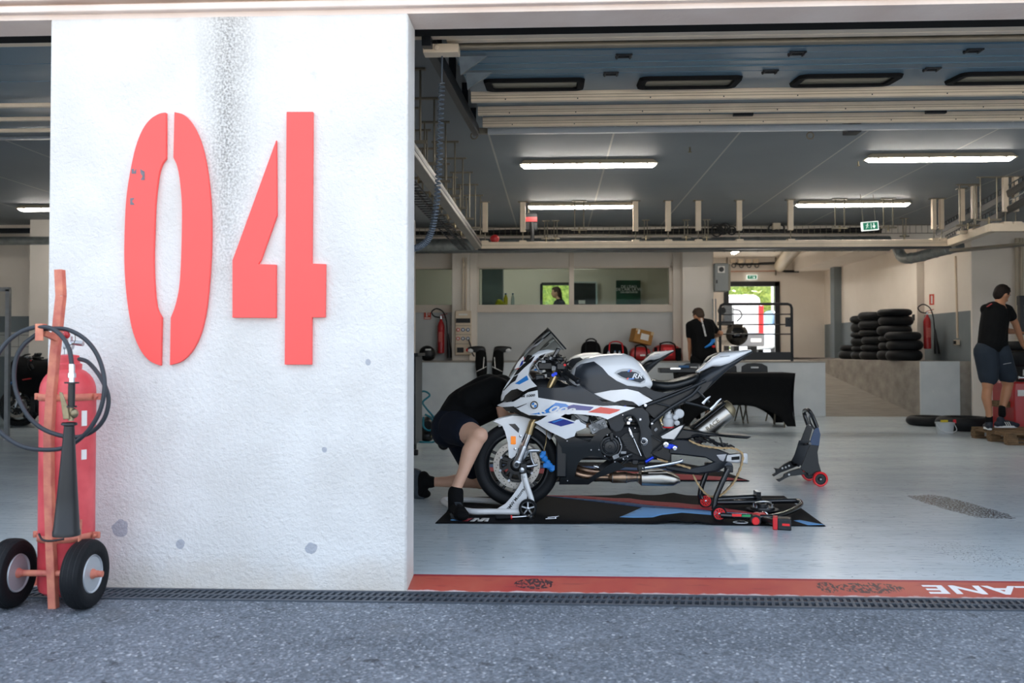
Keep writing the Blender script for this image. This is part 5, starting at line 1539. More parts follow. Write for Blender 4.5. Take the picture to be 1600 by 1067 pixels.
# cockpit
bpart(xf(MB().box((0, 0, 0), (.03, .16, .11)), Matrix.Translation(q(C1, 785, 345)) @ Matrix.Rotation(.5, 4, 'Y')), 'instrument_display', 'gloss_black', bevel=.008)
bpart(MB().b2(q(C1, 690, 395, .10), q(C1, 850, 360, -.10)).b2(q(C1, 640, 470, .09), q(C1, 880, 400, -.09)), 'triple_clamp', 'black_plastic', bevel=.01)
for s in (1, -1):
    hb = bpart(MB().tube([q(C1, 770, 400, s * .1), q(C1, 820, 440, s * .2), q(C1, 870, 488, s * .27)], .011, 10, smooth=4), 'handlebar', 'satin_black')
    g0, g1 = q(C1, 868, 486, s * .27), q(C1, 980, 566, s * .36)
    d = (g1 - g0)
    gr = MB().rings([(g0 + d * t, r) for t, r in ((0, .027), (.05, .027), (.06, .0165), (.5, .0175), (.9, .0165), (.92, .021), (1, .021))], 16, True, d)
    bpart(gr, 'grip', 'rubber', hb)
    bpart(MB().cyl(g0 + d * .99, g0 + d * 1.06, .017, .012), 'bar_end', 'graphite', hb)
    bpart(MB().tube([q(C1, 800, 455, s * .25), q(C1, 850, 520, s * .32), q(C1, 930, 590, s * .37), q(C1, 965, 605, s * .39)], [.007, .006, .005, .006], 8, smooth=4), 'lever', 'satin_black', hb)
    bpart(MB().box(q(C1, 835, 440, s * .24), (.06, .05, .045)).cyl(q(C1, 790, 400, s * .2), q(C1, 810, 430, s * .2), .022), 'switch_block', 'black_plastic', hb, bevel=.006)
    bpart(MB().cyl(q(C1, 742, 385, s * .1), q(C1, 755, 360, s * .1), .022).cyl(q(C1, 812, 410, s * .18), q(C1, 845, 420, s * .2), .012).box(q(C1, 775, 455, s * .13), (.03, .02, .035)), 'clamp', 'cast_metal', hb, bevel=.003)
a = MB(); rnd = random.Random(3)
for k in range(16):
    u, v = rnd.uniform(650, 880), rnd.uniform(360, 480)
    a.tube([q(C1, u + rnd.uniform(-40, 40), v + rnd.uniform(-50, 20), rnd.uniform(-.1, .16)), q(C1, u, v, rnd.uniform(0, .2)), q(C1, u + rnd.uniform(-40, 40), v + rnd.uniform(0, 60), rnd.uniform(-.05, .14))], rnd.uniform(.004, .008), 6, smooth=5)
bpart(a, 'cables', 'black_plastic')
bpart(MB().box(q(C1, 690, 400, .13), (.03, .02, .02)).cyl(q(C1, 660, 380, .1), q(C1, 700, 400, .12), .009).cyl(q(C1, 620, 420, .08), q(C1, 650, 470, .08), .01).cyl(q(C1, 645, 475, .1), q(C1, 680, 482, .1), .008), 'cockpit_fittings', 'cast_metal', bevel=.003)
bpart(MB().cyl(q(C1, 770, 512, .14), q(C1, 770, 512, .11), .012).box(q(C1, 790, 500, .12), (.02, .02, .02)), 'adjuster', 'blue_anodised')
bpart(MB().cyl(q(C1, 868, 428, .27), q(C1, 855, 423, .24), .008), 'kill_switch', 'bright_red')
bpart(MB().b2(q(C1, 620, 560, .07), q(C1, 700, 505, -.07)), 'steering_damper_cover', 'graphite', bevel=.008)
# --- front end
AX = q(C3, 814, 508)
for s in (1, -1):
    o_ = s * .105
    bpart(MB().cyl(q(C1, 788, 520, o_), q(C3, 918, 235, o_), .026, seg=20), 'fork_tube', 'gold_metal')
    t0, t1 = q(C3, 932, 190, o_), q(C3, 905, 282, o_)
    bpart(MB().rings([(t0, .026), (t0 + (t1 - t0) * .95, .027), (t0 + (t1 - t0) * .96, .029), (t1, .029)], 20, True, t1 - t0), 'fork_collar', 'gold_metal')
    bpart(MB().cyl(t1, q(C3, 868, 385, o_), .0215, seg=20), 'fork_slider', 'chrome')
    l0, l1 = q(C3, 870, 372, o_), q(C3, 820, 500, o_)
    leg = bpart(MB().rings([(l0, .026), (l0 + (l1 - l0) * .1, .029), (l0 + (l1 - l0) * .6, .027), (l1, .033)], 18, True, l1 - l0), 'fork_leg', 'aluminium')
    bpart(MB().tube([q(C3, 835, 495, o_), q(C3, 870, 455, o_), q(C3, 905, 412, o_), q(C3, 985, 408, o_)], [.012, .011, .013, .010], 8, smooth=4).tube([q(C3, 850, 520, o_), q(C3, 905, 528, o_), q(C3, 970, 515, o_)], [.012, .010, .008], 8, smooth=4).tube([q(C3, 915, 415, o_), q(C3, 922, 470, o_), q(C3, 945, 520, o_)], .008, 8, smooth=4), 'caliper_bracket', 'aluminium', leg)
    c_ = q(C3, 814, 508, o_)
    bpart(MB().lathe(c_, (0, -s, 0), [(-.02, .03), (.03, .03), (.035, .024), (.036, .016), (.03, .015)], 24, True), 'axle_clamp', 'aluminium', leg)
    bpart(MB().lathe(c_, (0, -s, 0), [(.03, .014), (.042, .014), (.042, .008), (.036, .007)], 20, True), 'axle_nut', 'dark_grey_metal', leg)
R_ = .302
def wheel(c, name, R=R_, W=.06):
    prof = [(-.046, R - .078), (-.056, R - .060), (-.06, R - .040), (-.056, R - .022), (-.040, R - .007), (-.018, R - .001), (0, R), (.018, R - .001), (.040, R - .007), (.056, R - .022), (.06, R - .040), (.056, R - .060), (.046, R - .078)]
    w_ = bpart(MB().lathe(c, (0, 1, 0), prof, 64), name, 'tyre_rubber')
    rp = [(-.050, R - .076), (-.052, R - .088), (-.04, R - .092), (-.03, R - .105), (.03, R - .105), (.04, R - .092), (.052, R - .088), (.050, R - .076), (.04, R - .080), (-.04, R - .080), (-.05, R - .076)]
    bpart(MB().lathe(c, (0, 1, 0), rp, 64), 'rim', 'satin_black', w_)
    bpart(MB().torus(c + V((0, -.053, 0)), (0, 1, 0), R - .079, .0016, 64, 6).torus(c + V((0, .053, 0)), (0, 1, 0), R - .079, .0016, 64, 6), 'rim_line', 'graphite', w_)
    for k in range(5):
        for dd in (-.16, .16):
            t = 2 * PI * k / 5 + .3; a0, a1 = t + dd * 1.6, t + dd * .8
            p0 = c + V((math.cos(a0) * .045, 0, math.sin(a0) * .045)); p1 = c + V((math.cos(a1) * (R - .10), 0, math.sin(a1) * (R - .10)))
            bpart(MB().bar(p0, p1, .026, .02), 'spoke', 'satin_black', w_, bevel=.004)
    bpart(MB().lathe(c, (0, 1, 0), [(-.055, .022), (-.05, .042), (-.02, .05), (.02, .05), (.05, .042), (.055, .022)], 28, True), 'hub', 'satin_black', w_)
    return w_
fw = wheel(AX, 'front_wheel')
for s in (1, -1):
    c_ = AX + V((0, -s * .068, 0))
    def ringmesh(r0, r1, th, seg=64):
        return MB().lathe(c_, (0, 1, 0), [(-th, r0), (-th, r1), (th, r1), (th, r0), (-th, r0)], seg)
    dm = MATS.get('disc_steel') or mat('disc_steel', '#a9a49d', .32, metal=1, var=.08, scale=25)
    dk = bpart(ringmesh(.122, .163, .0025), 'brake_disc', dm)
    a = MB()
    for k in range(48):
        t = 2 * PI * k / 48; r = (.131, .142, .153)[k % 3]
        p = c_ + V((math.cos(t) * r, 0, math.sin(t) * r)); a.cyl(p + V((0, -.0032, 0)), p + V((0, .0032, 0)), .0035, seg=8)
    bpart(a, 'disc_holes', 'rubber', dk)
    a = MB(); a.lathe(c_, (0, 1, 0), [(-.003, .045), (-.003, .066), (.003, .066), (.003, .045)], 40)
    for k in range(8):
        t = 2 * PI * k / 8 + .2; a.bar(c_ + V((math.cos(t) * .06, 0, math.sin(t) * .06)), c_ + V((math.cos(t + .12) * .118, 0, math.sin(t + .12) * .118)), .006, .018)
    a.lathe(c_, (0, 1, 0), [(-.003, .108), (-.003, .118), (.003, .118), (.003, .108)], 40)
    bpart(a, 'disc_carrier', 'satin_black', dk)
    for k in range(8):
        t = 2 * PI * k / 8 + .32; p = c_ + V((math.cos(t) * .119, 0, math.sin(t) * .119))
        bpart(MB().lathe(p, (0, -1, 0), [(-.005, .0085), (.006, .0085), (.006, .004), (.003, .0035)], 14, True), 'disc_bobbin', 'chrome', dk)
# loose caliper wrapped in blue tape, hanging on its hose
a = MB()
for (u, v), rr in (((1005, 440), .020), ((1022, 468), .024), ((1045, 500), .024), ((1060, 525), .026), ((1075, 548), .020)): a.ell(q(C3, u, v, .16), (rr, .022, rr), 10)
a.box(q(C3, 1015, 425, .16), (.03, .03, .025)).box(q(C3, 1080, 535, .16), (.035, .03, .03)).cyl(q(C3, 1000, 450, .185), q(C3, 1000, 450, .14), .012).cyl(q(C3, 1085, 550, .185), q(C3, 1085, 550, .14), .011).box(q(C3, 1040, 520, .18), (.05, .012, .03))
cal = bpart(a, 'brake_caliper', 'blue_tape', bevel=.002)
bpart(MB().tube([q(C3, 1038, 245, .12), q(C3, 1035, 330, .13), q(C3, 1025, 375, .14), q(C3, 1015, 420, .16)], .0035, 6, smooth=5), 'brake_hose', 'gold_metal', cal)
# front mudguard: arched top and two side plates
def wM(x, z): return .082
for_arc = []
for k in range(12):
    t = math.radians(115 - k * 7.0)
    row = []
    for j in range(9):
        s = (j - 4) / 4; rr = R_ + .022 - .03 * abs(s) ** 3
        row.append(AX + V((math.cos(t) * rr, s * .082, math.sin(t) * rr)))
    for_arc.append(row)
md = bpart(MB().grid(for_arc), 'front_mudguard', 'white_paint', solid=.003)
sp = panel('mudguard_side', C3, [(632, 186), (665, 172), (700, 162), (780, 142), (860, 150), (915, 170), (935, 182), (905, 205), (880, 262), (850, 332), (825, 385), (800, 448), (772, 468), (752, 458), (745, 350), (722, 262), (700, 216), (660, 196)], lambda x, z: .083, 'white_paint', .005)
panel('mudguard_slot', C3, [(750, 206), (800, 204), (832, 240), (826, 274)], lambda x, z: .083, 'gloss_black', .001, True, sp, extra=.002)
bpart(MB().b2(q(C3, 767, 360, .09), q(C3, 805, 298, .084)), 'side_reflector', 'orange_reflector', bevel=.003)
for u, v in ((840, 298), (800, 396)): bpart(MB().lathe(q(C3, u, v, .09), (0, -1, 0), [(-.006, .009), (.0, .009), (.002, .005)], 12, True), 'mudguard_bolt', 'chrome')
# --- belly, engine, exhaust
def wBe(x, z): return .19 - max(0, (.5 - z)) * .28
panel('belly_pan', C4, [(25, 370), (150, 415), (240, 397), (385, 444), (430, 380), (470, 330), (560, 300), (600, 345), (525, 392), (483, 470), (505, 560), (595, 628), (480, 590), (400, 572), (320, 602), (270, 650), (236, 790), (250, 808), (370, 805), (460, 745), (600, 655), (640, 625), (735, 690), (600, 745), (460, 795), (375, 860), (85, 860), (120, 640), (110, 500)], wBe, 'satin_black')
bpart(MB().b2(q(C4, 560, 640, .11), q(C4, 940, 250, -.11)), 'crankcase', mat('engine_dark', '#202226', .5, metal=.4, var=.25, scale=20, bump=.2), bevel=.02)
bpart(MB().b2(q(C4, 240, 620, .10), q(C4, 620, 360, -.10)), 'engine_front', 'black_plastic', bevel=.02)
a = MB(); ch = q(C4, 465, 285, .12)
a.box(ch, (.12, .06, .07), Matrix.Rotation(-.45, 3, 'Y'))
for k in range(7): a.box(ch + V((-.045 + k * .015, -.034, .022 - k * .0065 * 1.0)), (.007, .012, .05), Matrix.Rotation(-.45, 3, 'Y'))
a.cyl(q(C4, 490, 205, .14), q(C4, 490, 205, .10), .014).cyl(q(C4, 430, 320, .16), q(C4, 430, 320, .1), .012).cyl(q(C4, 520, 260, .16), q(C4, 520, 260, .1), .010)
bpart(a, 'cylinder_head', 'cast_metal', bevel=.003)
bpart(MB().box(q(C4, 310, 200, .13), (.09, .05, .04), Matrix.Rotation(.3, 3, 'Y')).tube([q(C4, 230, 170, .15), q(C4, 310, 240, .15), q(C4, 350, 270, .15)], .011, 8, smooth=4), 'radiator_fittings', 'cast_metal', bevel=.006)
a = MB(); cc = q(C4, 583, 487, .17)
a.lathe(cc, (0, -1, 0), [(-.06, .078), (-.02, .078), (-.01, .074), (0, .066), (.002, .055), (-.002, .052), (.004, .05), (.008, .04), (.006, .036), (.01, .034), (.012, .012), (.010, .010), (.010, 0)], 40)
cl = bpart(a, 'clutch_cover', 'satin_black')
bpart(MB().torus(cc + V((0, -.004, 0)), (0, 1, 0), .056, .003, 40, 6).torus(cc + V((0, -.01, 0)), (0, 1, 0), .036, .0025, 36, 6), 'cover_ring', 'graphite', cl)
for k in range(6): bpart(MB().box(cc + V((math.cos(k * PI / 3) * .045, -.008, math.sin(k * PI / 3) * .045)), (.008, .004, .008)), 'cover_rib', 'graphite', cl)
bpart(MB().box(q(C4, 600, 385, .19), (.022, .02, .05), Matrix.Rotation(-.1, 3, 'Y')).box(q(C4, 472, 480, .17), (.02, .02, .02)), 'cover_bracket', 'black_plastic', bevel=.003)
bpart(MB().tube([q(C4, 665, 395, .17), q(C4, 695, 470, .17), q(C4, 690, 520, .17), q(C4, 660, 570, .17)], .006, 6, smooth=5).box(q(C4, 640, 585, .165), (.045, .02, .03), Matrix.Rotation(-.4, 3, 'Y')).box(q(C4, 715, 545, .16), (.04, .02, .02)), 'cover_gasket', 'cast_metal', bevel=.004)
panel('frame_plate', C4, [(560, 222), (640, 190), (710, 150), (800, 110), (900, 108), (955, 150), (975, 250), (962, 292), (990, 330), (1000, 580), (950, 612), (920, 580), (868, 480), (880, 350), (852, 225), (800, 182), (752, 192), (738, 240), (712, 300), (690, 330), (640, 342), (600, 312), (590, 300), (575, 260)], lambda x, z: .165, 'graphite', .02)
panel('engine_cover', C4, [(690, 400), (740, 355), (880, 350), (868, 480), (900, 560), (860, 570), (760, 520)], lambda x, z: .14, 'black_plastic', .02)
a = MB()
for k in range(5): a.bar(q(C4, 700 + k * 8, 410 + k * 22, .145), q(C4, 790 + k * 14, 390 + k * 32, .145), .006, .006)
bpart(a, 'engine_cover_ribs', 'graphite')
bpart(MB().tube([q(C4, 740, 250, .19), q(C4, 725, 210, .19), q(C4, 760, 186, .19), q(C4, 820, 190, .19), q(C4, 860, 250, .19), q(C4, 885, 340, .19), q(C4, 880, 440, .19), q(C4, 905, 530, .19), q(C4, 925, 580, .19)], .006, 6, smooth=5), 'plate_edge', 'black_plastic')
bpart(MB().lathe(q(C4, 782, 225, .18), (0, -1, 0), [(0, .014), (.012, .014), (.014, .008)], 16, True).box(q(C4, 765, 255, .18), (.022, .02, .022)).box(q(C4, 785, 345, .19), (.016, .02, .045), Matrix.Rotation(-.35, 3, 'Y')).cyl(q(C4, 768, 300, .19), q(C4, 808, 400, .19), .0075).cyl(q(C4, 815, 405, .19), q(C4, 890, 580, .19), .0045), 'brake_cylinder', 'chrome', bevel=.002)
pv = MB().lathe(q(C4, 915, 437, .17), (0, -1, 0), [(0, .026), (.008, .026), (.010, .022), (.006, .018), (.006, .014)], 28, True); pvb = bpart(pv, 'pivot_bolt', 'chrome'); bpart(MB().lathe(q(C4, 915, 437, .177), (0, -1, 0), [(0, .015), (.006, .014), (.008, .008), (.002, .006)], 20, True), 'pivot_cap', 'dark_grey_metal', pvb)
for u, v, r in ((880, 222, 15), (830, 305, 9), (558, 372, 8), (648, 390, 9), (690, 468, 8), (476, 518, 9), (533, 580, 8), (400, 520, 9), (165, 432, 9), (168, 822, 8), (632, 636, 9), (710, 178, 9), (932, 85, 18), (995, 262, 14), (1160, 640, 8), (1090, 258, 9), (1195, 312, 8)):
    o_ = .20 if u in (558, 648, 690, 476, 533) else .188
    if u in (165, 400): o_ = .19
    if u == 168: o_ = .13
    if u == 632: o_ = .16
    r = r / 6.275 / 222 * .85
    bpart(MB().lathe(q(C4, u, v, o_), (0, -1, 0), [(-.02, r), (.001, r), (.003, r * .6), (.001, r * .5)], 12, True), 'bolt', 'chrome')
a = MB(); a.tube([q(C4, 620, 610, .15), q(C4, 700, 600, .15), q(C4, 800, 565, .15)], .014, 8, smooth=3); bpart(a, 'shift_shaft', 'satin_black')
for u, v in ((712, 607), (755, 583)): bpart(MB().torus(q(C4, u, v, .15), q(C4, 800, 565, .15) - q(C4, 700, 600, .15), .015, .004, 16, 6), 'shaft_clamp', 'chrome')
rnd = random.Random(11)
a = MB()
for k in range(14):
    u, v = rnd.uniform(700, 940), rnd.uniform(590, 660)
    a.box(q(C4, u, v, rnd.uniform(.08, .15)), (rnd.uniform(.01, .03), .03, rnd.uniform(.01, .03)), Matrix.Rotation(rnd.uniform(-1, 1), 3, 'Y'))
bpart(a, 'linkage', 'engine_dark', bevel=.003)
a = MB()
for k in range(16):
    u, v = rnd.uniform(990, 1200), rnd.uniform(120, 330)
    a.box(q(C4, u, v, rnd.uniform(.04, .09)), (rnd.uniform(.012, .04), .03, rnd.uniform(.01, .035)), Matrix.Rotation(rnd.uniform(-1, 1), 3, 'Y'))
bpart(a, 'throttle_linkage', 'cast_metal', bevel=.003)
bpart(MB().b2(q(C4, 960, 620, .08), q(C4, 1150, 180, -.09)), 'rear_engine_mount', 'black_plastic', bevel=.02)
ex = MB(); ex.tube([q(C4, 250, 690, .02), q(C4, 350, 720, .05), q(C4, 470, 738, .06), q(C4, 590, 770, .03)], .020, 14, smooth=5)
ex.tube([q(C4, 230, 740, .08), q(C4, 320, 770, .09), q(C4, 440, 785, .07), q(C4, 590, 790, .03)], .019, 14, smooth=5)
eh = bpart(ex, 'exhaust_header', 'burnt_steel')
c0_, c1_ = q(C4, 575, 788, .04), q(C4, 880, 788, .04); d = c1_ - c0_
bpart(MB().rings([(c0_, .026), (c0_ + d * .08, .037), (c0_ + d * .1, .039), (c0_ + d * .55, .039), (c0_ + d * .57, .037), (c0_ + d * .8, .026), (c1_, .024)], 24, True, d), 'catalyser', 'burnt_steel', eh)
bpart(MB().torus(c0_ + d * .1, d, .038, .003, 24, 6).torus(c0_ + d * .55, d, .038, .003, 24, 6).torus(c0_ + d * .9, d, .027, .004, 24, 6), 'weld_bands', 'brushed_steel', eh)
bpart(MB().loft([sec(997, 741, 754, .05, 3), sec(1001, 735, 757.5, .09, 3.5), sec(1030, 733, 757.5, .12, 4), sec(1050, 738, 757, .12, 3.5), sec(1060, 744, 753, .09, 3)], 24), 'exhaust_box', 'brushed_steel')
bpart(MB().bar(q(C4, 900, 725, .125), q(C4, 1100, 715, .12), .01, .006).bar(q(C4, 960, 745, .125), q(C4, 1150, 742, .125), .008, .006), 'exhaust_box_rib', 'brushed_steel')
bpart(MB().box(q(C4, 445, 685, .1), (.03, .02, .02)).cyl(q(C4, 430, 680, .12), q(C4, 475, 692, .12), .009), 'lambda_sensor', 'chrome', bevel=.002)
# silencer
s0, s1 = q(C2, 600, 1085, -.10), q(C2, 945, 812, -.10); d = s1 - s0
mf = bpart(MB().rings([(s0, .05), (s0 + d * .1, .064), (s0 + d * .97, .064), (s1, .060)], 28, True, d), 'silencer', 'brushed_steel')
u_ = d.normalized(); nrm = V((-u_.z, 0, u_.x)) if -u_.z * 0 + u_.x > 0 else V((u_.z, 0, -u_.x))
sh = MB(); G = []
for k in range(9):
    t = .25 + k / 8 * .80; row = []
    for j in range(13):
        a_ = -.75 + 1.5 * j / 12; row.append(s0 + d * t + nrm * (.076 * math.cos(a_) + .003) + V((0, .076 * math.sin(a_), 0)))
    G.append(row)
bpart(sh.grid(G), 'heat_shield', 'satin_black', mf, solid=.004)
bpart(MB().rings([(s1 + nrm * .006, .068), (s1 + u_ * .025 + nrm * .01, .062), (s1 + u_ * .045 + nrm * .014, .048), (s1 + u_ * .05 + nrm * .014, .03)], 28, True, d), 'end_cap', 'bronze_metal', mf)
t_ = text_mb('RACE', .045, .0006, bold=.001); ang_ = math.atan2(u_.z, u_.x)
t_.v = [s0 + d * .6 + V((0, -.0655, 0)) + Matrix.Rotation(-ang_, 3, 'Y') @ V((p.x, p.y, p.z)) for p in t_.v]
bpart(t_, 'lettering', 'steel_grey', mf, smooth=False)
# swingarm
for s in (1, -1):
    o_ = s * .13
    sw = bpart(MB().prism([q(C5, *p, o_) for p in ((20, 330), (60, 320), (170, 330), (400, 398), (480, 428), (470, 508), (380, 500), (300, 458), (120, 437), (20, 430))], (0, s * .04, 0)), 'swingarm', 'graphite', bevel=.006)
    bpart(MB().prism([q(C5, *p, o_) for p in ((480, 505), (385, 562), (240, 583), (130, 572), (0, 547), (0, 518), (190, 542), (300, 522), (385, 488), (460, 490))], (0, s * .04, 0)), 'swingarm_brace', 'graphite', sw, bevel=.006)
    bpart(MB().prism([q(C4, *p, o_) for p in ((985, 330), (1015, 385), (1080, 430), (1180, 480), (1180, 640), (1060, 600), (985, 560))], (0, s * .04, 0)), 'swingarm_front', 'satin_black', sw, bevel=.006)
    bpart(MB().prism([q(C5, *p, o_ + s * .003) for p in ((385, 440), (462, 434), (440, 492), (412, 480))], (0, s * .02, 0)), 'swingarm_plate', 'chrome', sw, bevel=.002)
    bpart(MB().prism([q(C5, *p, o_ + s * .003) for p in ((468, 440), (612, 424), (612, 502), (455, 490))], (0, s * .046, 0)), 'chain_adjuster', 'aluminium', sw, bevel=.003)
    bpart(MB().prism([q(C5, *p, o_ + s * .006) for p in ((500, 456), (560, 450), (560, 475), (500, 480))], (0, s * .01, 0)), 'axle_slot', 'rubber', sw)
bpart(MB().cyl(q(C5, 480, 525, .15), q(C5, 480, 525, .19), .02).cyl(q(C5, 480, 525, .19), q(C5, 480, 525, .2), .026), 'stand_bobbin', 'dark_grey_metal')
G = []
hp = [((10, 372), (75, 322)), ((60, 285), (110, 322)), ((110, 240), (170, 312)), ((250, 262), (260, 302)), ((400, 282), (400, 305)), ((520, 292), (520, 314)), ((655, 300), (630, 318))]
mb = MB()
bpart(mb.prism([q(C5, *p, .085) for p in ((15, 372), (60, 300), (110, 240), (250, 262), (400, 283), (655, 300), (625, 319), (520, 313), (400, 300), (240, 302), (170, 322), (80, 325))], (0, .17, 0)), 'rear_hugger', 'satin_black', bevel=.01)
a = MB(); tb_(a, C5, [(200, 300), (270, 290), (380, 345), (440, 378)], .007, .10); bpart(a, 'brake_line', 'rubber')
bpart(MB().bar(q(C5, 410, 305, .1), q(C5, 445, 400, .1), .022, .01).bar(q(C5, 445, 400, .1), q(C5, 470, 350, .1), .016, .01), 'caliper_carrier', 'satin_black', bevel=.003)
a = MB()
for k in range(10): a.box(q(C5, 230 + k * 30, 312 + k * 8 + rnd.uniform(-8, 8), -.02), (rnd.uniform(.02, .05), .05, rnd.uniform(.01, .03)), Matrix.Rotation(rnd.uniform(-.6, .6), 3, 'Y'))
bpart(a, 'rear_caliper', 'engine_dark', bevel=.004)
# chain
def chain(pts, nm, off):
    P = spline([q(C5, *p, off) for p in pts], 24); L = [0]
    for a_, b_ in zip(P, P[1:]): L.append(L[-1] + (b_ - a_).length)
    mb = MB(); st = .019; s = 0; i = 0; k = 0
    while s + st < L[-1]:
        while L[i + 1] < s: i += 1
        p0 = P[i] + (P[i + 1] - P[i]) * ((s - L[i]) / max(1e-9, L[i + 1] - L[i])); j = i
        while L[j + 1] < s + st: j += 1
        p1 = P[j] + (P[j + 1] - P[j]) * ((s + st - L[j]) / max(1e-9, L[j + 1] - L[j]))
        e = (p1 - p0).normalized(); wd = .024 if k % 2 else .018
        for sy in (-1, 1):
            m0 = (p0 + p1) / 2 + V((0, sy * wd / 2, 0)); mb.box(m0, (st * 1.05, .004, .013 if k % 2 else .009), Matrix.Rotation(-math.atan2(e.z, e.x), 3, 'Y'))
        mb.cyl(p0 + V((0, -.008, 0)), p0 + V((0, .008, 0)), .005, seg=8)
        s += st; k += 1
    return bpart(mb, nm, 'chain_gold', smooth=False)
chain([(180, 330), (250, 362), (340, 380), (430, 388), (500, 388), (555, 405), (585, 445), (575, 510), (555, 570), (520, 640), (470, 700), (420, 742), (345, 756), (290, 720), (245, 660), (208, 590)], 'drive_chain', .155)
chain([(-60, 470), (0, 490), (80, 508), (190, 540)], 'drive_chain', .165)
# rear sets and side stand
bpart(MB().prism([q(C2, *p, .19) for p in ((385, 1022), (420, 1000), (540, 935), (582, 926), (500, 1050), (400, 1042))], (0, .006, 0)), 'heel_guard', 'aluminium', bevel=.002)
bpart(MB().tube([q(C2, *p, .195) for p in ((380, 1020), (425, 995), (540, 932), (585, 922), (560, 970), (500, 1055), (430, 1085))], .006, 6), 'heel_guard_edge', 'satin_black')
bpart(MB().bar(q(C4, 990, 380, .17), q(C4, 1090, 440, .18), .022, .01).bar(q(C4, 990, 555, .17), q(C4, 1110, 460, .18), .022, .01).bar(q(C4, 1050, 532, .185), q(C4, 1095, 502, .19), .014, .006), 'rearset_bracket', 'satin_black', bevel=.003)
bpart(MB().box(q(C4, 1150, 480, .19), (.05, .03, .035), Matrix.Rotation(.3, 3, 'Y')).box(q(C4, 1205, 490, .19), (.05, .025, .03), Matrix.Rotation(.4, 3, 'Y')).cyl(q(C4, 930, 640, .18), q(C4, 1010, 590, .18), .011), 'rearset', 'blue_anodised', bevel=.004)
for u, v, r in ((1133, 468, .018), (1220, 503, .014)): bpart(MB().lathe(q(C4, u, v, .205), (0, -1, 0), [(-.01, r), (.004, r), (.005, r * .5), (0, r * .45)], 18, True), 'rearset_bolt', 'chrome')
bpart(MB().tube([q(C4, 900, 700, .20), q(C4, 940, 692, .20), q(C4, 1100, 668, .22), q(C5, 100, 492, .22), q(C5, 130, 480, .22)], [.012, .009, .0095, .0095, .013], 10, smooth=3), 'side_stand', 'chrome')
bpart(MB().box(q(C4, 890, 690, .19), (.05, .04, .04)).box(q(C4, 830, 640, .17), (.04, .03, .03)), 'stand_pivot', 'black_plastic', bevel=.005)
# --- second machine further back
bike2 = dup(bike, (at(1005, 700, 10.6).x, 10.6, 0), None, 'second white sports motorcycle parked behind, only tank and tail showing')
bike2.location.x = at(885, 560, 10.6).x - (at(892, 560, YB).x - BX)
for ch_ in list(kids(bike2)):
    if ch_.name.startswith(('drive_chain', 'brake_caliper')):
        for g_ in list(kids(ch_)): bpy.data.objects.remove(g_)
        bpy.data.objects.remove(ch_)
rw = dup(fw, None, None); 
for k_ in ('label', 'category', 'group'):
    if k_ in rw: del rw[k_]
rw.name = 'rear_wheel'; rw.parent = bike2; rw.location = (1.44, 0, 0)
# ------------------------------------------------------------------ big numbers on the pillar
def C8(u, v): return (160 + u / 2.4237, 160 + v / 2.4237)
def C6(u, v): return (u / 3.555, 400 + v / 3.555)
def C7(u, v): return (u / 3.555, 680 + v / 3.555)
def smooth2(pts, n=4):
    return spline([V((a, b, 0)) for a, b in pts], n)
def stencil(pts, C=C8):
    P = [at(*C(p[0], p[1]), YF - .022) for p in pts]
    return MB().prism(P, (0, .021, 0))
zl = [(240, 212), (240, 38), *[(p.x, p.y) for p in smooth2([(240, 38), (215, 42), (180, 64), (150, 105), (125, 170), (105, 260), (90, 360), (84, 470), (82, 580), (86, 680), (97, 780), (115, 870), (145, 940), (180, 980), (220, 997)])[1:]], (224, 815), *[(p.x, p.y) for p in smooth2([(224, 815), (205, 775), (196, 690), (193, 590), (196, 480), (200, 380), (210, 290), (222, 240), (240, 212)])[1:-1]]]
zr = [(268, 208), (272, 36), *[(p.x, p.y) for p in smooth2([(272, 36), (310, 48), (345, 90), (375, 160), (395, 250), (407, 350), (412, 460), (410, 580), (402, 700), (390, 800), (370, 880), (340, 940), (300, 980), (255, 995)])[1:]], (258, 815), *[(p.x, p.y) for p in smooth2([(258, 815), (275, 770), (290, 700), (297, 600), (300, 480), (300, 380), (292, 290), (282, 240), (268, 208)])[1:-1]]]
d0 = T('number_sign', 'tall red stencil-cut oval zero, left character on the white pillar', 'number', at(*C8(240, 520), YF - .001))
W(stencil(zl), 'digit_half', 'coral_red', d0, bevel=.002, smooth=False)
W(stencil(zr), 'digit_half', 'coral_red', d0, bevel=.002, smooth=False)
gm = mat('sticker_grey', '#6e6a72', .6, var=.2, scale=60)
for pts in ([(110, 252), (118, 250), (120, 262), (128, 250), (128, 270), (110, 270)], [(143, 252), (160, 262), (160, 294), (144, 294), (152, 280), (144, 268)], [(105, 362), (122, 362), (112, 374), (122, 388), (105, 388)]):
    P = [at(*C8(*p), YF - .0235) for p in pts]
    W(MB().prism(P, (0, .001, 0)), 'sticker_residue', gm, d0, smooth=False)
for u, v in ((300, 150), (185, 875), (727, 63), (722, 965)):
    pass
d4 = T('number_sign', 'tall red stencil-cut figure four, right character on the white pillar', 'number', at(*C8(700, 520), YF - .001))
W(stencil([(658, 142), (660, 428), (600, 596), (590, 612), (657, 614), (657, 816), (492, 815), (492, 598)]), 'digit_half', 'coral_red', d4, bevel=.002, smooth=False)
W(stencil([(697, 35), (797, 35), (793, 610), (845, 612), (843, 814), (793, 814), (792, 993), (690, 993)]), 'digit_half', 'coral_red', d4, bevel=.002, smooth=False)
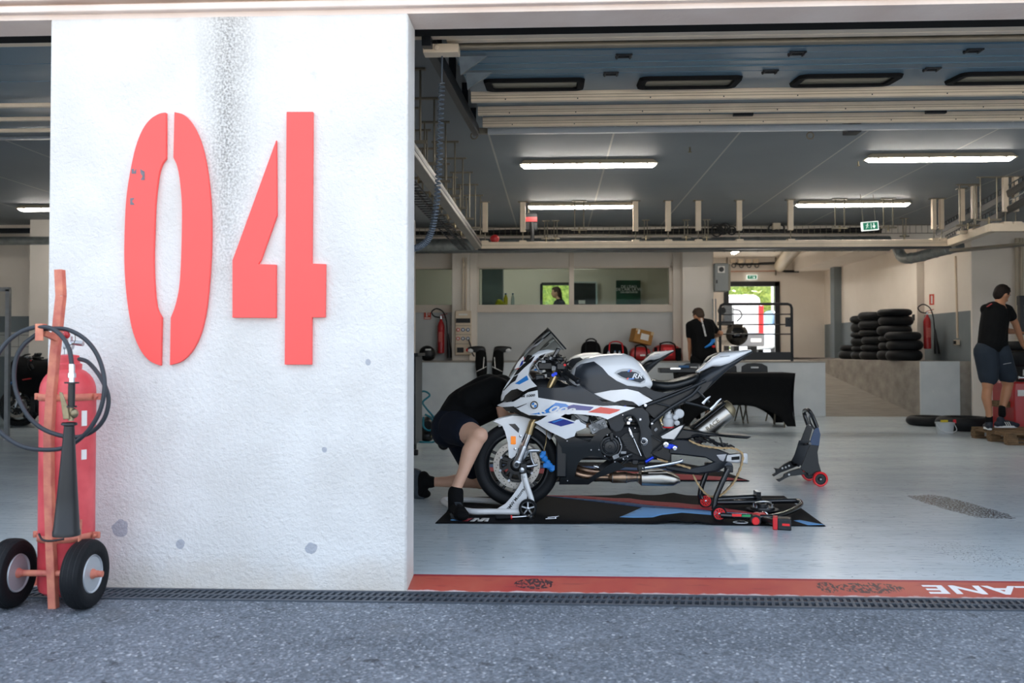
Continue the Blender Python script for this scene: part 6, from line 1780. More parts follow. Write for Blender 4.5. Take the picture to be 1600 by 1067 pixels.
# ------------------------------------------------------------------ wheeled extinguisher
YC = 4.10
cart = T('wheeled_extinguisher', 'large faded red fire extinguisher on a two-wheeled cart before the white pillar', 'fire extinguisher', (at(104, 900, YC).x, YC, ZA))
cx_ = at(104.5, 800, YC).x; r_ = .121
zb_, zt_ = ZA + .035, at(104, 612, YC).z
prof = [(0, .0), (0, .09), (.02, .115), (.05, r_)] + [(zt_ - zb_, r_)]
dome = [(zt_ - zb_ + .115 * math.sin(a * PI / 16), r_ * math.cos(a * PI / 16) ** .8) for a in range(1, 7)]
W(MB().lathe((cx_, YC, zb_), (0, 0, 1), prof + dome + [(zt_ - zb_ + .112, .05), (zt_ - zb_ + .16, .05), (zt_ - zb_ + .165, .0)], 40), 'cylinder', 'faded_red', cart)
W(MB().lathe((cx_, YC, zt_ + .10), (0, 0, 1), [(0, .058), (.03, .060), (.035, .05), (.07, .047), (.075, .02)], 28, True), 'collar', 'faded_red', cart, bevel=.002)
for py_, h_ in ((652, .07), (708, .045)): W(MB().box((cx_ + .108, YC - .055, at(142, py_, YC).z), (.006, .025, h_), Matrix.Rotation(-.45, 3, 'Z')), 'paper_label', 'label_white', cart)
pv = at(101, 560, YC)
vv = W(MB().cyl((cx_, YC, zt_ + .17), (cx_, YC, zt_ + .26), .018).lathe((cx_, YC, zt_ + .2), (0, 0, 1), [(0, .022), (.015, .026), (.03, .022)], 6, True).cyl((cx_ - .02, YC, zt_ + .235), (cx_ + .07, YC, zt_ + .225), .012), 'valve', 'aluminium', cart)
W(MB().bar((cx_ - .03, YC - .02, zt_ + .285), (cx_ + .03, YC - .02, zt_ + .28), .012, .008).ell((cx_, YC - .02, zt_ + .265), .018, 10), 'valve_lever', 'red_paint', vv)
W(MB().torus((cx_ + .02, YC - .02, zt_ + .25), (.3, 1, 0), .03, .002, 20, 5), 'safety_wire', 'steel_grey', vv)
# post
YP_ = 3.95
pp = [at(*p, YP_) for p in ((92.5, 421), (94.5, 462), (90.5, 500), (84, 565), (79, 620), (75.5, 680), (76, 760), (79, 860), (83, 955.5))]
pp[-1].z = ZA
mb = MB()
for a_, b_ in zip(pp, pp[1:]):
    mb.bar(a_ + V((-.006, 0, 0)), b_ + V((-.006, 0, 0)), .006, .034).bar(a_ + V((.010, .014, 0)), b_ + V((.010, .014, 0)), .032, .006)
W(mb, 'post', 'rusty_orange', cart, bevel=.001)
for zc, lab in ((at(100, 622, YP_).z, 0), (at(100, 846, YP_).z, 1)):
    st = MB(); G = []
    for k in range(19):
        a = PI + PI * k / 18
        G.append([V((cx_ + (r_ + .004) * math.cos(a), YC + (r_ + .004) * math.sin(a), zc + dz_)) for dz_ in (-.016, .016)])
    st.grid(G)
    W(st, 'strap', 'rusty_orange', cart, solid=.004)
    for s in (-1, 1):
        W(MB().box((cx_ + s * (r_ + .018), YC, zc), (.04, .012, .03)).cyl((cx_ + s * (r_ + .02), YC - .02, zc), (cx_ + s * (r_ + .02), YC + .03, zc), .007, seg=8), 'strap_lug', 'rusty_orange', cart, bevel=.002)
W(MB().bar(at(126, 812, YP_), at(124, 850, YP_), .02, .005), 'horn_rest', 'rusty_orange', cart)
W(MB().tube([at(61, 834, YP_ + .02), at(66, 843, YP_), at(80, 845, YP_ - .01), at(100, 842, YP_)], .005, 6, smooth=4), 'tie_strap', 'dark_cable', cart)
# hose hook
hk = W(MB().box(at(61.5, 519, 3.86), (.036, .006, .075)).box(at(64, 507, 3.875), (.036, .035, .006)), 'hose_hook', 'rusty_orange', cart, bevel=.001)
W(MB().bar(at(69, 520, 3.88), at(88, 529, 3.95), .02, .025), 'hook_arm', 'rusty_orange', hk, bevel=.001)
# hose in three loops
hp = [((440, 572), 4.05), ((490, 590), 4.0), ((550, 660), 3.93), ((590, 740), 3.9), ((603, 810), 3.9), ((580, 900), 3.9), ((520, 970), 3.9), ((430, 1005), 3.9), ((330, 995), 3.89), ((230, 955), 3.89), ((150, 880), 3.88), ((95, 770), 3.88), ((78, 670), 3.88), ((90, 570), 3.88), ((130, 495), 3.88), ((190, 445), 3.89), ((240, 412), 3.89), ((300, 403), 3.88), ((380, 410), 3.88), ((470, 460), 3.87), ((535, 540), 3.87), ((572, 640), 3.87), ((580, 740), 3.86), ((555, 860), 3.86), ((490, 970), 3.86), ((400, 1045), 3.86), ((300, 1075), 3.85), ((150, 1065), 3.84), ((40, 1010), 3.84), ((-40, 920), 3.84), ((-70, 760), 3.84), ((-40, 610), 3.84), ((20, 500), 3.85), ((100, 430), 3.86), ((190, 397), 3.87), ((280, 400), 3.85), ((345, 448), 3.83), ((385, 520), 3.81), ((399, 605), 3.80)]
W(MB().tube([at(*C6(*p), y) for p, y in hp], .0098, 10, smooth=6), 'hose', mat('hose_grey', '#2b3138', .5, var=.06), cart)
# discharge horn
YH = 3.80
hc = [at(*C6(399, 600), YH), at(*C6(399, 700), YH), at(*C6(396, 840), YH), at(*C6(395, 915), YH), at(*C6(385, 925), YH), at(*C7(369, 555), YH)]
ax = (hc[1] - hc[0])
W(MB().rings([(hc[0], .0125), (hc[0] + ax * .5, .0125), (hc[0] + ax * .5, .017), (hc[0] + ax * .75, .017), (hc[0] + ax * .75, .011), (hc[1], .012)], 12, True, ax), 'coupling', 'chrome', cart)
ax = hc[2] - hc[1]
W(MB().rings([(hc[1], .03), (hc[1] + ax * .05, .03), (hc[1] + ax * .06, .0145), (hc[1] + ax * .93, .0145), (hc[1] + ax * .94, .023), (hc[2], .023)], 20, True, ax), 'grip', 'black_plastic', cart)
lv = W(MB().cyl(hc[2], hc[3], .012).ell(hc[2] + (hc[3] - hc[2]) * .45 + V((.012, 0, 0)), (.02, .016, .022), 12), 'horn_valve', 'bronze_metal', cart)
W(MB().prism([at(*C6(*p), YH - .02) for p in ((328, 755), (345, 758), (372, 830), (385, 905), (350, 908), (338, 820))], (0, .006, 0)), 'trigger', 'bronze_metal', lv, bevel=.002)
ax = hc[5] - hc[4]
hn = W(MB().rings([(hc[4], .03), (hc[4] + ax * .01, .033), (hc[4] + ax * .02, .033), (hc[4] + ax * .03, .021), (hc[4] + ax * .3, .030), (hc[4] + ax * .65, .042), (hc[4] + ax * .95, .053), (hc[4] + ax * .96, .056), (hc[5], .056), (hc[5], .048), (hc[4] + ax * .6, .035)], 32, False, ax), 'horn', 'black_plastic', cart)
# axle and wheels
WRx, WLx = at(133, 900, 3.97).x, at(17, 900, 3.97).x
zc = ZA + .154; yw = 3.97
W(MB().cyl((WLx + .02, yw, zc), (WRx + .08, yw, zc), .014, seg=14), 'axle', 'rusty_orange', cart)
for X_, lab in ((WRx, 'r'), (WLx, 'l')):
    c_ = V((X_, yw, zc)); R0 = .154
    prof = [(-.035, .085), (-.042, .10), (-.046, .125), (-.040, .143), (-.028, .151), (-.01, .154), (.01, .154), (.028, .151), (.040, .143), (.046, .125), (.042, .10), (.035, .085)]
    w_ = W(MB().lathe(c_, (1, 0, 0), prof, 56), 'wheel', 'rubber', cart)
    gr = MB()
    for q_ in (-.024, -.012, 0, .012, .024): gr.torus(c_ + V((q_, 0, 0)), (1, 0, 0), .1535 - abs(q_) * .08, .0012, 56, 5)
    W(gr, 'tread_rib', 'black_plastic', w_)
    for s in (-1, 1):
        W(MB().lathe(c_, (s, 0, 0), [(.034, .087), (.040, .083), (.036, .078), (.022, .072), (.016, .055), (.015, .03), (.03, .026), (.032, .02)], 40, True), 'rim', mat('rim_grey', '#b4b9be', .4, metal=.4, var=.06), w_)
        for k in range(4):
            a = k * PI / 2 + .5
            W(MB().lathe(c_ + V((s * .017, .045 * math.cos(a), .045 * math.sin(a))), (s, 0, 0), [(0, .007), (.004, .006)], 10, True), 'rim_bolt', 'rusty_orange', w_)
        W(MB().lathe(c_, (s, 0, 0), [(.028, .024), (.04, .022), (.05, .016), (.06, .016), (.062, .01)], 16, True), 'hub_cap', 'rusty_orange' if s > 0 or lab == 'l' else 'black_plastic', w_)
# ------------------------------------------------------------------ mats
def flat_patch(name, pts, zf, m, parent, extra=0.0, th=.004, step=.05, world=False):
    P = [(p.x, p.y) for p in (pts if world else [atz(*q_, .008) for q_ in pts])]
    bm = bmesh.new(); bm.faces.new([bm.verts.new((x, y, 0)) for x, y in P])
    for axis in (0, 1):
        lo = min(p[axis] for p in P); hi = max(p[axis] for p in P); t = math.floor(lo / step) * step + step * .5
        while t < hi:
            co = (t, 0, 0) if axis == 0 else (0, t, 0); no = (1, 0, 0) if axis == 0 else (0, 1, 0)
            bmesh.ops.bisect_plane(bm, geom=bm.verts[:] + bm.edges[:] + bm.faces[:], plane_co=co, plane_no=no, dist=1e-6); t += step
    bmesh.ops.triangulate(bm, faces=[f for f in bm.faces if len(f.verts) > 4])
    bm.verts.index_update()
    mb = MB().add([V((v.co.x, v.co.y, zf(v.co.x, v.co.y) + extra)) for v in bm.verts], [tuple(v.index for v in f.verts) for f in bm.faces])
    bm.free()
    return W(mb, name, m, parent, solid=th, ang=60)
mat('mat_black', '#0b0e13', .8, var=.15, scale=9, bump=.2, bscale=220, spec=.15)
mat('mat_red', '#a9303a', .7, var=.06, bump=.2, bscale=220)
mat('mat_blue', '#1f4f86', .7, var=.06, bump=.2, bscale=220)
mat('mat_sky', '#6aa5dc', .7, var=.04, bump=.2, bscale=220)
yb_ = atz(1000, 774, 0).y; yf_ = atz(1000, 820, 0).y
def bell(x, c, w): return math.exp(-((x - c) / w) ** 2)
def zm(x, y):
    t = (y - yf_) / (yb_ - yf_)
    h = .006
    bk = max(0, min(1, (t - .55) / .45)) ** 1.5; fr_ = max(0, min(1, (.3 - t) / .3)) ** 1.3
    for px_, w, a in ((980, .07, .018), (1050, .07, .022), (1010, .3, .004)): h += bk * a * bell(x, atz(px_, 774, 0).x, w)
    for px_, w, a in ((1050, .07, .028), (1085, .05, .022), (950, .12, .010)): h += fr_ * a * bell(x, atz(px_, 815, 0).x, w)
    return h
m1 = T('floor_mat', 'black garage mat with red and blue stripes under the raised white motorcycle', 'mat', (0, 0, 0))
m1.location = atz(980, 800, 0)
flat_patch('mat_base', [(680, 816.5), (697, 800), (705, 786), (730, 776), (860, 773.5), (1225, 774), (1290, 821), (1150, 819.5), (1000, 817.5), (850, 817)], zm, 'mat_black', m1)
flat_patch('red_stripe', [(850, 773.8), (905, 774), (1020, 783), (1110, 790), (1180, 801), (1172, 802.5), (1100, 796), (1020, 789.5), (940, 781), (870, 775.5)], zm, 'mat_red', m1, .0015, .001)
flat_patch('blue_stripe', [(850, 774.5), (870, 775.5), (940, 781), (1020, 789.5), (1100, 796), (1110, 798), (1060, 795), (1000, 792), (935, 784), (900, 780)], zm, 'mat_blue', m1, .0015, .001)
flat_patch('light_stripe', [(968, 808), (1004, 792), (1060, 795), (1100, 797.5), (1172, 802.5), (1165, 805), (1110, 804), (1065, 800.5), (1035, 804), (1020, 808), (990, 808.5)], zm, 'mat_sky', m1, .0015, .001)
flat_patch('light_stripe', [(1240, 813), (1250, 812), (1288, 819.5), (1262, 820)], zm, 'mat_sky', m1, .0015, .001)
def CM(u, v): return (670 + u / 4.848, 760 + v / 4.848)
flat_patch('logo_stripe', [CM(165, 248), CM(245, 240), CM(215, 257), CM(165, 256)], zm, 'mat_sky', m1, .0018, .001)
flat_patch('logo_stripe', [CM(245, 240), CM(285, 240), CM(250, 260), CM(213, 258)], zm, 'mat_blue', m1, .0018, .001)
flat_patch('logo_stripe', [CM(285, 240), CM(335, 237), CM(295, 260), CM(250, 261)], zm, 'mat_red', m1, .0018, .001)
flat_patch('logo_letter', [CM(345, 238), CM(380, 238), CM(385, 252), CM(405, 238), CM(460, 238), CM(448, 263), CM(418, 263), CM(428, 247), CM(405, 263), CM(370, 263), CM(368, 247), CM(345, 263), CM(310, 263)], zm, 'label_white', m1, .0018, .001, step=.02)
m2 = T('floor_mat', 'second striped mat on the floor further back, only its pointed end showing', 'mat', (0, 0, 0))
m2.location = atz(1000, 740, 0)
zf2 = lambda x, y: .008
flat_patch('mat_base', [(752, 751), (752, 722), (1060, 722), (1120, 733), (1171, 751)], zf2, 'mat_black', m2)
flat_patch('red_stripe', [(754, 730), (900, 733), (1050, 740), (1130, 745), (1168, 750.5), (1060, 749.5), (900, 742), (754, 736)], zf2, 'mat_red', m2, .0015, .001)
flat_patch('blue_stripe', [(754, 725), (900, 728), (1060, 733), (1128, 736.5), (1110, 737.5), (900, 732), (754, 730)], zf2, 'mat_blue', m2, .0015, .001)
# ------------------------------------------------------------------ front stand
YN, YFR = 6.13, 6.52
fs = T('front_paddock_stand', 'white front paddock stand carrying the front wheel of the motorcycle', 'paddock stand', (at(820, 790, 6.3).x, 6.3, 0))
n_ = lambda u, v, y=YN: at(*C3(u, v), y)
rr = .021
base_ = [atz(*C3(835, 872), rr * 1.0 + .012), atz(*C3(640, 870), .035), atz(*C3(470, 868), .035), atz(*C3(350, 840), .035), atz(*C3(265, 800), .035), atz(*C3(262, 782), .035), atz(*C3(320, 778), .035), atz(*C3(500, 782), .035), atz(*C3(690, 795), .035), atz(*C3(850, 800), .035)]
W(MB().tube(base_, rr, 14, smooth=5), 'base_tube', 'stand_white', fs)
for s, y in ((1, YN), (-1, YFR)):
    dx = 0 if s > 0 else 0
    def n2(u, v): p = n_(u, v, YN); p = V((p.x, y, p.z)); return p
    up = W(MB().tube([n2(865, 580), n2(885, 660), n2(915, 750), n2(928, 800)], .019, 14, smooth=4), 'upright_tube', 'stand_white', fs)
    g_ = MB().prism([n2(*p) for p in ((840, 560), (848, 640), (820, 690), (775, 755), (725, 810), (655, 853), (830, 858), (845, 830), (885, 790), (893, 745), (872, 690), (862, 600))], (0, .012 * s, 0))
    W(g_, 'gusset_plate', 'stand_white', up, bevel=.002)
    W(MB().cyl(n2(868, 604) + V((0, -.022, 0)), n2(868, 604) + V((0, .0, 0)), .008), 'bolt', 'aluminium', up)
    W(MB().box(n2(860, 545) + V((0, .02 * s, 0)), (.05, .05, .075)), 'lift_block', 'black_plastic', fs, bevel=.008)
    W(MB().lathe(n2(850, 553), (0, -1, 0), [(0, .017), (.01, .017), (.014, .008)], 16, True), 'lift_pin', 'aluminium', fs)
    cw = n2(898, 835); cw.z = .062
    wh = W(MB().lathe(cw + V((0, -.03 * s, 0)), (0, 1, 0), [(-.018, .05), (-.02, .055), (-.014, .062), (.014, .062), (.02, .055), (.018, .05)], 36), 'wheel', 'rubber', fs)
    W(MB().lathe(cw + V((0, -.03 * s, 0)), (0, 1, 0), [(-.017, .05), (-.017, .044), (.017, .044), (.017, .05)], 36), 'rim', 'satin_black', wh)
    sp_ = MB()
    for k in range(5):
        a = k * 2 * PI / 5 + .3; c0 = cw + V((0, -.03 * s, 0)); sp_.bar(c0 + V((math.cos(a) * .008, 0, math.sin(a) * .008)), c0 + V((math.cos(a) * .045, 0, math.sin(a) * .045)), .03, .009)
    sp_.lathe(cw + V((0, -.03 * s, 0)), (0, -1, 0), [(-.015, .012), (.022, .012), (.024, .006)], 14, True)
    W(sp_, 'spokes', 'aluminium', wh)
tt = text_mb('BMW Motorrad', .030, .0006, bold=.0006)
c_ = n_(810, 770, YN - .0015); Rr = Matrix.Rotation(-math.radians(53), 3, 'Y')
tt.v = [c_ + Rr @ p for p in tt.v]
W(tt, 'lettering', 'lettering_black', fs, smooth=False)
# ------------------------------------------------------------------ rear stand
rs = T('rear_paddock_stand', 'black tubular rear paddock stand with red-spoked wheels under the swingarm', 'paddock stand', (at(1120, 790, 6.3).x, 6.3, 0))
YN2, YF2 = 6.06, 6.50
def g5(u, v, z=.045): return atz(*C5(u, v), z)
W(MB().tube([g5(420, 897), g5(560, 905), g5(700, 912), g5(800, 908), g5(900, 885), g5(980, 850), g5(1025, 812), g5(1005, 790), g5(950, 788), g5(820, 790), g5(640, 798), g5(390, 800)], .018, 12, smooth=6), 'base_tube', 'black_enamel', rs)
hz = W(MB().cyl(at(*C5(385, 778), 6.55), at(*C5(690, 760), 6.62), .021, seg=14), 'lever_tube', 'black_enamel', rs)
W(MB().box(at(*C5(695, 760), 6.62), (.035, .10, .09)), 'lever_end', 'black_enamel', hz, bevel=.004)
for s, y, up, wc in ((1, YN2, ((478, 545), (450, 600), (410, 690), (378, 770), (368, 850)), (405, 885)), (-1, YF2, ((325, 520), (300, 600), (275, 670), (262, 740), (270, 770)), (301, 786))):
    a = MB().tube([at(*C5(*p), y) for p in up], .019, 12, smooth=5)
    u_t = W(a, 'upright_tube', 'black_enamel', rs)
    W(MB().box(at(*C5(*up[0]), y + .02), (.05, .06, .045)), 'support_fork', 'black_plastic', u_t, bevel=.006)
    cw = at(*C5(*wc), y - .03 * s); cw.z = .0505 if s > 0 else .052
    wh = W(MB().lathe(cw, (0, 1, 0), [(-.016, .036), (-.018, .045), (-.012, .05), (.012, .05), (.018, .045), (.016, .036)], 32), 'wheel', 'rubber', rs)
    h_ = MB().lathe(cw, (0, 1, 0), [(-.017, .038), (-.017, .032), (.017, .032), (.017, .038)], 32)
    for k in range(10):
        b_ = k * PI / 5; h_.bar(cw + V((math.cos(b_) * .006, 0, math.sin(b_) * .006)), cw + V((math.cos(b_) * .034, 0, math.sin(b_) * .034)), .034, .0055)
    W(h_, 'spoked_hub', 'bright_red', wh)
    W(MB().lathe(cw, (0, -1, 0), [(-.016, .008), (.02, .008), (.022, .004)], 12, True), 'axle_cap', 'aluminium', wh)
st_ = MB().b2(g5(500, 893, .06) + V((0, -.019, -.008)), g5(570, 893, .06) + V((0, -.017, .008)))
W(st_, 'red_white_sticker', 'bright_red', rs); 
W(MB().b2(g5(575, 897, .058) + V((0, -.020, -.006)), g5(640, 897, .058) + V((0, -.018, .006))), 'green_sticker', mat('sticker_green', '#1f9a58', .5), rs)
# sprocket carrier on the mat
pc = atz(*C5(735, 850), .02)
o = T('rear_sprocket', 'dark rear sprocket and carrier lying inside the rear stand frame', 'sprocket', pc)
mb = MB().lathe((0, 0, 0), (0, 0, 1), [(-.003, .085), (-.003, .108), (.003, .108), (.003, .085), (-.003, .085)], 42)
for k in range(42):
    a = 2 * PI * k / 42; mb.box((math.cos(a) * .111, math.sin(a) * .111, 0), (.008, .006, .005), Matrix.Rotation(a, 3, 'Z'))
mb.build('toothed_ring', M('dark_grey_metal'), o)
MB().lathe((0, 0, .005), (0, 0, 1), [(0, .085), (.012, .08), (.012, .04), (.035, .038), (.035, .02), (.0, .02)], 32).build('carrier', M('black_plastic'), o)
for k in range(5):
    a = k * 2 * PI / 5; MB().cyl((math.cos(a) * .065, math.sin(a) * .065, .01), (math.cos(a) * .065, math.sin(a) * .065, .035), .008, seg=8).build('nut', M('chrome'), o)
MB().tube([(-.05, .0, .04), (.0, -.02, .055), (.06, .01, .04)], .008, 8, smooth=4).build('axle_pin', M('aluminium'), o)
pc = atz(*C5(565, 950), .012)
o = T('spacer_ring', 'small oval rubber ring lying at the front edge of the mat by the drill', 'ring', pc)
MB().tube([(-.045, 0, 0), (-.02, -.03, 0), (.03, -.03, 0), (.048, 0, 0), (.02, .03, 0), (-.02, .03, 0)], .003, 6, closed=True, smooth=5).build('outer_ring', M('pale_grey_plastic'), o)
MB().tube([(-.02, -.02, .004), (.0, .01, .004), (.03, .0, .004)], .006, 6, smooth=4).build('inner_clip', M('graphite'), o)
# ratchet wrench and two bolts
a, b = atz(*C3(650, 914), .02), atz(*C3(765, 912), .02)
o = T('ratchet_wrench', 'ratchet wrench with black grip and red ring lying on the mat', 'wrench', (a + b) / 2)
d = b - a
W(MB().rings([(a, .010), (a + d * .05, .0155), (a + d * .5, .0145), (a + d * .9, .0125), (b, .013)], 14, True, d), 'grip', 'rubber', o)
W(MB().rings([(b, .0145), (b + d * .1, .0145)], 14, True, d), 'collar', 'bright_red', o)
c = atz(*C3(885, 905), .022)
W(MB().rings([(b + d * .1, .007), (b + d * .4, .0065), (c, .008)], 12, True, d), 'shaft', 'chrome', o)
c2 = atz(*C3(915, 912), .02)
W(MB().lathe(c2 - V((0, 0, .014)), (0, 0, 1), [(0, .018), (.006, .022), (.022, .022), (.028, .015)], 20, True), 'ratchet_head', 'chrome', o)
W(MB().lathe(c2 + V((.004, -.005, .006)), (0, 0, 1), [(0, .011), (.012, .011)], 14, True), 'selector', 'black_plastic', o)
for i, ((u0, v0), (u1, v1)) in enumerate((((1030, 925), (1100, 921)), ((1045, 914), (1122, 907)))):
    a, b = atz(*C3(u0, v0), .013), atz(*C3(u1, v1), .013)
    o = T('bolt', ('front' if i == 0 else 'rear') + ' of two long steel bolts lying on the mat beside the wrench', 'bolt', a, 'loose bolts on the mat')
    W(MB().cyl(a, b, .003, seg=10), 'shank', 'chrome', o); W(MB().cyl(b, b + (b - a).normalized() * .008, .0075, seg=6), 'head', 'chrome', o)
# cordless drill
dc = atz(*C5(672, 975), 0)
o = T('cordless_drill', 'red and black cordless impact wrench lying on the floor at the mat corner', 'power tool', dc)
p0 = at(*C5(672, 932), dc.y + .04)
W(MB().rings([(p0 + V((0, -.045, 0)), .03), (p0 + V((0, -.04, 0)), .036), (p0 + V((.01, .02, 0)), .037), (p0 + V((.03, .08, 0.005)), .033), (p0 + V((.045, .12, .008)), .024)], 20, True, V((.25, 1, 0))), 'motor_housing', 'black_plastic', o)
W(MB().rings([(p0 + V((0, -.047, 0)), .026), (p0 + V((0, -.052, 0)), .022)], 20, True, V((0, 1, 0))), 'end_cap', 'bright_red', o)
W(MB().rings([(p0 + V((.012, .0, .004)), .038), (p0 + V((.028, .06, .006)), .036)], 20, True, V((.25, 1, 0))).box(p0 + V((.05, .05, .01)), (.07, .07, .05)), 'red_shell', 'red_plastic', o, bevel=.006)
W(MB().cyl(p0 + V((.055, .09, .01)), p0 + V((.09, .13, .012)), .02, .014).torus(p0 + V((.085, .085, .012)), (.5, .6, 0), .025, .006, 20, 8), 'chuck', 'chrome', o)
h0, h1 = p0 + V((.05, .03, -.002)), atz(*C5(915, 1015), 0) + V((-.05, .06, .04))
W(MB().tube([h0, (h0 + h1) / 2 + V((0, 0, .004)), h1], [.024, .019, .024], 14, smooth=4), 'handle', 'black_plastic', o)
bc = atz(*C5(915, 1015), 0) + V((0, .05, .037))
W(xf(MB().box((0, 0, 0), (.085, .09, .072)), Matrix.Translation(bc) @ Matrix.Rotation(-.25, 4, 'Z')), 'battery', 'black_plastic', o, bevel=.006)
W(xf(MB().box((-.055, 0, .002), (.03, .094, .076)), Matrix.Translation(bc) @ Matrix.Rotation(-.25, 4, 'Z')), 'battery_mount', 'red_plastic', o, bevel=.005)
W(xf(MB().box((.01, -.0465, 0), (.045, .003, .014)), Matrix.Translation(bc) @ Matrix.Rotation(-.25, 4, 'Z')), 'battery_label', 'bright_red', o)
W(xf(MB().box((-.01, -.0465, -.024), (.05, .003, .006)).box((-.01, -.0465, .022), (.05, .003, .006)), Matrix.Translation(bc) @ Matrix.Rotation(-.25, 4, 'Z')), 'battery_ribs', 'graphite', o)
# ------------------------------------------------------------------ free-standing black stand at right
ya, yb2 = 7.62, 7.92
us = T('upright_paddock_stand', 'black upright stand with red wheels standing alone on the bare floor', 'paddock stand', (at(1265, 750, 7.7).x, 7.75, 0))
A = lambda u, v: at(*C5(u, v), ya)
B = lambda u, v: at(*C5(u, v), yb2)
W(MB().prism([A(*p) for p in ((1095, 362), (1163, 372), (1152, 420), (1160, 500), (1178, 560), (1185, 600), (1160, 625), (1130, 610), (1020, 545), (1060, 450))], (0, .012, 0)), 'side_plate', 'satin_black', us, bevel=.002)
W(MB().prism([A(*p) for p in ((1130, 236), (1160, 232), (1175, 285), (1163, 372), (1092, 362), (1108, 300))], (0, .014, 0)), 'side_plate_top', mat('navy_gloss', '#2a4468', .25, coat=.5), us, bevel=.002)
W(MB().prism([B(*p) for p in ((1072, 208), (1115, 240), (1090, 330), (1040, 440), (1015, 530), (955, 520), (950, 492), (970, 455), (1010, 370), (1040, 290))], (0, .012, 0)), 'side_plate', 'satin_black', us, bevel=.002)
W(MB().prism([B(*p) for p in ((1010, 330), (1108, 330), (1030, 525), (960, 490))], (0, -.004, 0)), 'inner_plate', 'graphite', us)
W(MB().tube([B(1078, 212), B(1058, 155), B(1050, 112), (A(1068, 100) + B(1060, 102)) / 2, A(1085, 104), A(1115, 150), A(1148, 232)], .017, 12, smooth=4), 'handle', 'black_enamel', us)
W(MB().tube([A(1120, 130), A(1092, 150), A(1100, 200), A(1128, 245)], .008, 8, smooth=3).bar(A(1075, 215), A(1130, 240), .012), 'handle_brace', 'black_enamel', us)
W(MB().tube([A(1095, 352), (A(1095, 352) + B(1050, 360)) / 2, B(1050, 360)], .012, 8), 'cross_bar', 'black_enamel', us)
for f, nm in ((B, ((950, 485), (900, 512), (860, 545), (820, 540), (835, 555), (838, 575), (810, 592), (820, 605), (870, 575), (925, 555), (1000, 525), (1015, 505))), (A, ((1060, 580), (1020, 540), (950, 562), (900, 585), (895, 605), (870, 622), (835, 625), (860, 645), (905, 620), (945, 600), (1060, 588)))):
    W(MB().prism([f(*p) for p in nm], (0, .03, 0)), 'fork_arm', 'satin_black', us, bevel=.003)
for u, v, f in ((885, 540, B), (910, 533, B), (935, 522, B), (935, 588, A)):
    W(MB().lathe(f(u, v) + V((0, -.002, 0)), (0, -1, 0), [(0, .009), (.004, .008)], 12, True), 'white_bolt', 'label_white', us)
for cw, m_ in ((A(1166, 608) + V((0, -.02, 0)), 0), (B(1090, 578) + V((0, .02, 0)), 0)):
    cw.z = .062
    wh = W(MB().lathe(cw, (0, 1, 0), [(-.014, .045), (-.016, .055), (-.010, .062), (.010, .062), (.016, .055), (.014, .045)], 36), 'wheel', 'bright_red', us)
    W(MB().lathe(cw, (0, 1, 0), [(-.013, .046), (-.006, .04), (-.006, .02), (-.018, .016), (-.018, 0)], 32).lathe(cw, (0, 1, 0), [(.013, .046), (.006, .04), (.006, .0)], 32), 'wheel_disc', 'black_plastic', wh)
    W(MB().lathe(cw + V((0, -.018, 0)), (0, -1, 0), [(0, .007), (.004, .006)], 10, True), 'wheel_nut', 'aluminium', wh)
# ------------------------------------------------------------------ pallet and tyre changer
pl = T('wooden_pallet', 'worn wooden pallet on the floor under the right-hand man', 'pallet', (5.42, 11.0, 0))
Lx, Ly = 1.2, .95
for k, y in enumerate((0, .21, .42, .63, .84)):
    W(MB().b2((5.42, 11.0 + y, .122), (5.42 + Lx, 11.0 + y + .11 + .02 * (k % 2), .144)), 'deck_board', 'pallet_wood', pl, bevel=.003)
for x_ in (0, Lx / 2 - .05, Lx - .1):
    W(MB().b2((5.42 + x_, 11.0, .1), (5.42 + x_ + .1, 11.0 + Ly, .122)), 'stringer_board', 'pallet_wood', pl, bevel=.003)
    for y_ in (0, Ly / 2 - .05, Ly - .1):
        W(MB().b2((5.42 + x_, 11.0 + y_, .022), (5.42 + x_ + .12, 11.0 + y_ + .12, .1)), 'block', 'pallet_wood', pl, bevel=.003)
for y_ in (0, Ly / 2 - .05, Ly - .1):
    W(MB().b2((5.42, 11.0 + y_, 0), (5.42 + Lx, 11.0 + y_ + .1, .022)), 'bottom_board', 'pallet_wood', pl, bevel=.003)
tx, ty_ = 6.32, 12.35
tc = T('tyre_changer', 'red tyre changing machine with a black wheel on its turntable at the right edge', 'tyre changer', (tx, ty_, 0))
zt2 = at(1560, 597, 12.1).z
W(MB().b2((tx - .30, ty_ - .30, .0), (tx + .35, ty_ + .3, zt2)), 'cabinet', 'red_paint', tc, bevel=.02)
W(MB().b2((tx - .26, ty_ - .312, zt2 - .18), (tx - .12, ty_ - .30, zt2 - .1)), 'data_plate', 'label_white', tc)
W(MB().b2((tx - .42, ty_ - .2, .38), (tx - .3, ty_ + .1, .46)), 'side_shelf', 'pallet_wood', tc, bevel=.004)
W(MB().tube([(tx - .05, ty_ - .34, .55), (tx + .05, ty_ - .38, .4), (tx + .1, ty_ - .36, .15)], .012, 8, smooth=4).bar((tx - .15, ty_ - .36, .22), (tx + .2, ty_ - .36, .2), .02, .012), 'pedal_linkage', 'steel_grey', tc)
W(MB().cyl((tx, ty_, zt2), (tx, ty_, zt2 + .18), .12, seg=24).cyl((tx, ty_, zt2 + .18), (tx, ty_, zt2 + .2), .26, seg=32), 'turntable', 'dark_frame', tc)
W(MB().cyl((tx - .2, ty_ - .22, zt2 + .06), (tx + .2, ty_ - .22, zt2 + .05), .025).box((tx - .1, ty_ - .24, zt2 + .12), (.08, .08, .1)), 'clamp_cylinder', 'chrome', tc, bevel=.005)
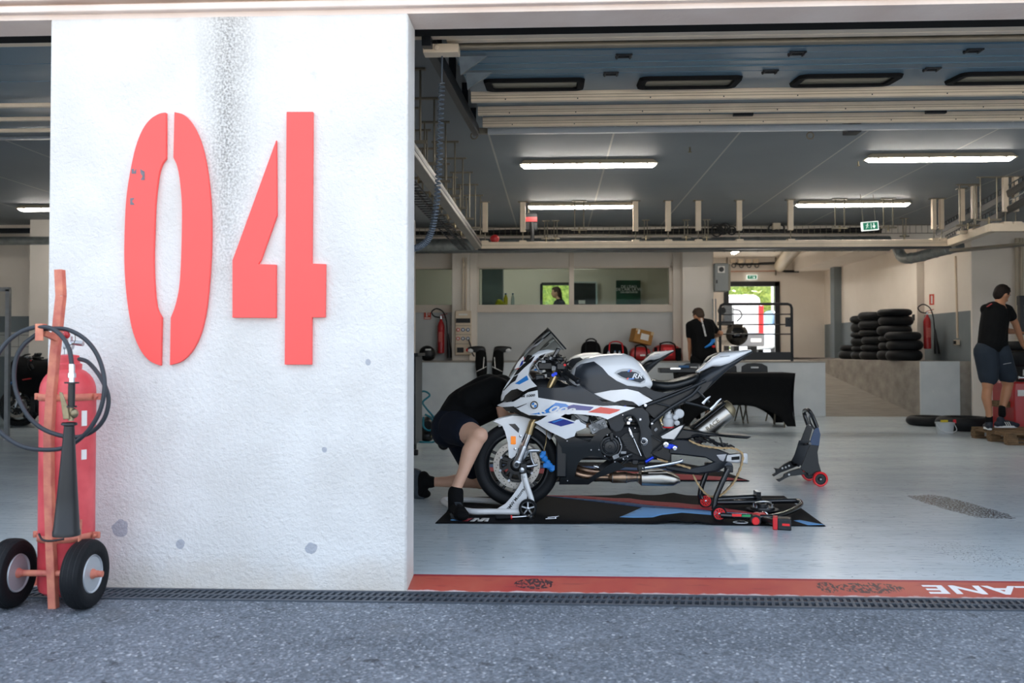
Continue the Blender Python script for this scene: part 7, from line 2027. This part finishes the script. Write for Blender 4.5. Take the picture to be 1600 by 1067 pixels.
W(MB().b2((tx + .4, ty_ + .1, 0), (tx + .55, ty_ + .25, 1.9)).b2((tx + .0, ty_ + .12, 1.75), (tx + .5, ty_ + .22, 1.88)).b2((tx, ty_ + .12, 1.35), (tx + .06, ty_ + .2, 1.8)), 'column_arm', 'dark_frame', tc, bevel=.01)
cl_ = dup(proto, (tx - .02, ty_ - .04, zt2 + .2), None, 'black tyre clamped on the turntable of the red tyre changer', 'tyres being changed'); cl_.scale = (1.05, 1.05, 1.6)
cl2 = dup(proto, (tx - .0, ty_ - .02, zt2 + .41), None, 'upper black tyre on the tyre changer under the man hands', 'tyres being changed'); cl2.scale = (.95, .95, 1.0)
# motorcycle and clothes in the left garage
bk3 = dup(bike, (0, 13.2, 0), None, 'black motorcycle parked in the neighbouring garage at the far left')
bk3.location.x = at(30, 640, 13.2).x - (AX.x - BX)
bk3.location.z = -.05
swap = {'white_paint': 'satin_black', 'pale_grey_plastic': 'graphite', 'bike_red': 'bike_blue', 'label_white': 'graphite', 'orange_reflector': 'satin_black', 'pale': 'graphite', 'lettering_white': 'graphite', 'bike_light_blue': 'bike_blue'}
def reskin(o):
    for c_ in kids(o):
        if c_.type == 'MESH' and c_.data.materials and c_.data.materials[0] and c_.data.materials[0].name in swap:
            s_ = c_.material_slots[0]; s_.link = 'OBJECT'; s_.material = M(swap[c_.data.materials[0].name])
        reskin(c_)
reskin(bk3)
for c_ in list(kids(bk3)):
    if c_.name.startswith(('drive_chain', 'brake_caliper', 'windscreen', 'screen_badge', 'silencer')):
        for g_ in list(kids(c_)): bpy.data.objects.remove(g_)
        bpy.data.objects.remove(c_)
rw3 = dup(rw); rw3.parent = bk3; rw3.name = 'rear_wheel'
ph = at(55, 580, 13.1)
o = T('jacket_heap', 'heap of black riding clothes draped over the bike in the left garage', 'clothes', ph)
mb = MB().loft([(-.38, 0, .12, -.1, .1, 2.2), (-.28, 0, .25, -.3, .2, 2.4), (-.1, 0, .2, -.35, .25, 2.5), (.1, 0, .15, -.4, .28, 2.4), (.3, 0, .18, -.3, .24, 2.3), (.4, 0, .05, -.1, .1, 2)], 24)
mb.v = [p + p.normalized() * noise.noise(p * 7) * .07 for p in mb.v]
mb.build('jacket', M('black_cloth'), o, sub=1)
MB().bar((-.28, -.22, -.2), (-.15, -.26, -.14), .05, .02).build('blue_patch', M('bike_light_blue'), o, bevel=.006)
MB().bar((-.02, -.27, -.12), (.1, -.28, -.1), .05, .02).build('red_patch', M('red_paint'), o, bevel=.006)
p = at(66, 543, 14.9)
o = T('wall_tap', 'small chrome wall tap on the white tiles of the left garage', 'tap', p)
MB().cyl((0, .08, 0), (0, -.06, 0), .03).cyl((-.1, -.02, .05), (.08, -.02, .05), .02).tube([(0, -.06, 0), (-.03, -.12, -.02), (-.06, -.14, -.1), (-.06, -.14, -.16)], .014, 8, smooth=4).build('tap_body', M('chrome'), o)
# ------------------------------------------------------------------ people
def cap(mb, p0, p1, r0, r1, seg=14):
    p0, p1 = V(p0), V(p1); d = p1 - p0
    mb.rings([(p0, r0), (p0 + d * .5, (r0 + r1) / 2), (p1, r1)], seg, True, d)
    mb.ell(p0, r0 * .995, seg); mb.ell(p1, r1 * .995, seg)
    return mb
def remesh(mb, name, m, root, vox=.009, it=6):
    o = W(mb, name, m, root, smooth=True)
    r = o.modifiers.new('remesh', 'REMESH'); r.mode = 'VOXEL'; r.voxel_size = vox; r.use_smooth_shade = True
    s = o.modifiers.new('smooth', 'SMOOTH'); s.factor = .5; s.iterations = it
    return o
def limb(mb, pts, rs):
    for (a, b), (ra, rb) in zip(zip(pts, pts[1:]), zip(rs, rs[1:])): cap(mb, a, b, ra, rb)
def hand(mb, wrist, d, palm, s=1, curl=.5, k=1.0):
    """palm, four unequal bent fingers and a thumb; d = pointing direction, palm = palm normal"""
    d = V(d).normalized(); n = V(palm).normalized(); n = (n - d * n.dot(d)).normalized(); a = d.cross(n) * s
    w = V(wrist)
    cap(mb, w, w + d * .03 * k, .024 * k, .024 * k)
    for q_ in (-.026, -.009, .009, .026): cap(mb, w + d * .02 * k + a * q_ * .7 * k, w + d * .085 * k + a * q_ * k, .014 * k, .0115 * k, 10)
    for q_, L in ((-.028, .07), (-.0095, .08), (.0095, .076), (.028, .06)):
        b = w + d * .085 * k + a * q_ * k; e = d; rr_ = .0095
        for j, f in enumerate((.42, .32, .26)):
            ang = curl * (j + .6) * .7
            e = (d * math.cos(ang) + n * math.sin(ang)).normalized(); b2 = b + e * L * f * k
            cap(mb, b, b2, rr_ * k, (rr_ - .001) * k, 8); b = b2; rr_ -= .001
    t = w + d * .025 * k - a * .024 * k; e = (d * .65 - a * .75 + n * .25).normalized(); t2 = t + e * .04 * k
    cap(mb, t, t2, .013 * k, .0115 * k, 8); cap(mb, t2, t2 + (e + d * .5 + n * .3).normalized() * .032 * k, .0115 * k, .009 * k, 8)
def head(mb, c, face, up=(0, 0, 1), r=.098):
    """skull, jaw, nose, lips and ears in the skin mesh; returns frame"""
    f = V(face).normalized(); u = V(up); u = (u - f * u.dot(f)).normalized(); l = u.cross(f); c = V(c)
    R = Matrix((f, l, u)).transposed()
    mb.ell(c + u * .015, (r, r * .8, r * 1.08), 20, R)
    mb.ell(c + f * .028 - u * .05, (r * .66, r * .6, r * .72), 16, R)
    mb.ell(c + f * .062 - u * .088, (r * .22, r * .3, r * .2), 12, R)
    cap(mb, c + f * .092 + u * .01, c + f * .112 - u * .03, .010, .015, 8)
    mb.ell(c + f * .088 - u * .062, (.012, .024, .006), 10, R); mb.ell(c + f * .086 - u * .071, (.012, .021, .007), 10, R)
    mb.ell(c + f * .084 + u * .035, (.014, .045, .010), 10, R)
    for s in (-1, 1): mb.ell(c + l * s * .078 - f * .008 - u * .01, (.018, .010, .031), 10, R)
    return R, c
def face_bits(R, c, root):
    f, l, u = R.col[0], R.col[1], R.col[2]
    for s in (-1, 1):
        e = W(MB().ell(c + f * .083 + l * s * .031 + u * .012, (.012, .013, .010), 12, R), 'eye', mat('eye_white', '#e6e0da', .2, var=0), root)
        W(MB().ell(c + f * .0925 + l * s * .031 + u * .012, (.004, .006, .006), 10, R), 'iris', mat('iris_brown', '#2a1b12', .2, var=0), e)
        W(MB().ell(c + f * .088 + l * s * .031 + u * .036, (.006, .019, .004), 10, R), 'eyebrow', 'hair', root)
    W(MB().ell(c + f * .094 - u * .066, (.006, .020, .006), 10, R), 'lips', mat('lips', '#a0604f', .5, var=0), root)
def hair_cap(R, c, root, m, r=.098, fade=False, long=0):
    f, l, u = R.col[0], R.col[1], R.col[2]
    mb = MB(); rnd = random.Random(5)
    mb.ell(c + u * .028 - f * .012, (r * 1.05, r * .86, r * 1.06), 24, R)
    mb.ell(c - f * .035 - u * .01, (r * .78, r * .80, r * (.85 if not fade else .7)), 18, R)
    mb.ell(c + u * .07 + f * .03, (r * .65, r * .65, r * .45), 16, R)
    if long:
        mb.ell(c - f * .06 - u * .06, (.06, .07, .09), 16, R); cap(mb, c - f * .09 - u * .02, c - f * .10 - u * .16, .035, .02)
    for k in range(60):
        t, q_ = rnd.uniform(0, 2 * PI), rnd.uniform(.2, 1)
        d = (f * math.cos(t) * q_ + l * math.sin(t) * q_ + u * rnd.uniform(.3, 1)).normalized()
        if d.dot(f) > .75: continue
        mb.ell(c + u * .022 + V(R @ V((d.dot(f) * r, d.dot(l) * r * .83, d.dot(u) * r * 1.03))), rnd.uniform(.010, .017), 8)
    # cut away the face region by leaving the hair behind the hairline
    vs = mb.v
    for i, p in enumerate(vs):
        q_ = p - c; x, z = q_.dot(f), q_.dot(u)
        if x > .045 and z < .055: vs[i] = p - f * (x - .045) * .9 - u * 0
        q_ = vs[i] - c; y_, z = q_.dot(l), q_.dot(u)
        if z < -.0 and q_.dot(f) > -.03: vs[i] = vs[i] - l * y_ * .25
    return remesh(mb, 'hair', m, root, .007, 3)
def shoe(ankle, toe_dir, floor_z, root, m, sole, L=.27, up=(0, 0, 1), stripes=False, lace=True, kw=1.0):
    f = V(toe_dir).normalized(); u = V(up).normalized(); f = (f - u * f.dot(u)).normalized(); l = u.cross(f)
    R = Matrix((f, l, u)).transposed(); a = V(ankle)
    h = (a.dot(u) - floor_z) if floor_z is not None else .1
    base = a - u * h
    mb = MB()
    cap(mb, a - u * .01, base + u * .05, .047 * kw, .046 * kw)
    mb.ell(base - f * .035 + u * .045, (.05, .038, .042), 14, R)
    cap(mb, base + f * .02 + u * .055, base + f * (L - .14) + u * .042, .042 * kw, .04 * kw)
    mb.ell(base + f * (L - .12) + u * .034, (.072, .046 * kw, .034 * kw), 16, R)
    s = remesh(mb, 'shoe', m, root, .008, 4)
    so = MB(); prof = []
    for k in range(24):
        t = 2 * PI * k / 24; x = math.cos(t); y = math.sin(t)
        prof.append(base + f * (L / 2 - .08 + x * L / 2) + l * y * (.049 if x > 0 else .037) * kw + u * .001)
    so.prism(prof, u * .026); W(so, 'sole', sole, s, bevel=.006)
    if stripes:
        for k in range(3):
            for sd in (-1, 1): W(MB().bar(base + f * (.055 + k * .025) + l * sd * .043 + u * .03, base + f * (.03 + k * .025) + l * sd * .040 + u * .075, .012, .006), 'stripe', 'label_white', s)
    if lace:
        for k in range(4): W(MB().cyl(base + f * (.06 + k * .022) - l * .022 + u * (.098 - k * .006), base + f * (.07 + k * .022) + l * .022 + u * (.097 - k * .006), .004, seg=6), 'lace', 'shoe_grey', s)
    return s
# --- kneeling mechanic beside the front wheel
pr = T('person', 'person in black T-shirt and navy shorts kneeling at the front wheel', 'person', atz(715, 800, 0))
P_ = lambda x, y, Y: at(x, y, Y)
nh, nk, na = P_(710, 668, 6.52), P_(747, 682, 6.17), P_(712, 765, 6.10)
fh, fk, fa = P_(712, 670, 6.76), P_(752, 752, 6.85), P_(676, 753, 6.84)
body = MB()
limb(body, [nh, nh.lerp(nk, .6), nk], [.105, .088, .063]); body.ell(nk + V((.01, -.008, .008)), (.062, .06, .06), 14)
limb(body, [nk, nk.lerp(na, .3) + V((-.012, .01, 0)), nk.lerp(na, .65), na], [.058, .060, .042, .036])
limb(body, [fh, fh.lerp(fk, .55), fk], [.10, .085, .062])
limb(body, [fk, fk.lerp(fa, .35) + V((0, 0, .01)), fk.lerp(fa, .7), fa], [.056, .058, .042, .036])
pel, wst, chs = P_(706, 664, 6.64), P_(725, 638, 6.68), P_(764, 616, 6.72)
limb(body, [pel, wst, chs], [.13, .125, .13])
sn, sf = P_(780, 606, 6.60), P_(790, 606, 6.92)
limb(body, [chs, sn.lerp(sf, .5)], [.12, .09]); limb(body, [sn, sf], [.062, .062])
hc_ = P_(826, 606, 6.80)
limb(body, [sn.lerp(sf, .5) + V((.02, 0, .02)), hc_], [.055, .055])
R, hcx = head(body, hc_ + V((.02, 0, .0)), (.75, -.1, -.6), (.6, 0, .75))
el = P_(786, 652, 6.56); wr_ = P_(830, 655, 6.58)
limb(body, [sn, sn.lerp(el, .5), el], [.052, .046, .038]); limb(body, [el, el.lerp(wr_, .4), wr_], [.038, .038, .027])
hand(body, wr_, wr_ - el, (0, .3, 1), 1, .6)
el2 = P_(815, 650, 7.0); wr2 = P_(850, 668, 6.75)
limb(body, [sf, el2], [.052, .038]); limb(body, [el2, wr2], [.038, .027]); hand(body, wr2, wr2 - el2, (0, -1, .3), -1, .6)
remesh(body, 'body', 'skin', pr)
face_bits(R, hcx, pr); hair_cap(R, hcx, pr, 'hair_brown')
sh = MB()
limb(sh, [P_(712, 656, 6.65), wst + V((0, 0, .005)), chs, sn.lerp(sf, .5) + V((-.01, 0, 0))], [.145, .150, .158, .105])
limb(sh, [wst + V((.03, -.03, -.035)), chs + V((.02, -.02, -.07))], [.13, .12])
limb(sh, [sn + V((-.01, 0, 0)), sf], [.078, .078]); limb(sh, [sn, sn.lerp(el, .42)], [.078, .068]); limb(sh, [sf, sf.lerp(el2, .45)], [.078, .066])
limb(sh, [sn + V((-.03, .02, .0)), P_(735, 628, 6.62)], [.09, .12])
remesh(sh, 't_shirt', 'black_cloth', pr, .010, 8)
so_ = MB()
limb(so_, [P_(704, 668, 6.62), P_(712, 655, 6.66)], [.15, .14]); limb(so_, [nh, nh.lerp(nk, .5)], [.125, .112]); limb(so_, [fh, fh.lerp(fk, .72)], [.12, .10]); so_.ell(P_(698, 672, 6.62), (.12, .16, .13), 16)
remesh(so_, 'shorts', 'navy_cloth', pr, .010, 8)
shoe(na + V((0, 0, -.01)), (.35, -1, 0), 0.008, pr, 'black_cloth', 'shoe_grey', .28, kw=1.17)
# far shoe: sole to the left, toe on the floor
sk = fa + V((-.03, 0, .005))
shoe(sk, (-.15, 0, -1), None, pr, 'black_cloth', 'shoe_grey', .25, (1, 0, .05)) if False else None
mb = MB(); cap(mb, fa + V((-.01, 0, 0)), fa + V((-.06, 0, .005)), .046, .05); cap(mb, fa + V((-.07, 0, .04)), fa + V((-.075, 0, -.03)), .045, .045); cap(mb, fa + V((-.07, 0, -.02)), V((fa.x - .085, fa.y, .045)), .044, .04); mb.ell(V((fa.x - .06, fa.y, .035)), (.05, .042, .032), 12)
s_ = remesh(mb, 'shoe', 'black_cloth', pr, .008, 4)
W(MB().tube([fa + V((-.115, 0, .095)), fa + V((-.135, 0, .03)), fa + V((-.13, 0, -.04)), V((fa.x - .115, fa.y, .02)), V((fa.x - .06, fa.y, .012))], [.03, .036, .036, .034, .025], 10, smooth=4), 'sole', 'shoe_grey', s_)
W(MB().tube([fa + V((-.03, -.04, -.03)), fa + V((-.05, -.06, -.06)), fa + V((-.07, -.05, -.10))], .004, 6, smooth=4), 'lace', 'black_cloth', s_)
# --- standing man beyond the table, seen from behind
Y2 = 14.75
pr = T('person', 'person seen from behind at the table, white lettering down the black T-shirt', 'person', (at(1095, 560, Y2).x, Y2, 0))
Q = lambda u, v, dy=0: at(1060 + u / 8.8875, 470 + v / 8.8875, Y2 + dy)
body = MB()
nb = Q(295, 250); hd = Q(278, 200, .04)
shl, shr = Q(165, 345, -.02), Q(440, 320, .02)
R, hcx = head(body, hd + V((0, 0, -.005)), (-.55, .8, -.35))
limb(body, [Q(300, 300), hd + V((0, 0, -.06))], [.062, .055])
limb(body, [shl, Q(155, 520, 0), Q(160, 560, .02)], [.05, .044, .04]); limb(body, [Q(160, 555, .02), Q(160, 660, .05), Q(158, 740, .08)], [.040, .036, .027])
hand(body, Q(158, 740, .08), (-.05, .2, -1), (1, .3, 0), 1, .8)
limb(body, [shr, Q(530, 430, .08)], [.05, .042]); limb(body, [Q(530, 430, .08), Q(560, 445, .22), Q(590, 440, .35)], [.042, .038, .028])
limb(body, [Q(530, 430, .08), Q(590, 450, .03)], [.042, .042]); limb(body, [Q(590, 450, .03), Q(515, 490, .2)], [.042, .032])
hand(body, Q(515, 490, .2), (-1, .4, -.2), (0, 1, 0), 1, .6)
limb(body, [Q(300, 320), Q(320, 600), Q(330, 780)], [.11, .12, .13])
for s_, px_ in ((-1, 270), (1, 400)):
    kx = Q(px_, 800)
    limb(body, [V((kx.x, Y2, .88)), V((kx.x, Y2 + .02, .47)), V((kx.x, Y2, .10))], [.085, .06, .038])
remesh(body, 'body', 'skin_tan', pr, .010)
hair_cap(R, hcx, pr, 'hair_brown', fade=True); face_bits(R, hcx, pr)
sh = MB()
limb(sh, [Q(250, 370), Q(290, 480), Q(310, 640), Q(310, 760)], [.15, .15, .145, .15]); limb(sh, [Q(375, 370), Q(375, 480), Q(390, 640), Q(420, 760)], [.15, .15, .14, .15])
limb(sh, [shl, Q(300, 310), shr], [.078, .095, .08]); limb(sh, [shl, Q(160, 480)], [.075, .066]); limb(sh, [shr, Q(515, 410, .06)], [.07, .062])
so1 = remesh(sh, 't_shirt', 'black_cloth', pr, .011, 8)
sh = MB(); 
for px_ in (270, 400):
    kx = Q(px_, 800); limb(sh, [V((kx.x, Y2, .98)), V((kx.x, Y2, .55))], [.13, .09])
remesh(sh, 'trousers', 'black_cloth', pr, .011, 8)
for px_ in (270, 400):
    kx = Q(px_, 800); shoe(V((kx.x, Y2, .10)), (0, 1, 0), 0, pr, 'black_cloth', 'sole_white', lace=False)
tt = text_mb('BMW MOTORRAD', .036, .0008, bold=.0015); a_ = Q(348, 368, -.172)
Rr = Matrix.Rotation(math.radians(76), 3, 'Y')
tt.v = [a_ + Rr @ p for p in tt.v]; W(tt, 'shirt_lettering', 'lettering_white', so1, smooth=False)
rg = MB().tube([Q(365, 650, -.16), Q(420, 620, -.17), Q(460, 590, -.17), Q(480, 540, -.17)], [.012, .02, .028, .03], 10, smooth=4).tube([Q(480, 530, -.17), Q(490, 580, -.17)], [.032, .028], 10)
W(rg, 'blue_glove', mat('nitrile_blue', '#1f7ed0', .5), pr); W(MB().ell(Q(488, 635, -.16), (.03, .02, .022), 12), 'red_cloth', 'bright_red', pr)
# --- man on the pallet
Y3 = 11.45
pr = T('person', 'person in black T-shirt and grey-blue shorts standing on the pallet at the tyre changer', 'person', (at(1560, 670, Y3).x, Y3, .144))
Q = lambda u, v, dy=0: at(1480 + u / 3.557, 420 + v / 3.557, Y3 + dy)
body = MB()
hd = Q(303, 143, .02)
R, hcx = head(body, hd, (.85, .35, -.45), (.35, .1, .95))
limb(body, [Q(290, 200), hd + V((-.02, 0, -.05))], [.065, .056])
shl, shr = Q(215, 225, .05), Q(335, 230, .08)
limb(body, [Q(280, 230, .05), Q(250, 330), Q(245, 430)], [.11, .12, .13]); limb(body, [shl, shr], [.06, .06])
e1 = Q(378, 300, .12); w1 = Q(418, 415, .25)
limb(body, [shr, shr.lerp(e1, .5), e1], [.055, .05, .042]); limb(body, [e1, e1.lerp(w1, .35), w1], [.042, .040, .028])
hand(body, w1, (.5, .3, -.7), (.7, .1, .5), 1, .7)
e2 = Q(330, 345, .35); w2 = Q(385, 350, .5)
limb(body, [Q(280, 250, .2), e2], [.05, .042]); limb(body, [e2, w2], [.042, .030]); hand(body, w2, (1, .1, -.1), (0, 0, -1), 1, .6)
kl, al = Q(225, 650, .0), Q(233, 850, .04); kr, ar = Q(338, 640, .1), Q(305, 800, .10)
limb(body, [Q(215, 480), kl], [.10, .066]); limb(body, [kl, Q(218, 715, .02), Q(232, 790, .03), al], [.058, .060, .042, .036])
limb(body, [Q(290, 490, .05), kr], [.10, .066]); limb(body, [kr, Q(325, 700, .11), Q(308, 765, .11), ar], [.060, .060, .042, .038])
remesh(body, 'body', 'skin_tan', pr, .009)
face_bits(R, hcx, pr); hair_cap(R, hcx, pr, 'hair')
sh = MB()
limb(sh, [Q(262, 245, .03), Q(252, 330), Q(240, 420)], [.15, .155, .15]); limb(sh, [Q(290, 250, .1), Q(275, 330, .06), Q(270, 425, .05)], [.13, .13, .14])
limb(sh, [shl, Q(280, 215, .05), shr], [.07, .075, .072]); limb(sh, [shr, shr.lerp(e1, .5)], [.072, .066])
s1_ = remesh(sh, 't_shirt', 'black_cloth', pr, .010, 8)
W(MB().bar(Q(222, 210, -.075), Q(246, 194, -.07), .03, .006), 'red_mark', 'red_paint', s1_)
sh = MB()
limb(sh, [Q(215, 460), Q(230, 600, .01)], [.145, .118]); limb(sh, [Q(285, 465, .05), Q(335, 590, .09)], [.145, .115]); limb(sh, [Q(220, 445, .02), Q(285, 450, .05)], [.135, .135])
ss_ = remesh(sh, 'shorts', mat('slate_cloth', '#2b333d', .85, var=.1, bump=.15, bscale=160), pr, .010, 8)
W(MB().bar(Q(312, 530, -.10), Q(355, 522, -.05), .008, .004), 'pocket_zip', 'pale_grey_plastic', ss_)
for k_, a_, dr in ((0, al, (.25, .9, 0)), (1, ar, (1, .05, 0))):
    cs = MB(); cap(cs, a_ + V((0, 0, .06)), a_ + V((0, 0, -.02)), .044, .046); remesh(cs, 'sock', 'black_cloth', pr, .008, 3)
    if k_ == 1: a_ = V((a_.x - .02, a_.y, .144 + .13)); fz_ = .144 + .02
    else: a_ = V((a_.x, a_.y, .144 + .10)); fz_ = .144
    shoe(a_, dr, fz_, pr, mat('shoe_navy', '#1b2230', .7), 'sole_white', .29, stripes=(k_ == 1))
# --- woman behind the office window
Y4 = 19.5
c_ = at(869, 457, Y4)
pr = T('person', 'person with tied-up hair in profile behind the office window', 'person', (c_.x, Y4, PL))
body = MB()
R, hcx = head(body, c_, (-1, .05, -.1))
limb(body, [c_ + V((.04, 0, -.06)), c_ + V((.06, 0, -.18))], [.052, .055]); limb(body, [c_ + V((.07, -.17, -.25)), c_ + V((.07, .17, -.25))], [.055, .055])
limb(body, [c_ + V((.07, 0, -.28)), c_ + V((.06, 0, -.65))], [.11, .13])
limb(body, [c_ + V((.07, -.18, -.26)), c_ + V((.0, -.22, -.55)), c_ + V((-.2, -.15, -.6))], [.045, .036, .028]); limb(body, [c_ + V((.07, .18, -.26)), c_ + V((.0, .22, -.55)), c_ + V((-.2, .15, -.6))], [.045, .036, .028])
hand(body, c_ + V((-.2, -.15, -.6)), (-1, 0, -.1), (0, 0, -1), 1, .4); hand(body, c_ + V((-.2, .15, -.6)), (-1, 0, -.1), (0, 0, -1), -1, .4)
zz = PL + .04
for s in (-1, 1): limb(body, [V((c_.x + .06, Y4 + s * .09, c_.z - .7)), V((c_.x + .06, Y4 + s * .09, PL + .5)), V((c_.x + .06, Y4 + s * .09, PL + .09))], [.09, .06, .038])
remesh(body, 'body', 'skin', pr, .011)
hair_cap(R, hcx, pr, 'hair_brown', long=1); face_bits(R, hcx, pr)
sh = MB(); limb(sh, [c_ + V((.07, -.17, -.26)), c_ + V((.07, .17, -.26))], [.075, .075]); limb(sh, [c_ + V((.07, 0, -.27)), c_ + V((.06, 0, -.7))], [.14, .15]); limb(sh, [c_ + V((.07, -.18, -.26)), c_ + V((.02, -.21, -.45))], [.065, .06]); limb(sh, [c_ + V((.07, .18, -.26)), c_ + V((.02, .21, -.45))], [.065, .06])
remesh(sh, 't_shirt', 'black_cloth', pr, .011, 8)
sh = MB()
for s in (-1, 1): limb(sh, [V((c_.x + .06, Y4 + s * .09, c_.z - .68)), V((c_.x + .06, Y4 + s * .09, PL + .14))], [.125, .07])
remesh(sh, 'trousers', 'navy_cloth', pr, .012, 6)
for s in (-1, 1): shoe(V((c_.x + .06, Y4 + s * .09, PL + .10)), (-1, 0, 0), PL, pr, 'black_cloth', 'sole_white', .25, lace=False)
# ------------------------------------------------------------------ light
w = bpy.data.worlds.new('sky'); SC.world = w; w.use_nodes = True
nt = w.node_tree; bg = nt.nodes['Background']
sk = nt.nodes.new('ShaderNodeTexSky'); sk.sky_type = 'NISHITA'; sk.sun_disc = False
sk.sun_elevation = math.radians(48); sk.sun_rotation = math.radians(20); sk.air_density = 1.0; sk.dust_density = 3; sk.ozone_density = 1
mx = nt.nodes.new('ShaderNodeMix'); mx.data_type = 'RGBA'; mx.inputs[0].default_value = .65
nt.links.new(sk.outputs[0], mx.inputs[6]); mx.inputs[7].default_value = (5.9, 6.7, 7.8, 1)
nt.links.new(mx.outputs[2], bg.inputs['Color'])
bg.inputs['Strength'].default_value = .16
sd = bpy.data.lights.new('sun', 'SUN'); sd.energy = 11; sd.angle = .009; sd.color = (1, .96, .9)
so = bpy.data.objects.new('sun', sd); COL.objects.link(so)
so.rotation_euler = V((-.25, -.70, -.82)).to_track_quat('-Z', 'Y').to_euler()
vs = SC.view_settings
vs.view_transform = 'Standard'; vs.look = 'None'; vs.gamma = 1; vs.use_curve_mapping = False
SC.display_settings.display_device = 'sRGB'
vs.exposure = 1.17
SC.cycles.max_bounces = 10
SC.cycles.diffuse_bounces = 5
SC.cycles.use_denoising = True
